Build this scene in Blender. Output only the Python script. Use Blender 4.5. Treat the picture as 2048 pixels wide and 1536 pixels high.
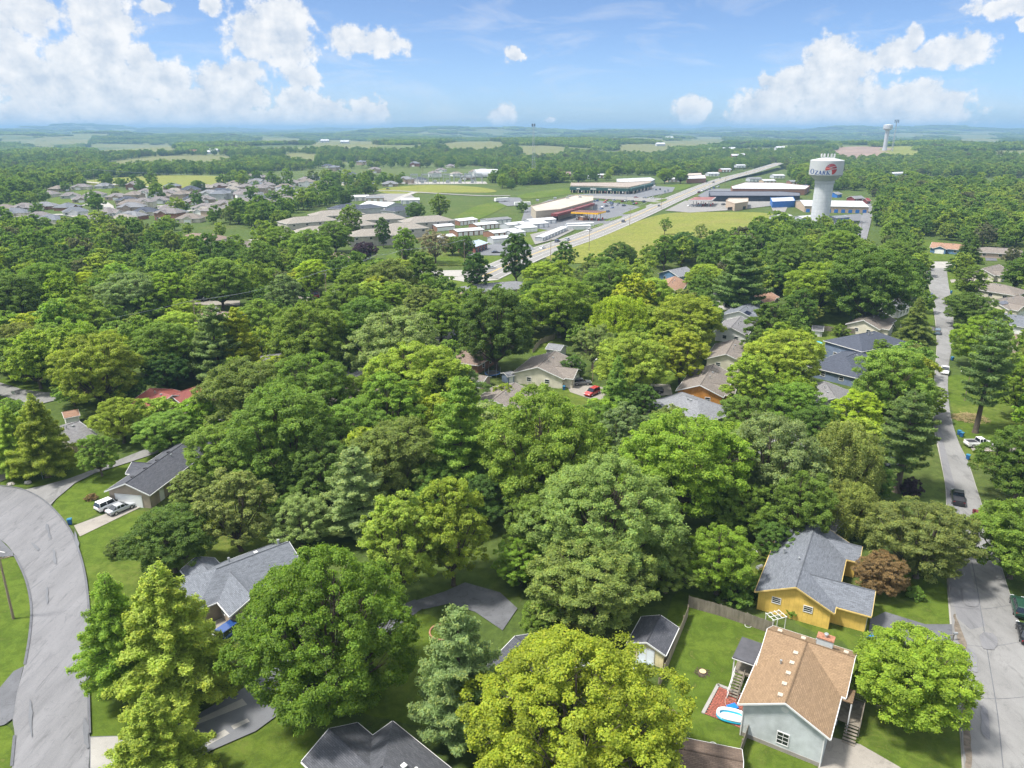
import bpy, math, random
import numpy as np
from mathutils import Vector, Matrix

SC = bpy.context.scene
for o in list(bpy.data.objects):
    bpy.data.objects.remove(o)
COL = SC.collection

# ------------------------------------------------------------------ camera
HCAM = 62.0
FPX = 1469.0                      # focal length in pixels of the 2048 px wide frame
PITCH = math.radians(19.15)
cam_d = bpy.data.cameras.new('camera')
cam_d.sensor_width = 36.0
cam_d.lens = FPX * 36.0 / 2048.0
cam_d.clip_start = 1.0
cam_d.clip_end = 90000.0
cam = bpy.data.objects.new('camera', cam_d)
COL.objects.link(cam)
cam.location = (0, 0, HCAM)
cam.rotation_euler = (math.pi / 2 - PITCH, 0, 0)
SC.camera = cam

# ------------------------------------------------------------------ sun, sky, exposure
SUN_AZ = math.radians(-100)        # clockwise from the view direction (+Y)
SUN_EL = math.radians(61)
sun_d = bpy.data.lights.new('sun', 'SUN')
sun_d.energy = 3.3
sun_d.angle = math.radians(8.0)
sun_d.color = (1.0, 0.955, 0.88)
sun = bpy.data.objects.new('sun', sun_d)
COL.objects.link(sun)
SDIR = Vector((math.sin(SUN_AZ) * math.cos(SUN_EL), math.cos(SUN_AZ) * math.cos(SUN_EL), math.sin(SUN_EL)))
sun.rotation_euler = SDIR.to_track_quat('Z', 'Y').to_euler()
sun.location = (0, 0, 300)

SC.view_settings.view_transform = 'Standard'
SC.view_settings.look = 'None'
SC.view_settings.gamma = 1.0
SC.view_settings.exposure = 1.2
SC.view_settings.use_curve_mapping = False
cy = SC.cycles
cy.max_bounces = 6
cy.diffuse_bounces = 4
cy.glossy_bounces = 2
cy.transmission_bounces = 3
cy.transparent_max_bounces = 8
cy.volume_bounces = 0
cy.use_denoising = True
cy.use_adaptive_sampling = True
cy.adaptive_threshold = 0.02
cy.sample_clamp_indirect = 4.0
cy.caustics_reflective = False
cy.caustics_refractive = False


def pix_dir(px, py):
    """world direction of a photo pixel (2048 x 1536)"""
    u = (px - 1024.0) / FPX
    v = (768.0 - py) / FPX
    c, s = math.cos(PITCH), math.sin(PITCH)
    return Vector((u, c + v * s, -s + v * c))


def at(px, py, z=0.0):
    d = pix_dir(px, py)
    t = (z - HCAM) / d.z
    return Vector((d.x * t, d.y * t, z))


def proj(p):
    c, s = math.cos(PITCH), math.sin(PITCH)
    y, z = p[1], p[2] - HCAM
    depth = y * c - z * s
    up = y * s + z * c
    return (1024 + FPX * p[0] / depth, 768 - FPX * up / depth, depth)


# clouds that the sky carries: (px, py, half width, half height) of the billows in view
CLOUDS = [
    # left bank
    (20, 20, 90, 40), (10, 120, 60, 75), (60, 165, 60, 70), (30, 235, 70, 30), (75, 240, 35, 26),
    (200, 30, 62, 65), (205, 95, 50, 60), (160, 130, 60, 55), (150, 185, 90, 70), (230, 190, 80, 70), (250, 235, 110, 40),
    (285, 130, 26, 38), (300, 165, 50, 50), (340, 165, 45, 40), (265, 170, 35, 30),
    (430, 160, 45, 32), (485, 145, 48, 25), (470, 190, 75, 45), (400, 215, 90, 45),
    (520, 70, 70, 55), (560, 40, 62, 48), (585, 75, 40, 50), (575, 110, 50, 40), (600, 155, 40, 22),
    (600, 215, 55, 36), (660, 225, 45, 32), (740, 225, 38, 34), (690, 240, 90, 20), (520, 235, 120, 25),
    (700, 75, 52, 30), (760, 85, 62, 24),
    (1028, 110, 22, 14), (1008, 235, 25, 32), (420, 10, 22, 16), (310, 10, 32, 14),
    # right bank
    (1385, 222, 34, 33), (1530, 215, 62, 48), (1580, 170, 60, 40), (1655, 115, 42, 48), (1700, 135, 52, 45),
    (1660, 195, 90, 60), (1790, 215, 80, 45), (1835, 195, 50, 32), (1890, 215, 45, 35), (1740, 235, 180, 28), (1500, 240, 60, 18),
    (1785, 110, 32, 28), (1822, 80, 20, 30), (1860, 110, 60, 22), (1925, 95, 55, 30), (1530, 155, 18, 14),
    (2020, 15, 70, 18), (2045, 55, 10, 10), (1098, 238, 16, 7),
]



def node_kit(nt):
    N = nt.nodes.new
    L = nt.links.new

    def math_(op, a, b=None, c=None, clamp=False):
        n = N('ShaderNodeMath')
        n.operation = op
        n.use_clamp = clamp
        for i, x in enumerate((a, b, c)):
            if x is None:
                continue
            if isinstance(x, (int, float)):
                n.inputs[i].default_value = x
            else:
                L(x, n.inputs[i])
        return n.outputs[0]

    def vmath(op, a, b=None):
        n = N('ShaderNodeVectorMath')
        n.operation = op
        for i, x in enumerate((a, b)):
            if x is None:
                continue
            if isinstance(x, tuple):
                n.inputs[i].default_value = x
            else:
                L(x, n.inputs[i])
        return n.outputs['Value' if op == 'LENGTH' else 'Vector']

    def noise(vec, scale, detail=4, rough=0.55, dist=0.0):
        n = N('ShaderNodeTexNoise')
        n.inputs['Scale'].default_value = scale
        n.inputs['Detail'].default_value = detail
        n.inputs['Roughness'].default_value = rough
        n.inputs['Distortion'].default_value = dist
        if vec is not None:
            L(vec, n.inputs['Vector'])
        return n

    def rng(val, a, b, c=0.0, d=1.0, smooth=False):
        n = N('ShaderNodeMapRange')
        if smooth:
            n.interpolation_type = 'SMOOTHSTEP'
        for k, x in zip(('From Min', 'From Max', 'To Min', 'To Max'), (a, b, c, d)):
            n.inputs[k].default_value = x
        L(val, n.inputs['Value'])
        return n.outputs[0]

    def mix(fac, a, b, blend='MIX'):
        n = N('ShaderNodeMix')
        n.data_type = 'RGBA'
        n.blend_type = blend
        for i, x in ((0, fac), (6, a), (7, b)):
            if isinstance(x, (int, float)):
                n.inputs[i].default_value = x
            elif isinstance(x, tuple):
                n.inputs[i].default_value = x if len(x) == 4 else (*x, 1)
            else:
                L(x, n.inputs[i])
        return n.outputs[2]
    return N, L, math_, vmath, noise, rng, mix


SKY_STRENGTH = 0.15
CLOUD_LIT = (2.95, 2.95, 2.95, 1)
CLOUD_BASE = (1.85, 2.08, 2.4, 1)


def build_world():
    w = bpy.data.worlds.new('World')
    SC.world = w
    w.use_nodes = True
    nt = w.node_tree
    nt.nodes.clear()
    N, L, math_, vmath, noise, rng, mix = node_kit(nt)
    out = N('ShaderNodeOutputWorld')
    bg = N('ShaderNodeBackground')
    bg.inputs['Strength'].default_value = SKY_STRENGTH
    L(bg.outputs[0], out.inputs[0])
    sky = N('ShaderNodeTexSky')
    sky.sky_type = 'NISHITA'
    sky.sun_disc = False
    sky.sun_elevation = SUN_EL
    sky.sun_rotation = SUN_AZ
    sky.altitude = 200
    sky.air_density = 0.5
    sky.dust_density = 0.9
    sky.ozone_density = 3.0
    tc = N('ShaderNodeTexCoord')
    sep = N('ShaderNodeSeparateXYZ')
    L(tc.outputs['Generated'], sep.inputs[0])
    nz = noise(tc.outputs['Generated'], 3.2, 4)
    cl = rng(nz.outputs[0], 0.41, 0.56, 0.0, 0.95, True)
    # unseen clouds overhead, made brighter than those in view to add fill light; the low band of the sky has its own sheet of clouds
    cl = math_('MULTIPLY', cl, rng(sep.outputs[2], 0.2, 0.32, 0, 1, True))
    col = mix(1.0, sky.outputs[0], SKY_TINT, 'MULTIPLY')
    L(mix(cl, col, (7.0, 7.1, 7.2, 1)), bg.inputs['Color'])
    w.cycles.sampling_method = 'MANUAL'
    w.cycles.sample_map_resolution = 512


SKY_TINT = (0.505, 0.535, 0.555, 1)
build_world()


def build_clouds():
    """the band of cloud along the horizon: a ring of sky 46 km off, outside all haze, in segments"""
    edges = [-180, -144, -108, -72, -40, -30, -20, -10, 0, 10, 20, 30, 40, 72, 108, 144, 180]
    for a0, a1 in zip(edges[:-1], edges[1:]):
        cloud_segment(math.radians(a0), math.radians(a1))


def cloud_segment(a0, a1):
    R = 46000.0
    els = [math.radians(e) for e in (-0.6, 0.5, 2, 4, 6, 8, 10, 12, 14, 16, 18)]
    na = 8
    vs, fs = [], []
    for e in els:
        for i in range(na + 1):
            a = a0 + (a1 - a0) * i / na
            vs.append((R * math.cos(e) * math.sin(a), R * math.cos(e) * math.cos(a), HCAM + R * math.sin(e)))
    for j in range(len(els) - 1):
        for i in range(na):
            k = j * (na + 1) + i
            fs.append((k, k + 1, k + na + 2, k + na + 1))
    local = []
    for c in CLOUDS:
        d = pix_dir(c[0], c[1])
        a = math.atan2(d.x, d.y)
        m_ = c[2] / FPX * 2.2 + 0.04
        if a0 - m_ < a < a1 + m_:
            local.append(c)
    me = bpy.data.meshes.new('sky')
    me.from_pydata(vs, [], fs)
    ob = bpy.data.objects.new('sky', me)
    ob['kind'] = 'structure'
    COL.objects.link(ob)
    m = bpy.data.materials.new('cloud_band')
    m.use_nodes = True
    nt = m.node_tree
    nt.nodes.clear()
    N, L, math_, vmath, noise, rng, mix = node_kit(nt)
    geo = N('ShaderNodeNewGeometry')
    pos = vmath('SUBTRACT', geo.outputs['Position'], (0, 0, HCAM))
    dirn = vmath('NORMALIZE', pos)
    sep = N('ShaderNodeSeparateXYZ')
    L(dirn, sep.inputs[0])
    az = math_('ARCTAN2', sep.outputs[0], sep.outputs[1])
    el = math_('ARCSINE', sep.outputs[2])
    comb = N('ShaderNodeCombineXYZ')
    L(az, comb.inputs[0])
    L(el, comb.inputs[1])
    P = comb.outputs[0]
    nz = noise(P, 24, 7, 0.62)
    wv = vmath('SUBTRACT', nz.outputs['Color'], (0.5, 0.5, 0.5))
    wv = vmath('MULTIPLY', wv, (0.036, 0.036, 0.0))
    PW = vmath('ADD', P, wv)
    dmin = None
    for (px, py, hw, hh) in local:
        d = pix_dir(px, py).normalized()
        a = math.atan2(d.x, d.y)
        e = math.asin(d.z)
        n = vmath('SUBTRACT', PW, (a, e, 0.0))
        n = vmath('MULTIPLY', n, (FPX / hw, FPX / hh, 0.0))
        ln = vmath('LENGTH', n)
        dmin = ln if dmin is None else math_('SMOOTH_MIN', dmin, ln, 0.25)
    if dmin is None:
        v_ = N('ShaderNodeValue')
        v_.outputs[0].default_value = 3.0
        dmin = v_.outputs[0]
    # the same kind of cloud goes on all round, beyond the frame
    big = noise(dirn, 5.5, 3)
    other = math_('MULTIPLY', math_('SUBTRACT', 0.62, big.outputs[0]), 9.0)
    side = rng(math_('ABSOLUTE', az), 0.64, 0.72)
    above = rng(el, 0.155, 0.19)
    out_of = math_('MAXIMUM', side, above)
    dmin = math_('ADD', math_('MULTIPLY', dmin, math_('SUBTRACT', 1.0, out_of)), math_('MULTIPLY', other, out_of))
    nz2 = noise(P, 52, 8, 0.6)
    f = math_('SUBTRACT', 1.0, dmin)
    f = math_('ADD', f, math_('MULTIPLY', math_('SUBTRACT', nz2.outputs[0], 0.5), 1.6))
    near = rng(f, -0.05, 0.36, 0, 1, True)
    mp = N('ShaderNodeMapping')
    mp.inputs['Scale'].default_value = (7, 30, 1)
    mp.inputs['Rotation'].default_value = (0, 0, 0.4)
    L(P, mp.inputs[0])
    nz4 = noise(mp.outputs[0], 1.0, 8, 0.65, 0.6)
    cir = rng(nz4.outputs[0], 0.5, 0.85, 0.0, 0.5)
    mask = math_('MAXIMUM', near, cir, clamp=True)
    fade = rng(el, 0.26, 0.3, 1, 0, True)
    mask = math_('MULTIPLY', math_('MULTIPLY', mask, 0.95), fade)
    nz5 = noise(vmath('ADD', P, (0.006, -0.012, 0.0)), 40, 6)
    rel = math_('SUBTRACT', nz2.outputs[0], nz5.outputs[0])
    lit = rng(math_('ADD', rel, math_('MULTIPLY', math_('SUBTRACT', 0.7, f), 0.14)), -0.25, 0.2)
    cr = mix(lit, CLOUD_BASE, CLOUD_LIT)
    em = N('ShaderNodeEmission')
    em.inputs['Strength'].default_value = SKY_STRENGTH
    L(cr, em.inputs['Color'])
    tr = N('ShaderNodeBsdfTransparent')
    ms = N('ShaderNodeMixShader')
    L(mask, ms.inputs[0])
    L(tr.outputs[0], ms.inputs[1])
    L(em.outputs[0], ms.inputs[2])
    mo = N('ShaderNodeOutputMaterial')
    L(ms.outputs[0], mo.inputs[0])
    m.cycles.emission_sampling = 'NONE'
    me.materials.append(m)


build_clouds()

# ------------------------------------------------------------------ helpers
RNG = random.Random(7)


def lin(r, g, b):
    """sRGB 0-255 to linear"""
    f = lambda c: (c / 255 / 12.92) if c / 255 <= 0.04045 else ((c / 255 + 0.055) / 1.055) ** 2.4
    return (f(r), f(g), f(b))


def tag(o, label=None, cat=None, group=None, kind=None):
    if label:
        o['label'] = label
    if cat:
        o['category'] = cat
    if group:
        o['group'] = group
    if kind:
        o['kind'] = kind
    return o


def empty(name, loc, rz=0.0, label=None, cat=None, group=None):
    o = bpy.data.objects.new(name, None)
    o.empty_display_size = 0.5
    COL.objects.link(o)
    o.location = loc
    o.rotation_euler = (0, 0, rz)
    return tag(o, label, cat, group)


class MB:
    """collects polygons and links them as one mesh object"""

    def __init__(self, org=(0, 0, 0)):
        self.v, self.f, self.m, self.uv = [], [], [], []
        self.org = Vector(org)

    def face(self, pts, m=0, uv=None):
        i = len(self.v)
        self.v += [tuple(Vector(p) - self.org) for p in pts]
        self.f.append(tuple(range(i, i + len(pts))))
        self.m.append(m)
        self.uv.append(uv)

    def hexa(self, b, t, m=0):
        """b, t: four bottom and four top corners, counter-clockwise from above"""
        self.face([b[3], b[2], b[1], b[0]], m)
        self.face(t, m)
        for k in range(4):
            j = (k + 1) % 4
            self.face([b[k], b[j], t[j], t[k]], m)

    def box(self, c, s, rz=0.0, m=0):
        ca, sa = math.cos(rz), math.sin(rz)
        hx, hy, hz = s[0] / 2, s[1] / 2, s[2] / 2
        q = [(-hx, -hy), (hx, -hy), (hx, hy), (-hx, hy)]
        q = [(c[0] + x * ca - y * sa, c[1] + x * sa + y * ca) for x, y in q]
        self.hexa([(x, y, c[2] - hz) for x, y in q], [(x, y, c[2] + hz) for x, y in q], m)

    def prism(self, poly, z0, z1, m=0, bottom=False):
        """poly counter-clockwise list of xy"""
        a = sum(poly[i][0] * poly[(i + 1) % len(poly)][1] - poly[(i + 1) % len(poly)][0] * poly[i][1] for i in range(len(poly)))
        if a < 0:
            poly = poly[::-1]
        self.face([(p[0], p[1], z1) for p in poly], m)
        n = len(poly)
        for k in range(n):
            p, q = poly[k], poly[(k + 1) % n]
            self.face([(p[0], p[1], z0), (q[0], q[1], z0), (q[0], q[1], z1), (p[0], p[1], z1)], m)
        if bottom:
            self.face([(p[0], p[1], z0) for p in poly[::-1]], m)

    def tube(self, p0, p1, r0, r1=None, n=8, m=0, cap=True):
        r1 = r0 if r1 is None else r1
        p0, p1 = Vector(p0), Vector(p1)
        d = (p1 - p0).normalized()
        a = d.orthogonal().normalized()
        b = d.cross(a)
        A = [p0 + (a * math.cos(2 * math.pi * k / n) + b * math.sin(2 * math.pi * k / n)) * r0 for k in range(n)]
        B = [p1 + (a * math.cos(2 * math.pi * k / n) + b * math.sin(2 * math.pi * k / n)) * r1 for k in range(n)]
        for k in range(n):
            j = (k + 1) % n
            self.face([A[k], A[j], B[j], B[k]], m)
        if cap:
            self.face(A[::-1], m)
            self.face(B, m)

    def lathe(self, prof, c=(0, 0, 0), n=24, m=0, axis='z'):
        c = Vector(c)
        rings = []
        for r, z in prof:
            rings.append([c + Vector((r * math.cos(2 * math.pi * k / n), r * math.sin(2 * math.pi * k / n), z)) for k in range(n)])
        for i in range(len(prof) - 1):
            for k in range(n):
                j = (k + 1) % n
                self.face([rings[i][k], rings[i][j], rings[i + 1][j], rings[i + 1][k]], m)

    def mesh(self, name, mats, smooth=False):
        me = bpy.data.meshes.new(name)
        me.from_pydata(self.v, [], self.f)
        for m in (mats if isinstance(mats, (list, tuple)) else [mats]):
            me.materials.append(m)
        if any(self.m):
            me.polygons.foreach_set('material_index', self.m)
        if any(u is not None for u in self.uv):
            lay = me.uv_layers.new(name='uv')
            k = 0
            for f, u in zip(self.f, self.uv):
                for j in range(len(f)):
                    lay.data[k].uv = u[j] if u else (0, 0)
                    k += 1
        if smooth:
            me.polygons.foreach_set('use_smooth', [True] * len(self.f))
        me.update()
        return me

    def build(self, name, mats, parent=None, smooth=False, loc=None):
        o = bpy.data.objects.new(name, self.mesh(name, mats, smooth))
        COL.objects.link(o)
        if parent is not None:
            o.parent = parent
        if loc is not None:
            o.location = loc
        return o


def instance(name, me, loc=(0, 0, 0), rz=0.0, parent=None, s=1.0):
    o = bpy.data.objects.new(name, me)
    COL.objects.link(o)
    o.location = loc
    o.rotation_euler = (0, 0, rz)
    o.scale = (s, s, s) if isinstance(s, (int, float)) else s
    if parent is not None:
        o.parent = parent
    return o


# ------------------------------------------------------------------ materials
MATS = {}


def mat(name, col, rough=0.75, vary=0.12, scale=1.2, spec=0.3, metal=0.0, bump=0.0, coat=0.0, streak=None, detail=5, dark=None):
    """paint, wood, metal ...: a base colour broken up by grain and blotches"""
    if name in MATS:
        return MATS[name]
    m = bpy.data.materials.new(name)
    m.use_nodes = True
    nt = m.node_tree
    b = nt.nodes['Principled BSDF']
    b.inputs['Roughness'].default_value = rough
    b.inputs['Specular IOR Level'].default_value = spec
    b.inputs['Metallic'].default_value = metal
    b.inputs['Coat Weight'].default_value = coat
    N, L, math_, vmath, noise, rng, mix = node_kit(nt)
    geo = N('ShaderNodeNewGeometry')
    v = geo.outputs['Position']
    if streak:
        mp = N('ShaderNodeMapping')
        mp.inputs['Scale'].default_value = streak
        L(v, mp.inputs[0])
        v = mp.outputs[0]
    n = noise(v, scale, detail, 0.6)
    k = rng(n.outputs[0], 0.25, 0.75)
    lo = tuple(c * (1 - vary * 1.6) for c in col)
    hi = tuple(min(1, c * (1 + vary)) for c in col)
    c = mix(k, dark or lo, hi)
    L(c, b.inputs['Base Color'])
    if bump:
        bn = N('ShaderNodeBump')
        bn.inputs['Strength'].default_value = bump
        bn.inputs['Distance'].default_value = 0.05
        L(n.outputs[0], bn.inputs['Height'])
        L(bn.outputs[0], b.inputs['Normal'])
    MATS[name] = m
    return m


def shingle_mat(name, col, col2=None, mortar=None, bw=0.55, bh=0.17, vary=0.3):
    """asphalt shingles: courses from the roof's own uv (metres along eave, metres up slope)"""
    if name in MATS:
        return MATS[name]
    m = bpy.data.materials.new(name)
    m.use_nodes = True
    nt = m.node_tree
    b = nt.nodes['Principled BSDF']
    b.inputs['Roughness'].default_value = 0.9
    b.inputs['Specular IOR Level'].default_value = 0.15
    N, L, math_, vmath, noise, rng, mix = node_kit(nt)
    uv = N('ShaderNodeUVMap')
    br = N('ShaderNodeTexBrick')
    br.offset = 0.5
    br.inputs['Scale'].default_value = 1.0
    br.inputs['Brick Width'].default_value = bw
    br.inputs['Row Height'].default_value = bh
    br.inputs['Mortar Size'].default_value = 0.02
    br.inputs['Bias'].default_value = 0.0
    c2 = col2 or tuple(min(1, c * (1 + vary)) for c in col)
    c1 = tuple(c * (1 - vary) for c in col)
    br.inputs['Color1'].default_value = (*c1, 1)
    br.inputs['Color2'].default_value = (*c2, 1)
    br.inputs['Mortar'].default_value = (*[c * 0.45 for c in col], 1)
    L(uv.outputs[0], br.inputs['Vector'])
    geo = N('ShaderNodeNewGeometry')
    n = noise(geo.outputs['Position'], 0.45, 5, 0.6)
    n2 = noise(geo.outputs['Position'], 6.0, 3, 0.6)
    c = mix(rng(n.outputs[0], 0.3, 0.7, 0.0, 0.35), br.outputs['Color'], tuple(c * 0.72 for c in col))
    c = mix(rng(n2.outputs[0], 0.35, 0.65, 0.0, 0.4), c, tuple(min(1, c * 1.25) for c in col))
    L(c, b.inputs['Base Color'])
    MATS[name] = m
    return m


def siding_mat(name, col, step=0.14, vertical=False, vary=0.15, rough=0.65):
    """lap siding (or grooved boards when vertical)"""
    if name in MATS:
        return MATS[name]
    m = bpy.data.materials.new(name)
    m.use_nodes = True
    nt = m.node_tree
    b = nt.nodes['Principled BSDF']
    b.inputs['Roughness'].default_value = rough
    b.inputs['Specular IOR Level'].default_value = 0.25
    N, L, math_, vmath, noise, rng, mix = node_kit(nt)
    geo = N('ShaderNodeNewGeometry')
    sep = N('ShaderNodeSeparateXYZ')
    L(geo.outputs['Position'], sep.inputs[0])
    if vertical:
        s = math_('ADD', sep.outputs[0], math_('MULTIPLY', sep.outputs[1], 0.8))
    else:
        s = sep.outputs[2]
    fr = math_('FRACT', math_('DIVIDE', s, step))
    line = rng(fr, 0.0, 0.12, 1.0, 0.0)
    n = noise(geo.outputs['Position'], 0.6, 5, 0.6)
    c = mix(rng(n.outputs[0], 0.3, 0.7), tuple(x * (1 - vary * 1.5) for x in col), tuple(min(1, x * (1 + vary)) for x in col))
    c = mix(math_('MULTIPLY', line, 0.35), c, tuple(x * 0.45 for x in col))
    L(c, b.inputs['Base Color'])
    bn = N('ShaderNodeBump')
    bn.inputs['Strength'].default_value = 0.5
    bn.inputs['Distance'].default_value = 0.02
    L(fr, bn.inputs['Height'])
    L(bn.outputs[0], b.inputs['Normal'])
    MATS[name] = m
    return m


def brick_mat(name, col):
    if name in MATS:
        return MATS[name]
    m = mat(name, col, 0.9, 0.25, 3.0)
    return m


def paving_mat(name, col, stain=0.25, joints=None, scale=0.25, patch=None, streak=(1, 1, 1)):
    """concrete or asphalt with blotches, fine aggregate, cracks and oil"""
    if name in MATS:
        return MATS[name]
    m = bpy.data.materials.new(name)
    m.use_nodes = True
    nt = m.node_tree
    b = nt.nodes['Principled BSDF']
    b.inputs['Roughness'].default_value = 0.9
    b.inputs['Specular IOR Level'].default_value = 0.2
    N, L, math_, vmath, noise, rng, mix = node_kit(nt)
    geo = N('ShaderNodeNewGeometry')
    P = geo.outputs['Position']
    mp = N('ShaderNodeMapping')
    mp.inputs['Scale'].default_value = streak
    L(P, mp.inputs[0])
    n1 = noise(mp.outputs[0], scale, 6, 0.65, 0.4)
    n2 = noise(P, 2.4, 6, 0.7)
    c = mix(rng(n1.outputs[0], 0.3, 0.7), tuple(x * (1 - stain) for x in col), tuple(min(1, x * (1 + stain * 0.5)) for x in col))
    c = mix(rng(n2.outputs[0], 0.3, 0.75, 0.0, 0.35), c, tuple(x * 0.72 for x in col))
    n3 = noise(P, 14, 2, 0.5)
    c = mix(rng(n3.outputs[0], 0.4, 0.6, 0.0, 0.3), c, tuple(min(1, x * 1.25) for x in col))
    n5 = noise(mp.outputs[0], scale * 2.6, 7, 0.72, 0.8)
    c = mix(rng(n5.outputs[0], 0.53, 0.66, 0.0, min(0.75, stain * 2.2)), c, tuple(x * 0.55 for x in col))
    n6 = noise(P, 0.9, 5, 0.75)
    c = mix(rng(n6.outputs[0], 0.60, 0.70, 0.0, min(0.6, stain * 1.6)), c, tuple(x * 0.6 for x in col))
    # hairline cracks
    vo = N('ShaderNodeTexVoronoi')
    vo.feature = 'DISTANCE_TO_EDGE'
    vo.inputs['Scale'].default_value = 0.16
    wv = vmath('ADD', P, vmath('MULTIPLY', noise(P, 0.6, 4).outputs['Color'], (3.0, 3.0, 0.0)))
    L(wv, vo.inputs['Vector'])
    crack = math_('MULTIPLY', rng(vo.outputs['Distance'], 0.0, 0.007, 0.4, 0.0), rng(n1.outputs[0], 0.45, 0.6))
    c = mix(crack, c, tuple(x * 0.4 for x in col))
    if joints:
        pass
    L(c, b.inputs['Base Color'])
    MATS[name] = m
    return m


def grass_mat(name, c_lo, c_hi, c_dry, dry=0.3, scale=0.12, far=False):
    if name in MATS:
        return MATS[name]
    m = bpy.data.materials.new(name)
    m.use_nodes = True
    nt = m.node_tree
    b = nt.nodes['Principled BSDF']
    b.inputs['Roughness'].default_value = 0.95
    b.inputs['Specular IOR Level'].default_value = 0.1
    N, L, math_, vmath, noise, rng, mix = node_kit(nt)
    geo = N('ShaderNodeNewGeometry')
    P = geo.outputs['Position']
    n1 = noise(P, scale, 6, 0.62)
    n2 = noise(P, 1.6, 5, 0.7)
    n3 = noise(P, 9.0, 3, 0.7)
    n4 = noise(P, 0.035, 4, 0.6)
    c = mix(rng(n1.outputs[0], 0.3, 0.7), c_lo, c_hi)
    c = mix(rng(n2.outputs[0], 0.35, 0.7, 0.0, 0.7), c, tuple(x * 0.58 for x in c_hi))
    c = mix(rng(n3.outputs[0], 0.35, 0.7, 0.0, 0.5), c, tuple(x * 1.35 for x in c_hi))
    d = math_('MULTIPLY', rng(n4.outputs[0], 0.48, 0.68), rng(n2.outputs[0], 0.35, 0.6))
    c = mix(math_('MULTIPLY', d, dry), c, c_dry)
    n5 = noise(P, 0.5, 6, 0.72, 0.5)
    c = mix(rng(n5.outputs[0], 0.42, 0.60, 0.0, 0.6), c, tuple(x * 0.62 for x in c_lo))
    c = mix(rng(n5.outputs[0], 0.60, 0.74, 0.0, 0.5 * min(1.0, dry * 2)), c, c_dry)
    if far:
        r_ = vmath('LENGTH', P)
        n6 = noise(P, 0.0016, 5, 0.6, 0.4)
        k_ = math_('MULTIPLY', rng(r_, 1100, 1900), rng(n6.outputs[0], 0.42, 0.56))
        c = mix(math_('MULTIPLY', k_, 0.85), c, (0.130, 0.145, 0.055, 1))
    L(c, b.inputs['Base Color'])
    bn = N('ShaderNodeBump')
    bn.inputs['Strength'].default_value = 0.6
    bn.inputs['Distance'].default_value = 0.12
    L(n3.outputs[0], bn.inputs['Height'])
    L(bn.outputs[0], b.inputs['Normal'])
    MATS[name] = m
    return m


def glass_mat(name='window_glass', col=(0.02, 0.025, 0.03)):
    return mat(name, col, rough=0.08, vary=0.1, spec=0.8)


M_WHITE = mat('white_trim', (0.60, 0.60, 0.59), 0.55, 0.05)
M_GLASS = glass_mat()
M_DARK = mat('dark_metal', (0.03, 0.03, 0.035), 0.5, 0.1)
M_GALV = mat('galvanised_steel', (0.42, 0.44, 0.45), 0.4, 0.12, metal=0.6)
M_WOOD = mat('weathered_wood', (0.20, 0.175, 0.14), 0.9, 0.3, 2.0, streak=(1, 1, 0.2))
M_POLE = mat('pole_wood', (0.27, 0.215, 0.155), 0.9, 0.3, 2.0, streak=(6, 6, 0.3))
M_CONC = paving_mat('driveway_concrete', (0.260, 0.239, 0.210), 0.22, scale=0.3)
M_CONC_W = paving_mat('pale_concrete', (0.302, 0.290, 0.269), 0.18, scale=0.2)
M_ROAD_C = paving_mat('road_concrete', (0.196, 0.194, 0.190), 0.32, scale=0.22, streak=(1.0, 0.35, 1))
M_ROAD_A = paving_mat('road_asphalt', (0.168, 0.168, 0.176), 0.3, scale=0.25, streak=(1.6, 0.3, 1))
M_ASPH = paving_mat('dark_asphalt', (0.115, 0.118, 0.128), 0.3, scale=0.3)
M_LOT = paving_mat('parking_asphalt', (0.140, 0.145, 0.157), 0.2, scale=0.05)
M_HWY = paving_mat('highway_concrete', (0.205, 0.199, 0.189), 0.15, scale=0.06)
M_DIRT = mat('bare_soil', (0.20, 0.145, 0.095), 0.95, 0.3, 0.8, bump=0.4)
M_MULCH = mat('wood_mulch', (0.085, 0.06, 0.042), 0.95, 0.4, 5.0, bump=0.6)
M_GRASS = grass_mat('ground_grass', (0.046, 0.076, 0.018), (0.080, 0.115, 0.026), (0.16, 0.14, 0.055), 0.45, far=True)
M_LAWN = grass_mat('mown_lawn', (0.056, 0.100, 0.012), (0.094, 0.134, 0.018), (0.22, 0.19, 0.07), 0.4)
M_MEADOW = grass_mat('tall_meadow', (0.118, 0.150, 0.026), (0.205, 0.212, 0.045), (0.22, 0.18, 0.07), 0.7, 0.05)
M_PASTURE = grass_mat('hay_pasture', (0.115, 0.130, 0.048), (0.160, 0.165, 0.066), (0.20, 0.165, 0.085), 0.5, 0.01)
M_PAINT_Y = mat('yellow_road_paint', (0.55, 0.38, 0.06), 0.7, 0.2, 3)
M_PAINT_W = mat('white_road_paint', (0.6, 0.6, 0.58), 0.7, 0.2, 3)

# ------------------------------------------------------------------ terrain
_tr = np.random.RandomState(11)
_waves = [(_tr.uniform(0, 2 * math.pi), _tr.uniform(0, 2 * math.pi), w) for w in
          (900, 1150, 1400, 1700, 2100, 2600, 3300, 4200, 5200, 6500)]


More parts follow.
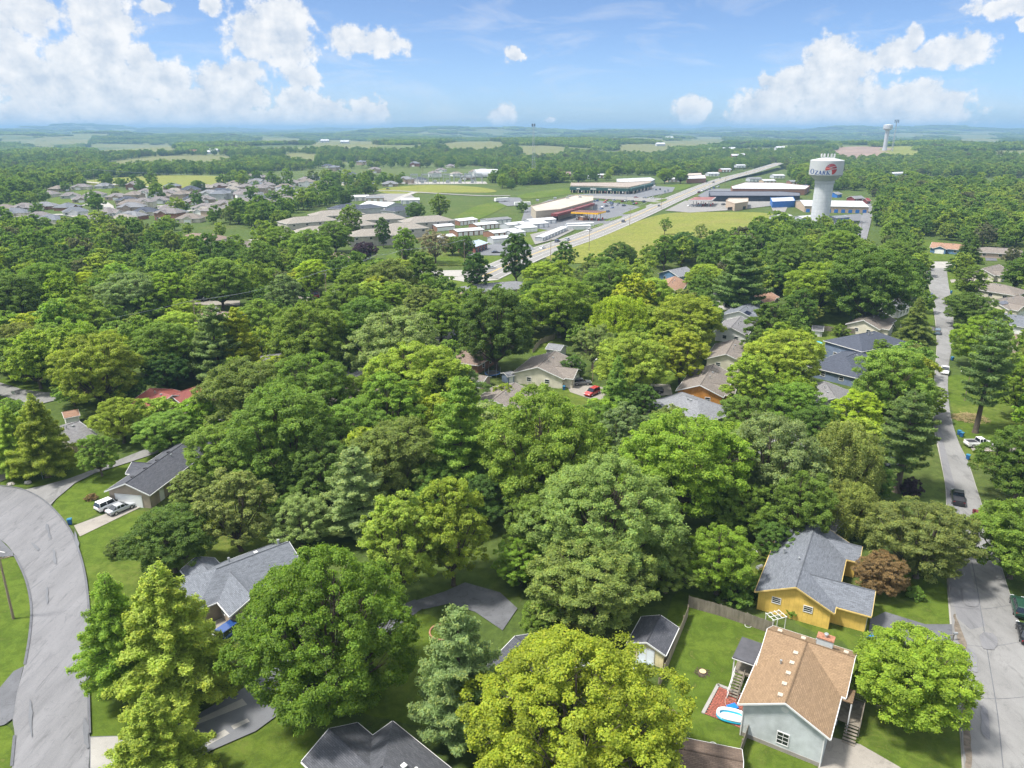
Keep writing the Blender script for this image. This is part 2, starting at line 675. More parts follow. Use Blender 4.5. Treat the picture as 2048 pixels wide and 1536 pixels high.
def height(x, y):
    """ground height: level round the town, rolling wooded hills beyond"""
    x = np.asarray(x, float)
    y = np.asarray(y, float)
    r = np.sqrt(x * x + y * y)
    s = np.zeros_like(r)
    for a, p, w in _waves:
        s = s + np.sin((x * math.cos(a) + y * math.sin(a)) * 2 * math.pi / w + p) * (w / 3000.0) ** 0.55
    s = s / 3.2
    t = np.clip((r - 1000) / 3200, 0, 1)
    t = t * t * (3 - 2 * t)
    amp = t * 24 + np.clip((r - 5000) / 10000, 0, 1) * 20
    base = -9 * np.exp(-((r - 1700) / 620.0) ** 2) + np.clip((r - 3500) / 9000, 0, 1) * 26
    h = base + amp * s
    h = np.where(r > 12000, h + (r - 12000) / 30000 * 8, h)
    return np.where(r < 900, 0.0, h * np.clip((r - 900) / 300, 0, 1))


def hgt(x, y):
    r = math.hypot(x, y)
    if r < 900:
        return 0.0
    s = 0.0
    for a, p, w in _waves:
        s += math.sin((x * math.cos(a) + y * math.sin(a)) * 2 * math.pi / w + p) * (w / 3000.0) ** 0.55
    s /= 3.2
    t = min(max((r - 1000) / 3200, 0), 1)
    t = t * t * (3 - 2 * t)
    amp = t * 24 + min(max((r - 5000) / 10000, 0), 1) * 20
    h = -9 * math.exp(-((r - 1700) / 620.0) ** 2) + min(max((r - 3500) / 9000, 0), 1) * 26 + amp * s
    if r > 12000:
        h += (r - 12000) / 30000 * 8
    return h * min((r - 900) / 300, 1)


def hit(px, py):
    """ray of a pixel against the terrain"""
    d = pix_dir(px, py).normalized()
    t = 20.0
    while t < 60000:
        p = Vector((0, 0, HCAM)) + d * t
        g = hgt(p.x, p.y)
        if p.z <= g:
            return Vector((p.x, p.y, g))
        t += max(2.0, (p.z - g) * 0.6)
    return Vector((d.x * 40000, d.y * 40000, 0))


def build_ground():
    rs = [0.0] + list(np.geomspace(30, 42000, 130))
    na = 300
    vs = [(0.0, 0.0, 0.0)]
    a = np.arange(na) * 2 * math.pi / na
    for r in rs[1:]:
        x, y = r * np.sin(a), r * np.cos(a)
        z = height(x, y)
        vs += list(zip(x.tolist(), y.tolist(), z.tolist()))
    fs = []
    for i in range(na):
        fs.append((0, 1 + (i + 1) % na, 1 + i))
    for j in range(1, len(rs) - 1):
        b0, b1 = 1 + (j - 1) * na, 1 + j * na
        for i in range(na):
            k = (i + 1) % na
            fs.append((b0 + i, b0 + k, b1 + k, b1 + i))
    me = bpy.data.meshes.new('ground')
    me.from_pydata(vs, [], fs)
    me.polygons.foreach_set('use_smooth', [True] * len(fs))
    me.materials.append(M_GRASS)
    o = bpy.data.objects.new('ground', me)
    COL.objects.link(o)
    tag(o, kind='structure')


build_ground()

PAVED = []        # polygons (world xy) where no tree may root
ZL = [0.006]


def zlayer(step=0.004):
    ZL[0] += step
    return ZL[0]


def inside(p, poly):
    x, y = p[0], p[1]
    c = False
    n = len(poly)
    j = n - 1
    for i in range(n):
        xi, yi = poly[i]
        xj, yj = poly[j]
        if (yi > y) != (yj > y) and x < (xj - xi) * (y - yi) / (yj - yi) + xi:
            c = not c
        j = i
    return c


def smooth_closed(pts, n=4):
    """Catmull-Rom through a closed loop"""
    out = []
    m = len(pts)
    for i in range(m):
        p0, p1, p2, p3 = (pts[(i + k - 1) % m] for k in range(4))
        for j in range(n):
            t = j / n
            out.append(tuple(0.5 * ((2 * p1[k]) + (-p0[k] + p2[k]) * t + (2 * p0[k] - 5 * p1[k] + 4 * p2[k] - p3[k]) * t * t + (-p0[k] + 3 * p1[k] - 3 * p2[k] + p3[k]) * t ** 3) for k in range(2)))
    return out


def smooth_open(pts, n=5):
    out = []
    m = len(pts)
    for i in range(m - 1):
        p0, p1, p2, p3 = pts[max(i - 1, 0)], pts[i], pts[i + 1], pts[min(i + 2, m - 1)]
        for j in range(n):
            t = j / n
            out.append(tuple(0.5 * ((2 * p1[k]) + (-p0[k] + p2[k]) * t + (2 * p0[k] - 5 * p1[k] + 4 * p2[k] - p3[k]) * t * t + (-p0[k] + 3 * p1[k] - 3 * p2[k] + p3[k]) * t ** 3) for k in range(2)))
    out.append(tuple(pts[-1][:2]))
    return out


def tri_fill(poly, z):
    import mathutils
    tris = mathutils.geometry.tessellate_polygon([[Vector((p[0], p[1], 0)) for p in poly]])
    return tris


def sheet(name, pts, material, z=None, paved=True, smooth=0, pix=True, kind='structure', rough_edge=0.0):
    """a flat sheet of paving or lawn; pts in photo pixels (on level ground) or metres"""
    w = [tuple(at(*p)[:2]) for p in pts] if pix else [tuple(p[:2]) for p in pts]
    if smooth:
        w = smooth_closed(w, smooth)
    if rough_edge:
        w = [(x + RNG.uniform(-1, 1) * rough_edge, y + RNG.uniform(-1, 1) * rough_edge) for x, y in w]
    if z is None:
        z = zlayer()
    a = sum(w[i][0] * w[(i + 1) % len(w)][1] - w[(i + 1) % len(w)][0] * w[i][1] for i in range(len(w)))
    if a < 0:
        w = w[::-1]
    me = bpy.data.meshes.new(name)
    tris = tri_fill(w, z)
    vs = [(x, y, z) for x, y in w]
    fs = []
    for t in tris:
        p, q, r = (w[i] for i in t)
        s = (q[0] - p[0]) * (r[1] - p[1]) - (q[1] - p[1]) * (r[0] - p[0])
        fs.append(tuple(t) if s > 0 else (t[0], t[2], t[1]))
    me.from_pydata(vs, [], fs)
    me.materials.append(material)
    o = bpy.data.objects.new(name, me)
    COL.objects.link(o)
    tag(o, kind=kind)
    if paved:
        PAVED.append(w)
    return o


def ribbon(name, centre, width, material, z=None, pix=True, smooth=5, paved=True, kind='structure', widths=None):
    w = [tuple(at(*p)[:2]) for p in centre] if pix else [tuple(p[:2]) for p in centre]
    if smooth:
        w = smooth_open(w, smooth)
    if z is None:
        z = zlayer()
    Lp, Rp = [], []
    n = len(w)
    for i, p in enumerate(w):
        a, b = w[max(i - 1, 0)], w[min(i + 1, n - 1)]
        d = Vector((b[0] - a[0], b[1] - a[1]))
        d.normalize()
        hw = width / 2
        Lp.append((p[0] - d.y * hw, p[1] + d.x * hw))
        Rp.append((p[0] + d.y * hw, p[1] - d.x * hw))
    vs = [(x, y, z) for x, y in Lp] + [(x, y, z) for x, y in Rp]
    fs = [(n + i, n + i + 1, i + 1, i) for i in range(n - 1)]
    me = bpy.data.meshes.new(name)
    me.from_pydata(vs, [], fs)
    me.materials.append(material)
    o = bpy.data.objects.new(name, me)
    COL.objects.link(o)
    tag(o, kind=kind)
    if paved:
        PAVED.append(Lp + Rp[::-1])
    return o


def kerb(name, path, w=0.16, h=0.12, pix=True, smooth=5, material=None):
    p = [tuple(at(*q)[:2]) for q in path] if pix else path
    p = smooth_open(p, smooth)
    mb = MB()
    for i in range(len(p) - 1):
        a, b = Vector((*p[i], 0)), Vector((*p[i + 1], 0))
        d = (b - a).normalized() * 0.02
        n = Vector((-d.y, d.x, 0)).normalized() * w / 2
        a -= d
        bt = [a - n, b - n, b + n, a + n]
        mb.hexa(bt, [q + Vector((0, 0, h)) for q in bt])
    o = mb.build(name, material or M_CONC_W)
    tag(o, kind='structure')
    return o


# lawns first (lowest sheets), then drives, then roads
LAWNS = [
    [(1345, 1195), (1400, 1195), (1530, 1255), (1545, 1330), (1500, 1400), (1490, 1470), (1455, 1536), (1440, 1600), (1380, 1470), (1320, 1370)],
    [(1760, 1130), (1890, 1170), (1905, 1300), (1925, 1536), (1760, 1536), (1690, 1450), (1700, 1300), (1640, 1270), (1590, 1240), (1740, 1250)],
    [(1470, 1536), (1500, 1470), (1620, 1520), (1630, 1600), (1450, 1600)],
    [(1895, 760), (1915, 750), (1990, 760), (2048, 800), (2048, 870), (1930, 890), (1905, 820)],
    [(1925, 890), (1990, 875), (1985, 930), (1945, 925)],
    [(105, 1015), (150, 965), (260, 915), (330, 900), (400, 940), (250, 1000), (150, 1050), (130, 1045)],
    [(155, 1075), (270, 1020), (420, 1050), (560, 1060), (500, 1130), (380, 1200), (420, 1250), (470, 1330), (480, 1380), (390, 1420), (270, 1470), (185, 1475), (180, 1250), (175, 1150)],
    [(0, 1115), (30, 1118), (56, 1170), (62, 1225), (56, 1300), (46, 1340), (20, 1365), (0, 1378)],
    [(-60, 1115), (0, 1115), (0, 1378), (-60, 1390)],
    [(-40, 1455), (10, 1450), (28, 1475), (25, 1536), (20, 1600), (-40, 1600)],
    [(0, 968), (0, 905), (60, 900), (200, 905), (230, 925), (120, 965), (40, 975)],
    [(480, 1400), (520, 1380), (660, 1500), (600, 1560), (420, 1560), (430, 1500)],
    [(700, 1250), (860, 1230), (900, 1300), (880, 1440), (780, 1440), (700, 1400)],
    [(1640, 560), (1700, 640), (1690, 690), (1640, 700), (1560, 640)],
    [(1840, 480), (1990, 505), (2000, 520), (1895, 520), (1838, 522)],
    [(1893, 540), (1935, 545), (1940, 580), (1905, 590)],
    [(1150, 775), (1200, 800), (1180, 830), (1100, 800), (1085, 785)],
    [(1060, 680), (1110, 670), (1130, 705), (1070, 715)],
    [(1320, 735), (1400, 720), (1400, 745), (1330, 765)],
    [(1780, 595), (1855, 600), (1865, 680), (1800, 690), (1790, 640)],
    [(0, 760), (40, 755), (110, 780), (110, 790), (60, 785), (0, 768)],
    [(870, 560), (1000, 520), (1030, 560), (950, 580)],
    [(1190, 790), (1290, 740), (1320, 770), (1250, 810)],
    [(1500, 1140), (1560, 1090), (1530, 1200), (1480, 1190)],
]
for L_ in LAWNS:
    sheet('lawn', L_, M_LAWN, paved=False, smooth=3)

def hull(pts):
    pts = sorted(set(pts))
    def half(ps):
        h = []
        for p in ps:
            while len(h) >= 2 and (h[-1][0] - h[-2][0]) * (p[1] - h[-2][1]) - (h[-1][1] - h[-2][1]) * (p[0] - h[-2][0]) <= 0:
                h.pop()
            h.append(p)
        return h[:-1]
    return half(pts) + half(pts[::-1])


# meadows, pastures and fallow ground out to the hills, draped on the terrain
def drape(name, pts, material, lift=0.25, n=14, from_terrain=True):
    w = [tuple(hit(*p)[:2]) for p in pts]
    if min(math.hypot(*p) for p in w) > 880:
        # the trees in front hide the near part of such a field: it really reaches nearer
        w = hull(w + [(p[0] * 0.84, p[1] * 0.84) for p in w])
    w = smooth_closed(w, 4)
    cx = sum(p[0] for p in w) / len(w)
    cyy = sum(p[1] for p in w) / len(w)
    vs, fs = [(cx, cyy, hgt(cx, cyy) + lift)], []
    m = len(w)
    for k in range(1, n + 1):
        for p in w:
            x, y = cx + (p[0] - cx) * k / n, cyy + (p[1] - cyy) * k / n
            vs.append((x, y, hgt(x, y) + lift))
    for i in range(m):
        fs.append((0, 1 + i, 1 + (i + 1) % m))
    for k in range(n - 1):
        for i in range(m):
            j = (i + 1) % m
            fs.append((1 + k * m + i, 1 + (k + 1) * m + i, 1 + (k + 1) * m + j, 1 + k * m + j))
    a = sum(w[i][0] * w[(i + 1) % m][1] - w[(i + 1) % m][0] * w[i][1] for i in range(m))
    if a < 0:
        fs = [f[::-1] for f in fs]
    me = bpy.data.meshes.new(name)
    me.from_pydata(vs, [], fs)
    me.polygons.foreach_set('use_smooth', [True] * len(fs))
    me.materials.append(material)
    o = bpy.data.objects.new(name, me)
    COL.objects.link(o)
    tag(o, kind='structure')
    PAVED.append(w)
    return o


def ell(px, py, hw, hh, tilt=0.0):
    return [(px + hw * math.cos(a) , py + hh * math.sin(a) + tilt * math.cos(a)) for a in [2 * math.pi * k / 10 for k in range(10)]]


M_FALLOW = mat('fallow_soil', (0.22, 0.155, 0.12), 0.95, 0.25, 0.02)
FIELDS = [
    ([(1090, 512), (1180, 482), (1310, 432), (1400, 425), (1545, 428), (1500, 455), (1480, 480), (1400, 500), (1250, 520), (1150, 528)], M_MEADOW),
    ([(165, 362), (300, 352), (440, 353), (445, 372), (400, 382), (300, 373), (200, 372)], M_MEADOW),
    ([(220, 325), (330, 312), (450, 312), (460, 322), (330, 324)], M_PASTURE),
    (ell(222, 296, 60, 6, -2), M_PASTURE), (ell(312, 295, 42, 5, -2), M_PASTURE),
    (ell(130, 277, 60, 4, -1), M_PASTURE), (ell(60, 283, 60, 4), M_PASTURE),
    (ell(560, 281, 45, 3), M_PASTURE), (ell(690, 286, 70, 5), M_PASTURE), (ell(600, 310, 32, 3, 1), M_PASTURE),
    (ell(950, 287, 60, 4), M_PASTURE), (ell(1085, 297, 42, 6), M_PASTURE), (ell(1120, 278, 45, 3), M_PASTURE),
    (ell(1270, 279, 60, 3.5), M_PASTURE), (ell(1390, 285, 75, 3.5), M_PASTURE), (ell(1290, 291, 60, 3), M_PASTURE),
    (ell(1420, 276, 40, 2.5), M_PASTURE), (ell(1810, 268, 40, 2.2), M_PASTURE), (ell(1950, 268, 40, 2.2), M_PASTURE),
    (ell(1725, 299, 62, 6), M_FALLOW), (ell(1800, 298, 40, 6), M_MEADOW), (ell(1960, 279, 45, 3), M_PASTURE),
    ([(905, 440), (960, 410), (1020, 405), (1000, 420), (940, 445)], M_LAWN),
    ([(1040, 390), (1140, 376), (1150, 386), (1060, 398)], M_LAWN),
    ([(760, 378), (860, 370), (960, 375), (990, 385), (880, 386), (780, 388)], M_MEADOW),
    ([(500, 478), (570, 465), (600, 470), (560, 500), (520, 500)], M_LAWN),
    ([(780, 510), (880, 505), (1000, 512), (1000, 530), (880, 532), (790, 530)], M_LAWN),
    ([(1320, 375), (1370, 368), (1380, 375), (1330, 385)], M_LAWN),
    ([(1000, 480), (1090, 455), (1130, 455), (1150, 462), (1070, 490), (1010, 495)], M_LAWN),
    ([(100, 400), (170, 380), (230, 378), (240, 392), (130, 415)], M_LAWN),
]
for pts, m_ in FIELDS:
    drape('field', pts, m_)

# ---- drives and lots
def drive(pts, m=None, smooth=0):
    return sheet('driveway', pts, m or M_CONC, smooth=smooth)


drive([(148, 1052), (272, 1006), (286, 1013), (160, 1074)])
drive([(0, 945), (60, 905), (120, 910), (60, 935), (0, 965)])
drive([(1660, 1475), (1720, 1490), (1800, 1536), (1860, 1600), (1620, 1600), (1645, 1500)])
drive([(425, 1245), (470, 1225), (500, 1260), (450, 1300)])
drive([(826, 1204), (890, 1184), (930, 1166), (1000, 1186), (1035, 1218), (1005, 1262), (950, 1225), (900, 1208), (846, 1220)], M_ASPH)
drive([(690, 1290), (760, 1230), (830, 1200), (850, 1215), (800, 1250), (720, 1340)], M_ASPH)
drive([(1130, 765), (1205, 775), (1230, 800), (1185, 800), (1140, 785)])
drive([(1250, 765), (1340, 770), (1345, 790), (1255, 800)])
drive([(1740, 1240), (1770, 1225), (1850, 1250), (1905, 1250), (1905, 1280), (1830, 1290), (1735, 1290)], M_ASPH)
drive([(1935, 885), (2048, 880), (2048, 905), (1945, 903)])
drive([(1410, 560), (1440, 580), (1440, 620), (1425, 622), (1415, 590)], M_CONC_W)
drive([(1425, 612), (1500, 612), (1500, 620), (1425, 620)], M_CONC_W)
drive([(1790, 598), (1845, 604), (1845, 612), (1790, 604)])
drive([(1967, 508), (1988, 507), (1995, 522), (1972, 522)], M_ASPH)
drive([(1900, 560), (1960, 555), (1960, 562), (1902, 566)])
drive([(1870, 655), (1800, 650), (1800, 656), (1870, 664)])
drive([(595, 588), (640, 584), (640, 596), (600, 606)])
drive([(380, 600), (480, 602), (480, 612), (380, 610)])
drive([(700, 545), (960, 540), (1000, 548), (960, 556), (880, 552), (700, 553)], M_CONC_W)
drive([(880, 556), (960, 552), (1000, 560), (940, 566)], M_CONC_W)

# ---- residential streets
sheet('road', [(-120, 970), (-60, 968), (0, 974), (40, 980), (80, 998), (112, 1026), (140, 1062), (158, 1104), (171, 1156), (178, 1220), (179, 1300), (178, 1390), (180, 1475), (178, 1536), (170, 1640),
               (8, 1640), (25, 1536), (30, 1472), (26, 1440), (34, 1390), (50, 1330), (60, 1270), (63, 1215), (52, 1160), (30, 1112), (0, 1080), (-60, 1055), (-120, 1050)], M_ROAD_A, smooth=3)
sheet('road', [(46, 982), (90, 972), (140, 958), (200, 936), (290, 900), (330, 884), (420, 852), (420, 868), (345, 897), (262, 925), (190, 948), (150, 968), (112, 1000), (100, 1014), (76, 996)], M_ROAD_C)
sheet('road', [(-80, 770), (0, 766), (45, 780), (90, 786), (118, 786), (118, 800), (70, 812), (40, 812), (30, 800), (0, 792), (-80, 800)], M_ROAD_C)
ribbon('road', [(420, 860), (520, 820), (620, 780), (690, 752), (760, 722), (850, 690), (930, 655), (1000, 640)], 7.0, M_ROAD_C)
sheet('road', [(0, 1378), (28, 1345), (48, 1335), (34, 1390), (26, 1440), (10, 1452), (-60, 1470), (-60, 1390)], M_ASPH)
sheet('road', [(-60, 1072), (0, 1080), (26, 1106), (28, 1114), (0, 1116), (-60, 1116)], M_ASPH)
ribbon('road', [(-30, 1100), (10, 1107)], 0.15, M_PAINT_W, smooth=0, paved=False)
# side drive-street bottom left with pale worn strips
sheet('road', [(180, 1476), (260, 1474), (360, 1450), (470, 1390), (540, 1345), (620, 1290), (680, 1310), (600, 1400), (512, 1465), (420, 1505), (330, 1560), (180, 1600)], M_LOT)
sheet('road', [(182, 1478), (300, 1473), (400, 1440), (485, 1400), (495, 1412), (370, 1462), (300, 1490), (250, 1500), (230, 1560), (182, 1590)], M_CONC_W, paved=False)
sheet('road', [(412, 1482), (450, 1462), (460, 1470), (415, 1495)], M_CONC_W, paved=False)
sheet('road', [(462, 1455), (495, 1440), (500, 1446), (468, 1462)], M_CONC_W, paved=False)
# the street on the right
RIGHT_L = [(1930, 1640), (1927, 1536), (1917, 1400), (1906, 1290), (1897, 1180), (1893, 1080), (1893, 980), (1880, 910), (1868, 850), (1868, 790), (1871, 740), (1874, 690), (1872, 650), (1866, 610), (1858, 570), (1850, 532)]
RIGHT_R = [(1892, 532), (1897, 570), (1903, 610), (1906, 650), (1903, 690), (1896, 735), (1895, 790), (1902, 840), (1916, 885), (1935, 925), (1956, 990), (1985, 1080), (2012, 1170), (2040, 1260), (2070, 1400), (2110, 1536), (2140, 1640)]
sheet('road', RIGHT_L + RIGHT_R, M_ROAD_C)
sheet('road', [(1790, 521), (1838, 524), (1900, 524), (1904, 531), (1892, 537), (1850, 537), (1790, 530)], M_CONC_W)
# darker asphalt patch lane along the left of the right street
sheet('road', [(1900, 1190), (1897, 1110), (1893, 1040), (1893, 985), (1880, 912), (1869, 850), (1878, 850), (1893, 912), (1912, 985), (1925, 1060), (1940, 1140), (1952, 1190), (1970, 1255), (1940, 1262), (1915, 1240)], M_ROAD_A, paved=False)
# seam and gutter staining down the right street
ribbon('road_joint', [(2016, 1640), (2005, 1536), (1994, 1430), (1978, 1330), (1962, 1230), (1950, 1160), (1935, 1090)], 0.10, M_ASPH, paved=False)
for (a_, b_) in (((1906, 1290), (2048, 1285)), ((1917, 1395), (2068, 1395)), ((1899, 1215), (2026, 1212))):
    ribbon('road_joint', [a_, ((a_[0] + b_[0]) / 2, a_[1] + 6), b_], 0.06, M_ASPH, paved=False)
kerb('kerb', RIGHT_L, 0.3, 0.05)
kerb('kerb', RIGHT_R, 0.3, 0.05)
# soil washed into the gutter
M_SILT = mat('gutter_silt_soil', (0.15, 0.125, 0.098), 0.95, 0.35, 1.5)
for pts in ([(1908, 1230), (1914, 1240), (1925, 1270), (1932, 1300), (1925, 1302), (1914, 1280), (1907, 1250)], [(1922, 1380), (1936, 1400), (1938, 1440), (1942, 1480), (1944, 1536), (1930, 1536), (1926, 1450)]):
    sheet('gutter_silt', pts, M_SILT, paved=False, smooth=4, rough_edge=0.12)
# tarred crack lines and edge along the curved road
ribbon('road_edge', [(0, 973), (40, 979), (80, 997), (112, 1025), (140, 1061), (158, 1103), (171, 1155), (178, 1219), (179, 1300), (178, 1390), (180, 1470)], 0.28, M_ASPH, paved=False)
ribbon('road_edge', [(24, 1536), (30, 1474)], 0.28, M_ASPH, paved=False)
ribbon('road_edge', [(50, 1332), (60, 1272), (63, 1216), (52, 1161), (30, 1113)], 0.28, M_ASPH, paved=False)

# streaks, patches and tyre marks on the curved road
for pts in ([(92, 1050), (98, 1056), (104, 1078), (100, 1080), (94, 1064)], [(106, 1100), (111, 1108), (114, 1128), (110, 1130), (106, 1114)], [(94, 1175), (97, 1195), (95, 1215), (92, 1195)], [(66, 1088), (78, 1100), (76, 1104), (64, 1092)], [(60, 1400), (66, 1430), (64, 1480), (58, 1440)], [(168, 1440), (177, 1450), (178, 1500), (170, 1490)], [(150, 1060), (158, 1090), (160, 1110), (152, 1090)]):
    sheet('tar_patch', pts, M_LOT, paved=False, smooth=4, rough_edge=0.1)
for pts in ([(1935, 1300), (1950, 1310), (1955, 1345), (1940, 1340)], [(1962, 1270), (1990, 1275), (1992, 1300), (1966, 1300)], [(1960, 1420), (1975, 1425), (1980, 1480), (1962, 1470)], [(1925, 1180), (1950, 1185), (1955, 1215), (1928, 1212)]):
    sheet('worn_patch', pts, M_ROAD_A, paved=False, smooth=4, rough_edge=0.15)
# ---- the highway and the lots beyond
HWY = [(960, 556), (1070, 508), (1170, 474), (1270, 433), (1360, 393), (1440, 361), (1500, 345), (1535, 334), (1560, 326)]
ribbon('highway', HWY, 19.0, M_HWY)
_h = smooth_open([tuple(at(*p)[:2]) for p in HWY], 6)
for off, mm, wd in ((-0.25, M_PAINT_Y, 0.25), (0.25, M_PAINT_Y, 0.25), (-8.6, M_PAINT_W, 0.2), (8.6, M_PAINT_W, 0.2), (-4.3, M_PAINT_W, 0.18), (4.3, M_PAINT_W, 0.18)):
    pl = []
    for i, p in enumerate(_h):
        a, b = _h[max(i - 1, 0)], _h[min(i + 1, len(_h) - 1)]
        d = Vector((b[0] - a[0], b[1] - a[1])).normalized()
        pl.append((p[0] - d.y * off, p[1] + d.x * off))
    ribbon('lane_marking', pl, wd, mm, pix=False, smooth=0, paved=False)
LOTS = [
    ([(1050, 418), (1100, 400), (1185, 400), (1270, 412), (1290, 418), (1250, 432), (1215, 448), (1195, 452), (1100, 462), (1040, 452)], M_LOT),
    ([(1135, 391), (1180, 388), (1270, 388), (1300, 372), (1350, 375), (1345, 384), (1280, 398), (1200, 398), (1140, 394)], M_LOT),
    ([(1190, 392), (1345, 398), (1320, 404), (1180, 397)], M_HWY),
    ([(985, 401), (1012, 395), (1040, 396), (1050, 410), (1015, 413)], M_LOT),
    ([(930, 495), (1000, 488), (1060, 490), (1070, 500), (1010, 512), (935, 512)], M_LOT),
    ([(1330, 422), (1370, 402), (1480, 405), (1540, 400), (1545, 412), (1480, 420), (1380, 426)], M_HWY),
    ([(1395, 392), (1420, 378), (1545, 378), (1550, 400), (1420, 402)], M_LOT),
    ([(1540, 408), (1560, 400), (1580, 405), (1570, 425), (1545, 422)], M_HWY),
    ([(700, 395), (760, 388), (820, 388), (830, 396), (780, 405), (720, 402)], M_HWY),
    ([(1060, 470), (1110, 458), (1150, 460), (1110, 480), (1070, 490)], M_HWY),
    ([(1590, 440), (1720, 428), (1735, 440), (1640, 455), (1560, 450)], M_LOT),
]
for pts, m_ in LOTS:
    sheet('parking_lot', pts, m_)
for pts in ([(1208, 441), (1240, 433), (1243, 436), (1220, 443)], [(1245, 428), (1285, 414), (1292, 416), (1262, 428)], [(1300, 406), (1330, 398), (1332, 402), (1310, 409)], [(1175, 457), (1200, 448), (1207, 450), (1185, 458)]):
    sheet('verge', pts, M_LAWN, paved=False, smooth=3)
ribbon('road', [(1160, 395), (1250, 400), (1320, 405)], 8, M_HWY)
ribbon('road', [(1720, 480), (1732, 440), (1742, 408)], 7.0, M_ROAD_A)
ribbon('road', [(500, 482), (560, 476), (600, 472)], 6, M_CONC_W)
ribbon('road', [(680, 385), (780, 382), (850, 386), (960, 392), (1020, 392)], 8, M_HWY)
ribbon('road', [(790, 402), (810, 392), (830, 385)], 7, M_CONC_W)
ribbon('road', [(150, 362), (190, 366), (250, 371), (350, 378), (380, 380)], 8, M_CONC_W)
ribbon('road', [(170, 412), (200, 405), (215, 412), (230, 420), (330, 412), (420, 408), (500, 400), (560, 388)], 8, M_CONC_W)
ribbon('road', [(0, 437), (60, 432), (130, 430), (190, 438), (280, 432), (400, 420)], 8, M_CONC_W)

# ------------------------------------------------------------------ houses
FOOT = []          # (x, y, radius) of buildings, kept free of trees
LAND = []          # (phrase, world point) landmarks for labels


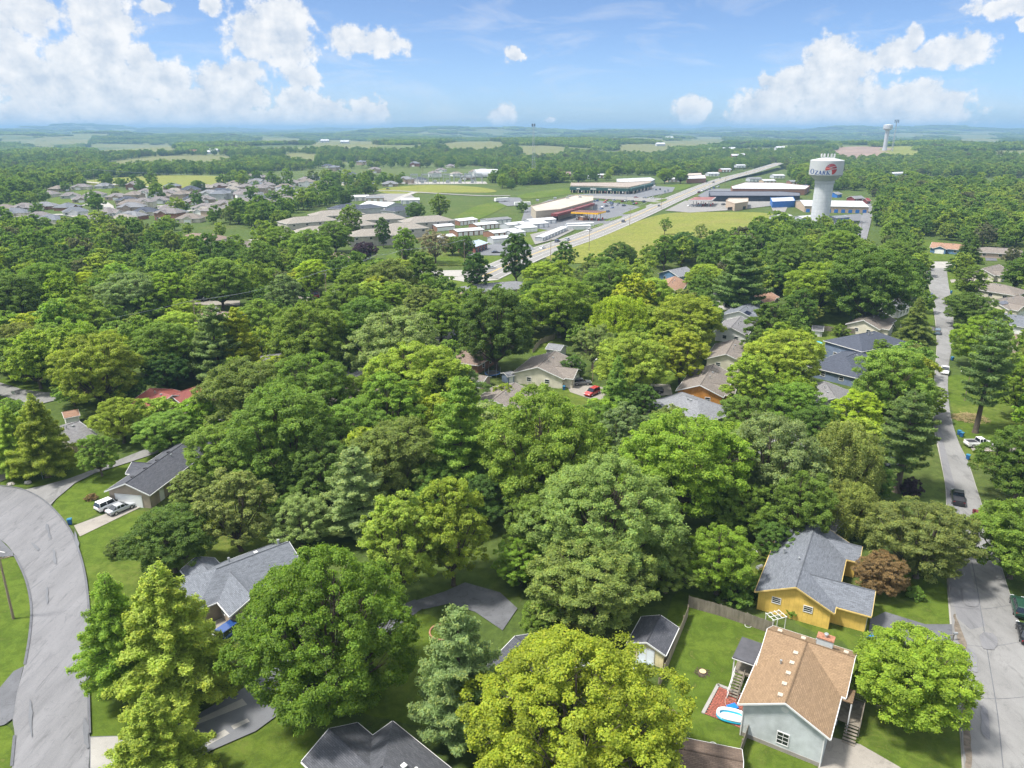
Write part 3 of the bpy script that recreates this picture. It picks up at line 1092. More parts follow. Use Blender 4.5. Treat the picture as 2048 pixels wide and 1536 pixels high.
class Wing:
    """a wing under a ridge from p to q (xy); ends 'g' gable or 'h' hip"""

    def __init__(self, p, q, hw, ez, rz, ends='gg', ov=0.45, z0=0.0):
        self.p, self.q = Vector((p[0], p[1], 0)), Vector((q[0], q[1], 0))
        self.d = (self.q - self.p).normalized()
        self.n = Vector((-self.d.y, self.d.x, 0))        # left of travel
        self.hw, self.ez, self.rz, self.ov, self.z0, self.ends = hw, ez, rz, ov, z0, ends
        self.len = (self.q - self.p).length
        self.slope = (rz - ez) / hw

    def pt(self, s, t, z):
        v = self.p + self.d * s + self.n * t
        return Vector((v.x, v.y, z))

    def span(self):
        a = -self.hw if self.ends[0] == 'h' else 0.0
        b = self.len + (self.hw if self.ends[1] == 'h' else 0.0)
        return a, b

    def walls(self, mb, m=0):
        a, b = self.span()
        o = self.ov
        a, b, w = a + o, b - o, self.hw - o
        ez = self.ez + o * self.slope - 0.06
        for s in (1, -1):
            q = [self.pt(a, s * w, self.z0), self.pt(b, s * w, self.z0), self.pt(b, s * w, ez), self.pt(a, s * w, ez)]
            mb.face(q[::-1] if s > 0 else q, m)
        for k, e in ((a, self.ends[0]), (b, self.ends[1])):
            q = [self.pt(k, w, self.z0), self.pt(k, -w, self.z0), self.pt(k, -w, ez)]
            if e == 'g':
                q.append(self.pt(k, 0, self.rz - 0.06))
            q.append(self.pt(k, w, ez))
            mb.face(q if k == a else q[::-1], m)

    def roof(self, mb, th=0.16):
        a, b = self.span()
        sl = math.hypot(1, self.slope)
        for s in (1, -1):
            e0, e1 = self.pt(a, s * self.hw, self.ez), self.pt(b, s * self.hw, self.ez)
            r1, r0 = self.pt(self.len, 0, self.rz), self.pt(0, 0, self.rz)
            top = [e0, e1, r1, r0]
            L_ = self.hw * sl
            uv = [(a, 0), (b, 0), (self.len, L_), (0, L_)]
            if s > 0:
                top, uv = top[::-1], uv[::-1]
            mb.face(top, 0, uv)
            dn = [v - Vector((0, 0, th)) for v in top]
            mb.face(dn[::-1], 0)
            mb.face([e0 - Vector((0, 0, th)), e1 - Vector((0, 0, th)), e1, e0] if s < 0 else [e1 - Vector((0, 0, th)), e0 - Vector((0, 0, th)), e0, e1], 0)
        for k, r, e in ((a, 0.0, self.ends[0]), (b, self.len, self.ends[1])):
            c1, c2, rp = self.pt(k, self.hw, self.ez), self.pt(k, -self.hw, self.ez), self.pt(r, 0, self.rz)
            dz = Vector((0, 0, th))
            if e == 'h':
                t = [c1, c2, rp]
                uv = [(0, 0), (2 * self.hw, 0), (self.hw, self.hw * sl)]
                if k != a:
                    t, uv = [c2, c1, rp], uv
                mb.face(t, 0, uv)
                mb.face([t[0] - dz, t[1] - dz, t[1], t[0]], 0)
            else:
                for c in (c1, c2):
                    mb.face([c - dz, c, rp, rp - dz], 0)
        # ridge cap
        mb.tube(self.pt(0.02, 0, self.rz - 0.02), self.pt(self.len - 0.02, 0, self.rz - 0.02), 0.10, n=5)

    def trim(self, mb):
        """fascia boards and gutters"""
        a, b = self.span()
        for s in (1, -1):
            e0, e1 = self.pt(a, s * (self.hw + 0.05), self.ez - 0.13), self.pt(b, s * (self.hw + 0.05), self.ez - 0.13)
            mid = (e0 + e1) / 2
            mb.box(mid, ((e1 - e0).length, 0.10, 0.17), math.atan2(self.d.y, self.d.x))
        for k, e in ((a - 0.03, self.ends[0]), (b + 0.03, self.ends[1])):
            if e == 'g':
                for s in (1, -1):
                    c, r = self.pt(k, s * self.hw, self.ez - 0.10), self.pt(k, 0, self.rz - 0.10)
                    u = self.d * 0.03
                    z = Vector((0, 0, 0.11))
                    mb.hexa([c - u - z, c + u - z, r + u - z, r - u - z], [c - u + z, c + u + z, r + u + z, r - u + z])
            else:
                c, r = self.pt(k, self.hw, self.ez - 0.13), self.pt(k, -self.hw, self.ez - 0.13)
                mb.box((c + r) / 2, (0.1, (c - r).length, 0.17), math.atan2(self.d.y, self.d.x))

    def wallpt(self, side, t, z, out=0.0):
        """point on a wall: side L/R (t along ridge from p) or P/Q (t across, 0 centre); returns point, outward, along"""
        a, b = self.span()
        w = self.hw - self.ov
        if side in 'LR':
            s = 1 if side == 'L' else -1
            v = self.pt(a + self.ov + t, s * (w + out), z)
            return v, self.n * s, self.d
        k = (a + self.ov - out) if side == 'P' else (b - self.ov + out)
        v = self.pt(k, t, z)
        return v, self.d * (-1 if side == 'P' else 1), self.n


def win(root, wing, side, t, z, w=1.0, h=1.2, frame=None, grid=(1, 2), name='window'):
    """a window: frame, sash bars and a recessed pane"""
    c, nrm, al = wing.wallpt(side, t, z, 0.0)
    ang = math.atan2(al.y, al.x)
    fb = MB(c)
    u, z_ = al, Vector((0, 0, 1))
    f = 0.09
    for (cu, cz, su, sz) in ((0, h / 2, w + 2 * f, f), (0, -h / 2, w + 2 * f, f), (-w / 2 - f / 2, 0, f, h - f), (w / 2 + f / 2, 0, f, h - f)):
        fb.box(c + u * cu + z_ * cz + nrm * 0.03, (su, 0.09, sz), ang)
    gx, gz = grid
    for i in range(1, gx):
        fb.box(c + u * (-w / 2 + w * i / gx) + nrm * 0.022, (0.045, 0.05, h - f), ang)
    for i in range(1, gz):
        fb.box(c + z_ * (-h / 2 + h * i / gz) + nrm * 0.02, (w, 0.05, 0.05), ang)
    fo = fb.build(name, frame or M_WHITE, root, loc=c - root.location)
    pb = MB(c)
    pb.box(c + nrm * 0.012, (w, 0.012, h - f * 0.9), ang)
    pb.build('pane', M_GLASS, fo)
    return fo


def door(root, wing, side, t, w, h, m, z0=0.0, name='door', panels=0):
    c, nrm, al = wing.wallpt(side, t, z0 + h / 2, 0.0)
    ang = math.atan2(al.y, al.x)
    b = MB(c)
    if panels:
        ph = h / panels
        for i in range(panels):
            b.box(c + Vector((0, 0, -h / 2 + ph * (i + 0.5))) + nrm * 0.03, (w, 0.06, ph - 0.03), ang)
        b.box(c + nrm * 0.012, (w - 0.02, 0.02, h - 0.02), ang)
    else:
        b.box(c + nrm * 0.03, (w, 0.06, h), ang)
    o = b.build(name, m, root, loc=c - root.location)
    fb = MB(c)
    for s in (-1, 1):
        fb.box(c + al * s * (w / 2 + 0.06) + nrm * 0.035, (0.12, 0.09, h + 0.1), ang)
    fb.box(c + Vector((0, 0, h / 2 + 0.11)) + nrm * 0.035, (w + 0.24, 0.09, 0.12), ang)
    fb.build('door_frame', M_WHITE, o)
    return o


def roof_thing(root, wing, s, t, kind, r=0.09, h=0.5, m=None):
    """pipes and vents standing on the roof at s along, t across the ridge"""
    z = wing.rz - abs(t) * wing.slope
    c = wing.pt(s, t, z)
    b = MB(c)
    if kind == 'pipe':
        b.tube(c - Vector((0, 0, 0.05)), c + Vector((0, 0, h)), r, n=10)
        b.tube(c + Vector((0, 0, h)), c + Vector((0, 0, h + 0.12)), r * 1.6, r * 1.4, n=10)
    elif kind == 'vent':
        b.box(c + Vector((0, 0, 0.08)), (0.42, 0.42, 0.16), math.atan2(wing.d.y, wing.d.x))
        b.box(c + Vector((0, 0, 0.19)), (0.5, 0.5, 0.05), math.atan2(wing.d.y, wing.d.x))
    return b.build('roof_vent' if kind == 'vent' else 'vent_pipe', m or M_GALV, root, loc=c - root.location)


def house(name, wings, wall, roof, label, cat='house', trim=None, group=None, land=None, base=None):
    c = sum(((w.p + w.q) / 2 for w in wings), Vector()) / len(wings)
    root = empty(name, (c.x, c.y, 0), 0, label, cat, group)
    wb, rb, tb = MB(c), MB(c), MB(c)
    for w in wings:
        w.walls(wb)
        w.roof(rb)
        w.trim(tb)
        a, b = w.span()
        n = max(1, int((b - a) / 5))
        for i in range(n + 1):
            p = w.pt(a + (b - a) * i / n, 0, 0)
            FOOT.append((p.x, p.y, w.hw + 0.8))
    wb.build('wall', wall, root)
    rb.build('roof', roof, root)
    tb.build('fascia', trim or M_WHITE, root)
    if land:
        LAND.append((land, (c.x, c.y, 2.5)))
    root['land'] = land or ''
    return root


def chimney(root, c, s, z0, z1, m, cap=None):
    b = MB(c)
    b.box((c[0], c[1], (z0 + z1) / 2), (s[0], s[1], z1 - z0), s[2] if len(s) > 2 else 0)
    o = b.build('chimney', m, root, loc=Vector(c) - root.location)
    k = MB(c)
    k.box((c[0], c[1], z1 + 0.06), (s[0] + 0.16, s[1] + 0.16, 0.12), s[2] if len(s) > 2 else 0)
    k.build('chimney_cap', cap or M_CONC, o)
    f = MB(c)
    f.tube((c[0], c[1], z1 + 0.1), (c[0], c[1], z1 + 0.5), 0.16, n=12)
    f.tube((c[0], c[1], z1 + 0.5), (c[0], c[1], z1 + 0.58), 0.26, 0.2, n=12)
    f.build('flue', M_GALV, o)
    return o


S_BLUE = shingle_mat('blue_grey_shingles', (0.135, 0.146, 0.167))
S_TAN = shingle_mat('tan_shingles', (0.234, 0.160, 0.099), vary=0.2)
S_CHAR = shingle_mat('charcoal_shingles', (0.075, 0.078, 0.09))
S_DKBL = shingle_mat('slate_shingles', (0.062, 0.070, 0.092))
S_GREY = shingle_mat('grey_shingles', (0.171, 0.167, 0.171))
S_LGREY = shingle_mat('pale_grey_shingles', (0.178, 0.183, 0.196))
S_BRN = shingle_mat('brown_shingles', (0.20, 0.15, 0.125))
S_TAUPE = shingle_mat('taupe_shingles', (0.180, 0.158, 0.140))
S_MAUVE = shingle_mat('mauve_grey_shingles', (0.175, 0.160, 0.160))
S_PALE = shingle_mat('pale_stone_shingles', (0.235, 0.215, 0.19))
S_RUST = shingle_mat('rust_shingles', (0.27, 0.165, 0.115))
S_RED = mat('red_metal_roof', (0.20, 0.058, 0.048), 0.5, 0.18, 0.6, streak=(3, 0.4, 1))
W_YEL = siding_mat('yellow_siding', (0.66, 0.45, 0.11), 0.30, True)
W_GREYBL = siding_mat('pale_blue_siding', (0.47, 0.50, 0.51), 0.13)
W_TAUPE = siding_mat('taupe_siding', (0.33, 0.27, 0.21), 0.2)
W_CREAM = siding_mat('cream_siding', (0.56, 0.52, 0.42), 0.2)
W_SHED = siding_mat('shed_cream_boards', (0.62, 0.54, 0.33), 0.3, True)
W_ORNG = siding_mat('cedar_boards', (0.42, 0.19, 0.045), 0.25, True, 0.15)
W_GREY = siding_mat('grey_siding', (0.40, 0.40, 0.40), 0.15)
W_WHITE = siding_mat('white_siding', (0.68, 0.68, 0.66), 0.15)
W_BLUE = siding_mat('blue_siding', (0.11, 0.20, 0.33), 0.2)
W_SLATE = siding_mat('slate_siding', (0.15, 0.19, 0.27), 0.2)
W_BRICK = brick_mat('brown_brick', (0.24, 0.13, 0.09))
W_TANBRK = brick_mat('tan_brick', (0.42, 0.33, 0.25))
M_GDOOR = mat('garage_door_white', (0.70, 0.70, 0.68), 0.5, 0.04)
M_DOORBR = mat('brown_door', (0.10, 0.05, 0.03), 0.5, 0.1)


def P2(px, py, z):
    v = at(px, py, z)
    return (v.x, v.y)


def near_houses():
    # ---- house with tan roof, bottom right
    rz, ez = 6.6, 4.3
    A, J = Vector(P2(1571, 1406, rz)), Vector(P2(1611, 1292, rz))
    d = (J - A).normalized()
    n = Vector((-d.y, d.x))
    B0, B1 = Vector(P2(1546, 1260, rz)), Vector(P2(1698, 1313, rz))
    bc = (B0 + B1) / 2
    # back wing square to the front wing
    mid = A + d * ((bc - A).dot(d))
    off = (bc - mid).dot(n)
    bl = (B1 - B0).length / 2 + 0.6
    wf = Wing(A, mid, 4.6, ez, rz)
    wb = Wing(mid + n * (off - bl), mid + n * (off + bl), 4.2, ez + 0.05, rz + 0.06)
    h = house('tan_roof_house', [wf, wb], W_GREYBL, S_TAN, 'pale blue sided house with tan shingle roof above the brick patio', land='the tan-roofed house')
    win(h, wf, 'P', -0.2, 1.7, 1.1, 1.5, grid=(2, 3))
    win(h, wb, 'P', -1.0, 2.6, 1.0, 1.3)
    win(h, wf, 'L', 3.0, 2.7, 1.2, 1.2, grid=(2, 1))
    vb = MB(wf.wallpt('P', 0, 5.4, 0.03)[0])
    c0, nr, al = wf.wallpt('P', 0, 5.4, 0.0)
    vb.tube(c0 + nr * 0.0, c0 + nr * 0.06, 0.38, n=20)
    vb.build('gable_vent', M_WHITE, h, loc=c0 - h.location)
    for k in range(5):
        roof_thing(h, wf, 1.2 + k * 1.9, 0.75, 'vent', m=mat('tan_vent', (0.45, 0.38, 0.3), 0.5))
    for s, t in ((1.0, -0.8), (3.2, -0.8), (5.6, -0.9), (8.2, -0.8)):
        roof_thing(h, wb, s, t, 'vent', m=MATS['tan_vent'])
    roof_thing(h, wb, 4.2, -1.3, 'pipe', 0.1, 0.45)
    roof_thing(h, wf, 7.0, 1.9, 'pipe', 0.09, 0.4)
    cp = wb.pt(wb.len * 0.5 + 1.2, wb.hw + 0.05, 0)
    cp = Vector(P2(1650, 1287, 6.6))
    chimney(h, (cp.x, cp.y, 0), (1.7, 1.0, math.atan2(wb.d.y, wb.d.x)), 2.0, 7.4, W_GREYBL, mat('rusty_cap', (0.32, 0.15, 0.09), 0.8, 0.4, 4))
    # skirt boards and downspouts
    sb = MB(wf.p)
    for (zz, hh) in ((0.25, 0.5),):
        c0, nr, al = wf.wallpt('P', 0, zz, 0.0)
        sb.box(c0 + nr * 0.02, (2 * (wf.hw - wf.ov) - 0.02, 0.04, hh), math.atan2(al.y, al.x))
    sb.build('foundation', M_CONC, h, loc=wf.p - h.location)
    for t in (-(wf.hw - wf.ov) + 0.1, (wf.hw - wf.ov) - 0.1):
        c0, nr, al = wf.wallpt('P', t, 2.1, 0.0)
        b = MB(c0)
        b.box(c0 + nr * 0.06, (0.11, 0.1, 4.1), math.atan2(al.y, al.x))
        b.build('downspout', M_WHITE, h, loc=c0 - h.location)
    # covered back porch with its stairs
    pc = at(1500, 1305, 3.6)
    ang = math.atan2(d.y, d.x)
    e = MB(pc)
    e.box((pc.x, pc.y, 3.75), (4.2, 3.0, 0.16), ang)
    po = e.build('porch_roof', mat('charcoal_roll_roof', (0.075, 0.075, 0.085), 0.85, 0.15), h, loc=pc - h.location)
    e = MB(pc)
    e.box((pc.x, pc.y, 3.62), (4.28, 3.08, 0.10), ang)
    e.build('porch_fascia', M_WHITE, po)
    e = MB(pc)
    e.box((pc.x, pc.y, 1.7), (3.8, 2.6, 0.14), ang)
    e.build('porch_floor', M_WOOD, h, loc=pc - h.location)
    dv, nv = Vector((d.x, d.y, 0)), Vector((n.x, n.y, 0))
    for sx, sy in ((-1, 1), (1, 1), (-1, -1)):
        q = pc + dv * sx * 1.9 + nv * sy * 1.3
        e = MB(q)
        e.box((q.x, q.y, 1.8), (0.13, 0.13, 3.6), ang)
        e.build('porch_post', M_WHITE, h, loc=q - h.location)
    top = pc - dv * 2.0 + nv * 0.5
    for k in range(9):
        q = top - dv * (0.15 + 0.29 * k)
        zt = 1.7 - 0.185 * (k + 1)
        e = MB((q.x, q.y, zt))
        e.box((q.x, q.y, zt), (0.26, 1.0, 0.05), ang)
        e.build('stair_tread', M_WOOD, h, loc=Vector((q.x, q.y, zt)) - h.location)
    for s in (-1, 1):
        a = top + nv * s * 0.56
        b = top - dv * 2.75 + nv * s * 0.56
        e = MB((a.x, a.y, 0))
        z = Vector((0, 0, 0.13))
        w_ = nv * 0.03
        aa, bb = Vector((a.x, a.y, 1.55)), Vector((b.x, b.y, 0.05))
        e.hexa([aa - w_ - z, aa + w_ - z, bb + w_ - z, bb - w_ - z], [aa - w_ + z, aa + w_ + z, bb + w_ + z, bb - w_ + z])
        e.tube(aa + Vector((0, 0, 1.0)), bb + Vector((0, 0, 1.0)), 0.045, n=6)
        for k in range(5):
            f = k / 4
            p_ = aa.lerp(bb, f)
            e.tube(p_, p_ + Vector((0, 0, 1.0)), 0.04, n=6)
        e.build('stair_rail', M_WHITE if s > 0 else M_WOOD, h, loc=Vector((a.x, a.y, 0)) - h.location)
    # front deck with steps, right side
    dc = at(1700, 1422, 1.3)
    e = MB(dc)
    for k in range(14):
        q = dc + dv * (-1.95 + 0.30 * k)
        e.box((q.x, q.y, 1.35), (0.27, 2.6, 0.05), ang)
    do = e.build('deck_boards', M_WOOD, h, loc=dc - h.location)
    do['kind'] = 'stuff'
    for side, ends in (('end', ((1.95, 1.25), (1.95, -1.25))), ('long', ((1.85, -1.25), (-1.95, -1.25)))):
        e = MB(dc)
        u0, u1 = (dc + dv * q_[0] + nv * q_[1] for q_ in ends)
        for f in (0.0, 0.5, 1.0):
            q = u0.lerp(u1, f)
            e.box((q.x, q.y, 1.15), (0.1, 0.1, 2.3), ang)
        for zz in (1.65, 2.28):
            e.tube((u0.x, u0.y, zz), (u1.x, u1.y, zz), 0.045, n=6)
        for k in range(1, 14):
            q = u0.lerp(u1, k / 14)
            e.box((q.x, q.y, 1.96), (0.04, 0.04, 0.66), ang)
        e.build('deck_railing', M_WOOD, h, loc=dc - h.location)
    for k in range(6):
        q = dc - dv * (2.15 + 0.3 * k) - nv * 0.5
        zt = 1.35 - 0.2 * (k + 1)
        e = MB((q.x, q.y, zt))
        e.box((q.x, q.y, zt), (0.27, 1.3, 0.05), ang)
        e.build('deck_step', M_WOOD, h, loc=Vector((q.x, q.y, zt)) - h.location)
    pr = at(1692, 1390, 4.0)
    e = MB(pr)
    e.box((pr.x, pr.y, 4.05), (2.2, 1.6, 0.14), ang)
    e.build('entry_roof', S_TAN, h, loc=pr - h.location)
    e = MB(pr)
    for s in (-1, 1):
        q = pr + dv * s * 1.0 - nv * 0.7
        e.box((q.x, q.y, 2.0), (0.12, 0.12, 4.0), ang)
    e.build('entry_post', M_WHITE, h, loc=pr - h.location)

    # ---- yellow house with blue-grey roof
    A, B = Vector(P2(1592, 1174, 5.3)), Vector(P2(1633, 1042, 5.3))
    w1 = Wing(A, B, 5.0, 2.95, 5.3)
    d, n = w1.d.xy, w1.n.xy
    q = Vector(P2(1751, 1183, 4.7))
    s0 = max(0.0, (q - A).dot(d))
    w2 = Wing(A + d * s0, A + d * s0 - n * (-(q - A).dot(n)), 3.2, 2.9, 4.75)
    q = Vector(P2(1725, 1092, 4.5))
    s1 = (q - A).dot(d)
    w3 = Wing(A + d * s1, A + d * s1 - n * (-(q - A).dot(n)), 2.2, 2.97, 4.4)
    h = house('yellow_house', [w1, w2, w3], W_YEL, S_BLUE, 'yellow board house under a blue-grey shingle roof', trim=mat('yellow_trim', (0.55, 0.40, 0.14), 0.6), land='the yellow house')
    win(h, w1, 'P', 2.2, 2.2, 1.0, 0.9, grid=(1, 3))
    win(h, w1, 'P', -1.8, 2.2, 1.0, 0.9, grid=(1, 3))
    win(h, w3, 'Q', 0, 1.5, 1.2, 1.1)
    roof_thing(h, w1, 10.0, 3.0, 'pipe', 0.13, 0.8)
    roof_thing(h, w1, 7.5, 0.7, 'pipe', 0.08, 0.3)
    door(h, w2, 'Q', 0.0, 4.6, 2.2, mat('yellow_door', (0.5, 0.34, 0.10), 0.6), name='garage_door', panels=4)

    # ---- cream shed
    A, B = Vector(P2(1293, 1284, 3.3)), Vector(P2(1321, 1230, 3.3))
    w = Wing(A, B, 2.45, 2.25, 3.3, ov=0.3)
    h = house('garden_shed', [w], W_SHED, S_CHAR, 'cream garden shed with charcoal roof and white double door', 'shed', land='the cream shed')
    for t in (-0.48, 0.48):
        door(h, w, 'P', t, 0.86, 1.85, mat('shed_door', (0.66, 0.70, 0.74), 0.6, 0.05), 0.2, panels=2)
    c0, nr, al = w.wallpt('P', 0, 0.1, 1.0)
    e = MB(c0)
    ang = math.atan2(al.y, al.x)
    i0, i1 = w.wallpt('P', -1.15, 0.0, 0.02)[0], w.wallpt('P', 1.15, 0.0, 0.02)[0]
    o0, o1 = w.wallpt('P', -1.15, 0.0, 2.1)[0], w.wallpt('P', 1.15, 0.0, 2.1)[0]
    up = Vector((0, 0, 0.22))
    tn = Vector((0, 0, 0.05))
    e.hexa([o0, o1, i1, i0], [o0 + tn, o1 + tn, i1 + up, i0 + up])
    e.build('ramp', mat('painted_ramp', (0.28, 0.33, 0.33), 0.7, 0.12), h, loc=c0 - h.location)

    # ---- garage house, left
    A, B = Vector(P2(250, 967, 4.7)), Vector(P2(362, 890, 4.7))
    B = A + (B - A).normalized() * 22
    w1 = Wing(A, B, 4.3, 2.85, 4.7)
    d, n = w1.d.xy, w1.n.xy
    wd = Wing(A + d * 9.0, A + d * 9.0 + n * 5.2, 2.2, 2.9, 4.2)
    h = house('garage_house', [w1, wd], W_TAUPE, S_CHAR, 'taupe house with charcoal roof, white garage door beside two parked cars', land='the white-garage house')
    door(h, w1, 'P', 0.2, 4.9, 2.2, M_GDOOR, name='garage_door', panels=4)
    door(h, w1, 'R', 3.2, 0.95, 2.05, M_GDOOR)
    win(h, w1, 'R', 6.8, 1.5, 2.0, 1.2, grid=(3, 1))
    win(h, w1, 'R', 12.0, 1.5, 1.2, 1.2)
    win(h, wd, 'Q', 0, 1.6, 1.2, 1.2)
    for s in (3.0, 6.5, 10, 13.5):
        roof_thing(h, w1, s, 0.8, 'vent', m=M_DARK)
    roof_thing(h, w1, 12, -0.8, 'pipe', 0.1, 0.4)

    # ---- blue-grey roofed house behind the cypresses
    A, B = Vector(P2(432, 1138, 4.9)), Vector(P2(578, 1083, 4.9))
    w1 = Wing(A, B, 4.5, 2.85, 4.9, 'hg')
    d, n = w1.d.xy, w1.n.xy
    w2 = Wing(A + d * 1.5, A + d * 1.5 - n * 8.6, 3.3, 2.8, 4.35)
    w3 = Wing(A + d * -0.5, A + d * -0.5 + n * 6.4, 2.4, 2.9, 4.1)
    h = house('grey_roof_house', [w1, w2, w3], W_TAUPE, S_BLUE, 'taupe house with speckled blue-grey roof and a brick garage corner', land='the speckled-roof house')
    door(h, w2, 'Q', 0, 4.6, 2.15, mat('grey_garage_door', (0.42, 0.41, 0.38), 0.5, 0.05), name='garage_door', panels=4)
    win(h, w2, 'R', 4.5, 1.6, 1.2, 1.2)
    win(h, w1, 'R', 9.0, 1.6, 1.4, 1.2)
    roof_thing(h, w1, 6, 0.9, 'vent', m=M_WHITE)
    roof_thing(h, w1, 2.5, 2.0, 'pipe', 0.12, 0.6)
    roof_thing(h, w1, 9.5, 1.0, 'pipe', 0.15, 0.7)

    # ---- dark roofed house, bottom edge
    A, B = Vector(P2(590, 1665, 5.0)), Vector(P2(765, 1532, 5.0))
    Bd = (B - A).normalized()
    w1 = Wing(A, B, 5.6, 2.8, 5.0, 'gh')
    d, n = w1.d.xy, w1.n.xy
    w2 = Wing(A + d * 9.0, A + d * 9.0 + n * 8.2, 3.4, 2.75, 4.4)
    h = house('dark_roof_house', [w1, w2], W_TAUPE, shingle_mat('dark_grey_shingles', (0.078, 0.081, 0.092)), 'dark grey shingle roof cut by the lower edge, white vents on its slope', land='the dark roof at the lower edge')
    roof_thing(h, w1, 11.0, -1.2, 'vent', m=M_WHITE)
    roof_thing(h, w1, 11.6, -2.3, 'pipe', 0.13, 0.45, m=M_WHITE)
    roof_thing(h, w1, 10.6, -2.6, 'pipe', 0.1, 0.35, m=M_WHITE)

    # ---- house hidden in the trees by the dark driveway
    A, B = Vector(P2(1030, 1272, 4.6)), Vector(P2(1125, 1340, 4.6))
    w1 = Wing(A, B, 4.6, 2.8, 4.6)
    h = house('hidden_house', [w1], W_GREY, S_CHAR, 'charcoal roof half hidden by trees beside the dark driveway', land='the half-hidden charcoal roof')
    roof_thing(h, w1, 1.6, 1.6, 'vent', m=M_WHITE)
    roof_thing(h, w1, 3.0, 2.2, 'pipe', 0.12, 0.45)

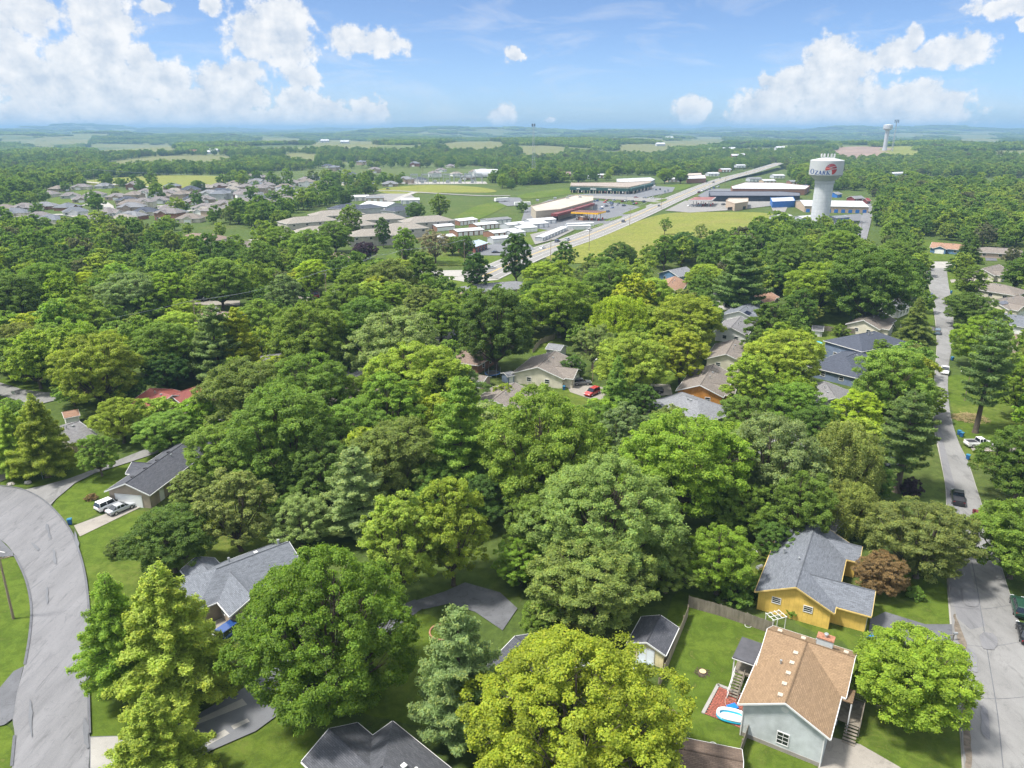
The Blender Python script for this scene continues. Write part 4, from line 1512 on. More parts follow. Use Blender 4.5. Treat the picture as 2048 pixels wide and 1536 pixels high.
    # ---- mid-distance houses: ridge ends in pixels at ridge height, half width
    specs = [
        # name, ridge px1, ridge px2, hw, ez, rz, ends, wall, roof, label, land, extra wings
        ('cream_house', (1075, 734), (1112, 702), 7.0, 2.8, 5.2, 'gg', W_CREAM, S_TAUPE, 'cream gabled house with taupe roof beside the red car', 'the cream gabled house'),
        ('low_roof_house', (985, 800), (1030, 765), 6.0, 2.7, 4.6, 'gg', W_CREAM, S_TAUPE, 'low taupe roof just in front of the cream gabled house', 'the low taupe roof'),
        ('cedar_house', (1400, 770), (1428, 728), 5.6, 2.8, 5.0, 'gg', W_ORNG, S_TAUPE, 'orange cedar-walled house with taupe roof', 'the orange cedar house'),
        ('hip_roof_house', (1372, 792), (1395, 800), 6.5, 2.7, 4.9, 'hh', W_GREY, S_LGREY, 'pale grey hip roof in front of the orange cedar house', 'the pale grey hip roof'),
        ('gable_house', (1452, 708), (1470, 678), 5.4, 2.8, 4.8, 'gg', W_CREAM, S_TAUPE, 'cream house with double taupe gables behind the orange cedar house', 'the double-gabled house'),
        ('white_gable_house', (1462, 655), (1482, 632), 5.0, 2.8, 4.8, 'gg', W_WHITE, S_GREY, 'white gable-ended house in front of the solar-panel roof', 'the white gable end'),
        ('solar_house', (1478, 622), (1505, 603), 6.0, 2.8, 5.0, 'gg', W_WHITE, S_BLUE, 'blue-grey roofed house with small solar panels near the purple tree', 'the small-solar-panel roof'),
        ('rust_roof_house', (1500, 588), (1530, 577), 6.0, 2.8, 5.2, 'gg', W_TAUPE, S_RUST, 'rust-brown roofed house right of the purple tree', 'the rust-brown roof'),
        ('tan_gable_house', (1333, 572), (1350, 552), 5.5, 2.8, 5.0, 'gg', W_CREAM, S_RUST, 'small tan-roofed gable house left of the blue house', 'the small tan gable'),
        ('blue_house', (1337, 540), (1372, 533), 5.5, 2.8, 5.0, 'gg', W_BLUE, S_LGREY, 'dark blue house with pale grey roof beyond the tan gable', 'the dark blue house'),
        ('beige_house', (1727, 640), (1762, 622), 5.2, 2.8, 5.0, 'gg', W_CREAM, S_TAUPE, 'beige house with two front gables behind the dark hip roof', 'the beige double gable'),
        ('slate_house', (1718, 668), (1750, 662), 6.4, 4.6, 7.2, 'hh', W_SLATE, S_DKBL, 'two-storey slate-blue house with dark hip roof', 'the slate-blue house'),
        ('dark_hip_house', (1692, 714), (1716, 704), 7.0, 2.8, 5.4, 'hh', W_SLATE, S_DKBL, 'lower dark hip roof in front of the slate-blue house', 'the lower dark hip roof'),
        ('grey_gable_house', (1650, 762), (1672, 795), 6.0, 2.8, 4.9, 'gg', W_GREY, S_GREY, 'grey roof showing between trees above the lime tree', 'the grey roof above the lime tree'),
        ('pale_house', (1772, 606), (1796, 596), 5.0, 2.8, 4.8, 'gg', W_WHITE, S_LGREY, 'pale grey roofed house at the shady end of the right street', 'the pale house by the street'),
        ('tan_drive_house', (1966, 538), (1998, 528), 5.0, 2.8, 5.0, 'gg', W_CREAM, S_TAUPE, 'tan-roofed house with white gable near the street end', 'the tan house near the street end'),
        ('tan_hip_house', (1985, 566), (2012, 570), 6.5, 2.8, 5.0, 'hh', W_CREAM, S_TAUPE, 'wide tan hip-roofed house behind the rooftop solar panels', 'the wide tan hip roof'),
        ('panel_house', (1985, 600), (2040, 590), 6.0, 2.9, 5.2, 'gg', W_CREAM, S_TAUPE, 'cream house with four solar panels on its roof', 'the cream solar-panel house'),
        ('blue_roof_house', (2000, 625), (2050, 632), 6.5, 2.8, 5.0, 'hh', W_WHITE, S_BLUE, 'blue-grey hip-roofed house at the right edge', 'the blue-grey hip roof'),
        ('brown_roof_cottage', (2022, 668), (2090, 672), 6.0, 2.8, 5.0, 'gg', W_TAUPE, S_BRN, 'brown roof at the right edge below the blue-grey hip', 'the brown edge roof'),
        ('ranch_house', (1864, 484), (1930, 489), 6.0, 2.7, 4.8, 'gg', W_BLUE, S_RUST, 'long brown-roofed ranch house with blue porch at the street end', 'the blue-porch ranch house'),
        ('brown_ranch_house', (1972, 494), (2028, 497), 6.0, 2.7, 4.7, 'hh', W_TANBRK, S_TAUPE, 'low brick ranch house with brown hip roof at the far right', 'the brick ranch house'),
        ('small_ranch_house', (1800, 484), (1828, 487), 5.0, 2.7, 4.6, 'gg', W_WHITE, S_TAUPE, 'tan-roofed cottage left of the blue-porch ranch house', 'the tan cottage'),
        ('red_roof_house', (300, 776), (345, 790), 5.6, 2.8, 4.7, 'gg', W_TANBRK, S_RED, 'low house with red metal roof among the trees', 'the red-roofed house'),
        ('chimney_house', (404, 618), (474, 626), 5.6, 2.8, 4.8, 'gg', W_TANBRK, S_BRN, 'brown-roofed house with white chimney on the left', 'the white-chimney house'),
        ('grey_roof_cottage', (105, 860), (158, 842), 5.6, 2.7, 4.5, 'gg', W_TANBRK, S_GREY, 'grey-roofed house behind the two tall cypresses', 'the grey house behind cypresses'),
        ('pink_house', (955, 568), (1030, 562), 6.0, 2.7, 4.6, 'hh', W_TANBRK, S_LGREY, 'pale grey-roofed house below the highway bend', 'the pale roof below the highway'),
        ('white_cottage', (662, 578), (694, 572), 4.5, 2.7, 4.4, 'gg', W_WHITE, S_GREY, 'white cottage with grey gable by the power pole', 'the white cottage'),
        ('brown_roof_house', (880, 692), (938, 700), 6.0, 2.7, 4.6, 'hh', W_BRICK, S_BRN, 'dark brown-roofed house left of the trampoline', 'the dark brown roof'),
        ('grey_cottage', (520, 712), (565, 706), 5.5, 2.7, 4.5, 'gg', W_WHITE, S_GREY, 'grey roof peeping out beside the many-stemmed tree', 'the peeping grey roof'),
        ('hip_roof_cottage', (690, 778), (740, 768), 5.5, 2.7, 4.5, 'hh', W_GREY, S_TAUPE, 'taupe hip roof beside the tree-lined side street', 'the taupe hip roof by the side street'),
        ('two_storey_house', (385, 466), (425, 468), 7.0, 5.2, 7.6, 'hh', W_CREAM, S_BRN, 'two-storey brown-roofed house among the left woods', 'the two-storey brown house'),
        ('woodland_cottage', (470, 485), (500, 482), 6.0, 2.8, 5.0, 'hh', W_CREAM, S_TAUPE, 'taupe-roofed house at the wood edge beside the drive', 'the wood-edge house'),
        ('woodland_house', (300, 506), (325, 516), 5.5, 2.8, 4.8, 'gg', W_CREAM, S_BRN, 'brown gable deep in the left woods', 'the deep-wood gable'),
        ('plum_tree_house', (670, 505), (705, 515), 5.5, 2.8, 4.8, 'gg', W_WHITE, S_BRN, 'white-walled house with brown roof beside the dark plum tree', 'the white house by the plum tree'),
        ('grey_wood_house', (110, 572), (135, 570), 5.0, 2.7, 4.5, 'gg', W_WHITE, S_GREY, 'small white house glimpsed through the left woods', 'the glimpsed white house'),
        ('grey_gable_cottage', (1258, 532), (1280, 524), 5.0, 2.7, 4.8, 'gg', W_GREY, S_GREY, 'grey gable tucked below the yellow meadow', 'the grey gable below the meadow'),
        ('blue_metal_house', (1700, 1030), (1655, 1012), 4.0, 2.7, 4.2, 'gg', W_BLUE, S_GREY, 'blue-walled house hidden behind the yellow house', 'the hidden blue wall'),
        ('dusk_house', (1560, 880), (1580, 850), 5.0, 2.7, 4.6, 'gg', W_GREY, S_GREY, 'grey roof buried in the trees behind the silvery maple', 'the buried grey roof'),
    ]
    hs = {}
    for (nm, a, b, hw, ez, rz, ends, wall, roof, label, land) in specs:
        A, B = Vector(P2(*a, rz)), Vector(P2(*b, rz))
        ws = [Wing(A, B, hw, ez, rz, ends)]
        d, n = ws[0].d.xy, ws[0].n.xy
        mid = (A + B) / 2
        # the side that looks to the camera gets a porch or garage wing
        s = 1 if n.dot(-mid) > 0 else -1
        if nm in ('cedar_house', 'gable_house', 'beige_house', 'cream_house', 'panel_house', 'tan_drive_house', 'ranch_house', 'solar_house', 'rust_roof_house'):
            q = A + d * min(ws[0].len * 0.35, 5)
            ws.append(Wing(q, q + n * s * (hw + 2.2), hw * 0.55, ez - 0.04, ez + (rz - ez) * 0.62))
        if nm == 'red_roof_house':
            q = B
            ws.append(Wing(q - d * 1.0, Vector(P2(408, 768, 4.5)), 4.6, 2.75, 4.5))
        h = house(nm, ws, wall, roof, label, land=land)
        hs[nm] = (h, ws)
        w = ws[0]
        fr = M_WHITE
        side = 'L' if s > 0 else 'R'
        a_, b_ = w.span()
        Lw = b_ - a_ - 2 * w.ov
        for t in (0.2, 0.5, 0.8):
            if Lw > 5:
                win(h, w, side, Lw * t, 1.5, 1.3, 1.1, grid=(2, 1))
        for e, k in (('P', A), ('Q', B)):
            if (mid - k).dot(-k) < 0 or True:
                win(h, w, e, -hw * 0.35, 1.5, 1.1, 1.1)
                win(h, w, e, hw * 0.35, 1.5, 1.1, 1.1)
        if len(ws) > 1 and nm != 'red_roof_house':
            door(h, ws[1], 'Q', 0, min(4.6, ws[1].hw * 1.2), 2.1, M_GDOOR, name='garage_door', panels=4)
        roof_thing(h, w, w.len * 0.4, s * 1.0, 'pipe', 0.1, 0.5)
        roof_thing(h, w, w.len * 0.65, s * 0.9, 'vent')
    h, ws = hs['chimney_house']
    c = ws[0].pt(ws[0].len * 0.5, -1.2, 0)
    chimney(h, (c.x, c.y, 0), (1.4, 0.9), 3.0, 5.9, M_WHITE)
    M_SOLAR = mat('solar_panel', (0.02, 0.025, 0.05), 0.15, 0.1, spec=0.7)
    for nm, n_ in (('panel_house', 4), ('solar_house', 3)):
        h, ws = hs[nm]
        w = ws[0]
        s = 1 if w.n.xy.dot(-w.p.xy) > 0 else -1
        for k in range(n_):
            c = w.pt(1.0 + k * 1.25, s * 2.4, w.rz - 2.4 * w.slope + 0.12)
            e = MB(c)
            u, v_ = w.d * 0.55, (w.n * s - Vector((0, 0, w.slope))).normalized() * 0.9
            up = Vector((0, 0, 0.05))
            e.hexa([c - u - v_, c + u - v_, c + u + v_, c - u + v_] if s < 0 else [c - u + v_, c + u + v_, c + u - v_, c - u - v_],
                   [p + up for p in ([c - u - v_, c + u - v_, c + u + v_, c - u + v_] if s < 0 else [c - u + v_, c + u + v_, c + u - v_, c - u - v_])])
            e.build('solar_panel', M_SOLAR, h, loc=c - h.location)

    # small sheds
    for (nm, a, b, hw, ez, rz, wall, roof, label, land) in [
        ('grey_shed', (1098, 686), (1128, 690), 2.6, 2.6, 3.6, W_GREY, S_LGREY, 'grey shed with pale roof behind the cream gabled house', 'the pale-roofed grey shed'),
        ('brown_shed', (948, 748), (975, 752), 2.2, 2.1, 2.9, W_TAUPE, S_TAUPE, 'low brown shed beside the trampoline', 'the low brown shed'),
        ('lean_shed', (1008, 745), (1024, 742), 1.8, 2.2, 2.8, W_SLATE, S_LGREY, 'little blue shed with pale roof right of the trampoline', 'the little blue shed'),
        ('wood_shed', (124, 824), (156, 818), 2.2, 2.2, 3.0, W_WHITE, S_RUST, 'small rust-roofed shed with white door behind the cypresses', 'the rust-roofed shed'),
        ('barn_shed', (1625, 650), (1648, 652), 2.0, 2.0, 3.2, W_GREY, S_GREY, 'grey barn-shaped shed against the back fence', 'the barn-shaped shed'),
        ('white_shed', (1578, 658), (1592, 660), 1.6, 1.9, 2.6, W_WHITE, M_WHITE, 'small white shed left of the grey barn-shaped shed', 'the small white shed'),
        ('play_shed', (870, 728), (925, 738), 2.5, 2.3, 3.1, W_BRICK, S_BRN, 'brown lean-to below the dark brown roof', 'the brown lean-to'),
    ]:
        A, B = Vector(P2(*a, rz)), Vector(P2(*b, rz))
        w = Wing(A, B, hw, ez, rz, 'gg', 0.25)
        h = house(nm, [w], wall, roof, label, 'shed', land=land)
        s = 1 if w.n.xy.dot(-A) > 0 else -1
        door(h, w, 'L' if s > 0 else 'R', (w.len - 0.5) / 2, min(1.6, w.len * 0.4), 1.8, M_WHITE)
    return hs


HS = near_houses()

# ------------------------------------------------------------------ the town beyond the trees
M_WROOF = mat('white_metal_roof', (0.425, 0.433, 0.446), 0.45, 0.06, 0.5, streak=(2, 0.3, 1))
M_WMETAL = siding_mat('white_metal_wall', (0.383, 0.399, 0.425), 0.6, True, 0.05)
M_CREAMW = mat('cream_block', (0.374, 0.327, 0.255), 0.8, 0.08, 0.2)
M_FLATR = mat('pale_flat_roof', (0.357, 0.319, 0.272), 0.85, 0.12, 0.1)
M_GREENF = mat('dark_green_fascia', (0.025, 0.075, 0.065), 0.6, 0.12, 0.5)
M_BLACKF = mat('dark_navy_fascia', (0.022, 0.028, 0.042), 0.6, 0.1, 0.5)
M_MAROON = mat('maroon_metal', (0.16, 0.035, 0.035), 0.5, 0.15, 0.5)
M_YELF = mat('yellow_canopy_trim', (0.75, 0.42, 0.03), 0.5, 0.05)
M_REDF = mat('red_sign', (0.50, 0.03, 0.02), 0.5, 0.05)
M_BLUEP = mat('blue_metal', (0.035, 0.14, 0.42), 0.5, 0.1, 0.5)
M_SHOPG = mat('shop_front_glass', (0.03, 0.035, 0.045), 0.2, 0.3, 0.4, spec=0.6)
APT_W = siding_mat('apartment_siding', (0.40, 0.37, 0.33), 0.2)


def wing_px(a, b, hw, ez, rz, ends='gg', ov=0.4):
    return Wing(P2(*a, rz), P2(*b, rz), hw, ez, rz, ends, ov)


def shop_doors(h, w, side, n, dw, dh, m, name='roller_door'):
    a, b = w.span()
    L_ = b - a - 2 * w.ov
    for k in range(n):
        c, nr, al = w.wallpt(side, L_ * (k + 0.5) / n, dh / 2 + 0.05, 0.0)
        e = MB(c)
        e.box(c + nr * 0.04, (dw, 0.08, dh), math.atan2(al.y, al.x))
        e.build(name, m, h, loc=c - h.location)


def cam_side(w):
    m = (w.p + w.q) / 2
    return 'L' if w.n.dot(-m) > 0 else 'R'


SUBZONE = [tuple(at(*p)[:2]) for p in [(240, 440), (240, 398), (330, 384), (450, 378), (520, 356), (620, 344), (660, 360), (640, 398), (560, 420), (500, 434), (380, 440)]]


def town():
    # ---- apartments
    apts = [((588, 434), (642, 430), 'the leftmost apartment block'), ((645, 421), (700, 418), 'apartment block at the back left, beside the dark trees'), ((620, 452), (678, 449), 'long low apartment block at the front left'),
            ((682, 441), (720, 438), 'apartment block in the middle of the front row'), ((735, 428), (782, 426), 'apartment block in the middle of the back row'), ((830, 433), (876, 430), 'rightmost apartment block, next to the storage units'),
            ((788, 446), (822, 444), 'apartment block behind the tall dark oval tree'), ((725, 458), (778, 456), 'front apartment roof half hidden by bushes')]
    for a, b, l in apts:
        w = wing_px(a, b, 8.5, 5.6, 8.6, 'hh')
        h = house('apartment_block', [w], APT_W, S_PALE, ('taupe two-storey ' + l.replace('the ', '', 1)) if not l.startswith('long') and not l.startswith('front') else 'taupe ' + l, 'apartments', group='apartment blocks', land='the ' + l.replace('the ', '', 1) if 'leftmost' in l or 'rightmost' in l else None)
        s = cam_side(w)
        x0, x1 = w.span()
        L_ = x1 - x0 - 2 * w.ov
        for k in range(4):
            for z in (1.6, 4.3):
                win(h, w, s, L_ * (k + 0.5) / 4, z, 1.5, 1.3, grid=(2, 1))
        for z in (1.6, 4.3):
            win(h, w, 'Q', 2.5, z, 1.4, 1.3)
            win(h, w, 'Q', -2.5, z, 1.4, 1.3)
    for a, b, hw, l in (((707, 411), (742, 408), 7, 'grey two-storey house with charcoal roof behind the apartments'), ((788, 414), (812, 411), 7, 'small grey house with dark roof beside the white warehouse'), ((675, 410), (700, 406), 6, 'grey dark-roofed house left of the charcoal roof')):
        w = wing_px(a, b, hw, 5.2, 7.4, 'hh')
        h = house('grey_town_house', [w], W_GREY, S_DKBL, l)
        win(h, w, cam_side(w), 4, 1.6, 1.3, 1.2)
        win(h, w, cam_side(w), 4, 4.0, 1.3, 1.2)
    # ---- white warehouse
    w = wing_px((735, 402), (790, 405), 11, 5.0, 7.2)
    h = house('white_warehouse', [w], M_WMETAL, M_WROOF, 'long white metal warehouse behind the apartments', 'warehouse', land='the long white warehouse')
    shop_doors(h, w, cam_side(w), 4, 3.6, 3.6, M_GDOOR)
    # ---- storage units
    units = [((866, 449), (902, 446), 5, 'brown-ended storage unit beside the rightmost apartment block'), ((906, 458), (960, 454), 6, 'large brown-ended storage unit in the second row'), ((828, 461), (852, 459), 3.5, 'short storage unit with brown front, lowest left'),
             ((870, 470), (905, 467), 4, 'low storage unit in front of the brown-ended row'), ((908, 438), (945, 434), 6, 'brown-walled storage unit at the back of the row'), ((945, 446), (990, 442), 5, 'storage unit with brown gable in the middle row'),
             ((968, 437), (1015, 433), 5, 'grey-roofed storage unit at the very back'), ((1008, 446), (1045, 442), 5, 'storage unit in the middle right row'), ((976, 461), (1030, 456), 6, 'wide white storage unit right of the brown gables'),
             ((980, 473), (1015, 470), 3.5, 'lowest white storage unit behind the repair shop'), ((1052, 438), (1105, 434), 5, 'white storage unit nearest the petrol canopy'), ((1036, 445), (1088, 441), 6, 'white steel shed below the supermarket'),
             ((1028, 452), (1065, 449), 6, 'white steel shed left of the drive'), ((1016, 461), (1040, 458), 5, 'white steel shed half behind the dark tree')]
    W_UNIT = [W_BRICK, M_WMETAL]
    for i, (a, b, hw, l) in enumerate(units):
        w = wing_px(a, b, hw, 3.0, 4.0, 'gg', 0.2)
        br = 'brown' in l
        h = house('storage_unit', [w], W_BRICK if br else M_WMETAL, S_LGREY if 'grey-roofed' in l else M_WROOF, l, 'storage unit', trim=M_WROOF, group='self-storage rows')
        shop_doors(h, w, cam_side(w), 5, 2.6, 2.3, M_GDOOR)
    for a, b, l in (((1078, 473), (1128, 452), 'long low white storage row beside the highway drive'), ((1132, 446), (1186, 444), 'white container row in front of the petrol canopy'), ((1134, 450), (1180, 449), 'second white container row, nearer the road')):
        w = wing_px(a, b, 2.6, 2.5, 2.9, 'gg', 0.1)
        h = house('container_row', [w], M_WMETAL, M_WROOF, l, 'containers', trim=M_WROOF)
        shop_doors(h, w, cam_side(w), 8, 2.2, 2.0, M_GDOOR)
    # ---- repair shop
    w = wing_px((932, 487), (958, 479), 5.5, 3.6, 5.0)
    h = house('repair_shop', [w], mat('repair_wall', (0.30, 0.12, 0.09), 0.7), mat('blue_grey_metal_roof', (0.30, 0.37, 0.44), 0.5), 'repair shop with blue-grey roof and dark bays facing its car park', 'garage', land='the repair shop')
    shop_doors(h, w, cam_side(w), 4, 2.6, 2.6, M_SHOPG, 'bay_door')
    # ---- flat-roofed shops
    def flat(name, pts, hgt_, wall, roof, label, cat, parapet=0.7, land=None, z=None):
        P = [P2(px, py, hgt_) for px, py in pts]
        c = Vector((sum(p[0] for p in P) / len(P), sum(p[1] for p in P) / len(P), 0))
        root = empty(name, c, 0, label, cat)
        b = MB(c)
        b.prism(P, 0, hgt_)
        b.build('wall', wall, root)
        b = MB(c)
        q = [(c.x + (p[0] - c.x) * 0.985, c.y + (p[1] - c.y) * 0.985) for p in P]
        b.prism(q, hgt_ - 0.3, hgt_ + 0.03)
        b.build('roof', roof, root)
        b = MB(c)
        a = sum(P[i][0] * P[(i + 1) % len(P)][1] - P[(i + 1) % len(P)][0] * P[i][1] for i in range(len(P)))
        for i in range(len(P)):
            u, v = Vector((*P[i], 0)), Vector((*P[(i + 1) % len(P)], 0))
            m = (u + v) / 2
            b.box((m.x, m.y, hgt_ + parapet / 2 + 0.02), ((v - u).length + 0.3, 0.35, parapet), math.atan2((v - u).y, (v - u).x))
        b.build('parapet', wall, root)
        n = max(3, len(P))
        for p in P:
            FOOT.append((p[0], p[1], 6))
        FOOT.append((c.x, c.y, 25))
        if land:
            LAND.append((land, (c.x, c.y, 4)))
        return root, P, c

    def strip(root, p, q, z0, z1, out, m, name, n=1, gap=0.0, depth=0.1):
        """panels along a wall line p-q (xy), pushed out along its outward normal"""
        u, v = Vector((*p, 0)), Vector((*q, 0))
        d = (v - u).normalized()
        nr = Vector((d.y, -d.x, 0))
        if nr.dot(-u) < 0:
            nr = -nr
        L_ = (v - u).length
        for k in range(n):
            a, b_ = u + d * (L_ * k / n + gap / 2), u + d * (L_ * (k + 1) / n - gap / 2)
            m_ = (a + b_) / 2 + nr * out
            e = MB(m_)
            e.box((m_.x, m_.y, (z0 + z1) / 2), ((b_ - a).length, depth, z1 - z0), math.atan2(d.y, d.x))
            e.build(name, m, root, loc=m_ - root.location)

    # supermarket
    r, P, c = flat('supermarket', [(1062, 413), (1150, 391), (1186, 393), (1186, 402), (1120, 420), (1072, 424)], 7.0, M_CREAMW, M_FLATR, 'cream flat-roofed supermarket with maroon awnings', 'supermarket', land='the cream supermarket')
    LAND.append(('the supermarket car park', tuple(at(1225, 420))))
    strip(r, P2(1100, 424, 7), P2(1140, 414, 7), 4.2, 6.0, 3.2, M_MAROON, 'awning', 1, depth=5.0)
    strip(r, P2(1142, 413, 7), P2(1176, 403, 7), 4.2, 6.0, 3.2, M_MAROON, 'awning', 1, depth=5.0)
    strip(r, P2(1102, 424, 7), P2(1178, 403, 7), 0.1, 3.6, 0.15, M_SHOPG, 'shop_window', 8, 1.2, 0.2)
    for px, py in ((1075, 402), (1110, 398), (1135, 397), (1160, 395)):
        q = at(px, py, 7.0)
        e = MB(q)
        e.box((q.x, q.y, 7.7), (2.4, 2.4, 1.3))
        e.build('roof_unit', M_GALV, r, loc=q - r.location)
    # green strip mall, two arms
    r, P, c = flat('strip_mall', [(1141, 372), (1200, 373), (1258, 375), (1300, 366), (1303, 362), (1250, 365), (1142, 366)], 5.4, M_CREAMW, mat('brown_flat_roof', (0.26, 0.22, 0.19), 0.85, 0.1, 0.1), 'long L-shaped strip mall with dark green fascia', 'shops', 0.5, land='the green strip mall')
    A, B_, C_ = P2(1141, 373, 6.2), P2(1258, 376, 6.2), P2(1301, 366, 6.2)
    for p, q, n in ((A, B_, 10), (B_, C_, 6)):
        strip(r, p, q, 3.0, 5.9, 1.6, M_GREENF, 'fascia', 1, depth=3.0)
        strip(r, p, q, 0.2, 2.8, 0.15, M_SHOPG, 'shop_window', n, 1.0, 0.2)
        strip(r, p, q, 0.0, 3.0, 2.9, M_CREAMW, 'pillar', n, 5.2 if n == 10 else 8.0, 0.4)
    for k, f in enumerate((0.12, 0.36, 0.66)):
        u = Vector((*A, 0)).lerp(Vector((*B_, 0)), f)
        d = (Vector((*B_, 0)) - Vector((*A, 0))).normalized()
        strip(r, (u.x, u.y), tuple((u + d * (6 if k == 1 else 3.5)).xy), 4.0, 5.1, 3.2, M_PAINT_W, 'shop_sign', 1, depth=0.2)
    # dark row right of the highway
    r, P, c = flat('dark_shop_row', [(1418, 383), (1560, 383), (1600, 386), (1600, 392), (1420, 392)], 5.0, M_BLACKF, mat('slate_flat_roof', (0.10, 0.105, 0.125), 0.8, 0.1, 0.2), 'long dark navy shop row right of the highway', 'shops', 0.3, land='the dark navy shop row')
    strip(r, P2(1420, 392, 5), P2(1600, 392, 5), 0.2, 2.6, 0.12, M_SHOPG, 'shop_window', 12, 3.0, 0.15)
    r, P, c = flat('white_roof_shops', [(1462, 373), (1490, 365), (1560, 366), (1620, 372), (1610, 379), (1465, 378)], 5.5, W_BRICK, M_WROOF, 'brown shops with wide white roof behind the dark row', 'shops', 0.4)
    r, P, c = flat('brick_bank', [(1452, 402), (1458, 397), (1496, 397), (1496, 404), (1470, 408)], 5.5, W_TANBRK, M_FLATR, 'tan brick shop building beside the maroon petrol canopy', 'shop', 0.5)
    strip(r, P2(1454, 407, 5.5), P2(1494, 405, 5.5), 0.2, 2.6, 0.15, M_SHOPG, 'shop_window', 3, 2.0, 0.2)
    # far shops along the highway
    for nm, pts, hh, wl, rf, l in (
            ('grey_workshop', [(1233, 358), (1300, 355), (1310, 359), (1300, 364), (1236, 364)], 5, M_WMETAL, M_WROOF, 'white workshop behind the green strip mall'),
            ('white_depot', [(1372, 352), (1410, 350), (1412, 357), (1374, 358)], 5, W_BRICK, M_WROOF, 'white-roofed depot beside the highway crossing'),
            ('red_front_shop', [(1372, 347), (1402, 346), (1404, 350), (1374, 351)], 5, M_MAROON, M_FLATR, 'red-fronted shop behind the white-roofed depot'),
            ('pale_mill', [(1415, 296), (1470, 294), (1472, 299), (1420, 300)], 7, M_WMETAL, M_WROOF, 'long pale mill far off above the highway'),
            ('brick_hall', [(1462, 308), (1490, 306), (1490, 310), (1464, 312)], 6, W_BRICK, M_WROOF, 'low brick hall left of the far highway'),
            ('blue_front_shop', [(1541, 396), (1586, 394), (1590, 402), (1545, 404)], 5, M_BLUEP, M_WROOF, 'blue-fronted shop with white roof left of the water tower'),
            ('white_top_store', [(1568, 371), (1614, 370), (1616, 376), (1570, 377)], 5, M_BLUEP, M_WROOF, 'blue store with white roof behind the water tower'),
            ('white_hall', [(1780, 345), (1820, 343), (1822, 346), (1782, 348)], 6, M_WMETAL, M_WROOF, 'white hall glimpsed in the woods right of the tower')):
        flat(nm, pts, hh, wl, rf, l, 'shop', 0.3)
    extra = [((1175, 351), M_WMETAL, M_WROOF, 'white shed among trees behind the strip mall, leftmost'), ((1205, 349), W_BRICK, M_WROOF, 'brick shed among trees behind the strip mall'), ((1345, 357), W_TANBRK, M_WROOF, 'tan shed right of the white workshop'),
             ((1425, 346), M_WMETAL, M_WROOF, 'white shed left of the far crossing'), ((1450, 338), W_BRICK, M_WROOF, 'brick shed above the far crossing'), ((1508, 356), M_WMETAL, S_LGREY, 'grey-roofed shed right of the far crossing'),
             ((1535, 360), W_TANBRK, M_WROOF, 'tan shed behind the brown shops'), ((1555, 350), M_WMETAL, M_WROOF, 'white shed right of the far highway'), ((1480, 330), M_WMETAL, M_WROOF, 'white shed beside the far highway, topmost'),
             ((1590, 362), W_BRICK, S_LGREY, 'brick shed left of the tower tank'), ((720, 392), M_WMETAL, M_WROOF, 'small white office on the pale lot'), ((750, 394), W_TANBRK, S_LGREY, 'tan office on the pale lot'), ((820, 398), M_WMETAL, M_WROOF, 'white shed right of the long warehouse')]
    for (px, py), wl, rf, l in extra:
        q = at(px, py, 4)
        w = Wing((q.x - 8, q.y - 1.5), (q.x + 8, q.y + 1.5), 6.0, 3.6, 5.0, 'gg', 0.3)
        h = house('town_shed', [w], wl, rf, l, 'shed', trim=M_WROOF)
        shop_doors(h, w, cam_side(w), 3, 2.8, 2.6, M_GDOOR)
    # big white-roofed building at the foot of the tower
    w = Wing(P2(1600, 400, 7.5), P2(1725, 402, 7.5), 22, 5.0, 7.5, 'gg', 0.3)
    h = house('tower_foot_hall', [w], W_TANBRK, M_WROOF, 'wide tan hall with white roof and blue doors below the water tower', 'hall', land='the wide white-roofed hall')
    shop_doors(h, w, cam_side(w), 9, 2.8, 2.6, M_BLUEP)
    for a, b, l in (((1550, 430), (1574, 427), 'small blue-doored storage unit left of the tower foot'), ((1596, 432), (1622, 430), 'blue-doored storage unit against the tower foot'), ((1662, 432), (1690, 430), 'storage unit just right of the tower foot')):
        w = wing_px(a, b, 4.5, 3.0, 4.0, 'gg', 0.2)
        h = house('blue_door_unit', [w], M_WMETAL, M_WROOF, l, 'storage unit', trim=M_WROOF)
        shop_doors(h, w, cam_side(w), 4, 2.3, 2.2, M_BLUEP)
    for nm, a, b, wl, rf, l in (('maroon_house', (1702, 392), (1722, 391), M_MAROON, S_LGREY, 'maroon house with pale roof behind the wide hall'), ('maroon_shed', (1730, 396), (1738, 396), M_MAROON, M_MAROON, 'maroon shed at the top of the short road'),
                             ('blue_cottage', (1666, 384), (1676, 383), M_BLUEP, S_LGREY, 'tiny blue cottage right of the water tower shaft')):
        w = wing_px(a, b, 5, 3, 5)
        h = house(nm, [w], wl, rf, l)
        win(h, w, cam_side(w), 2, 1.5)
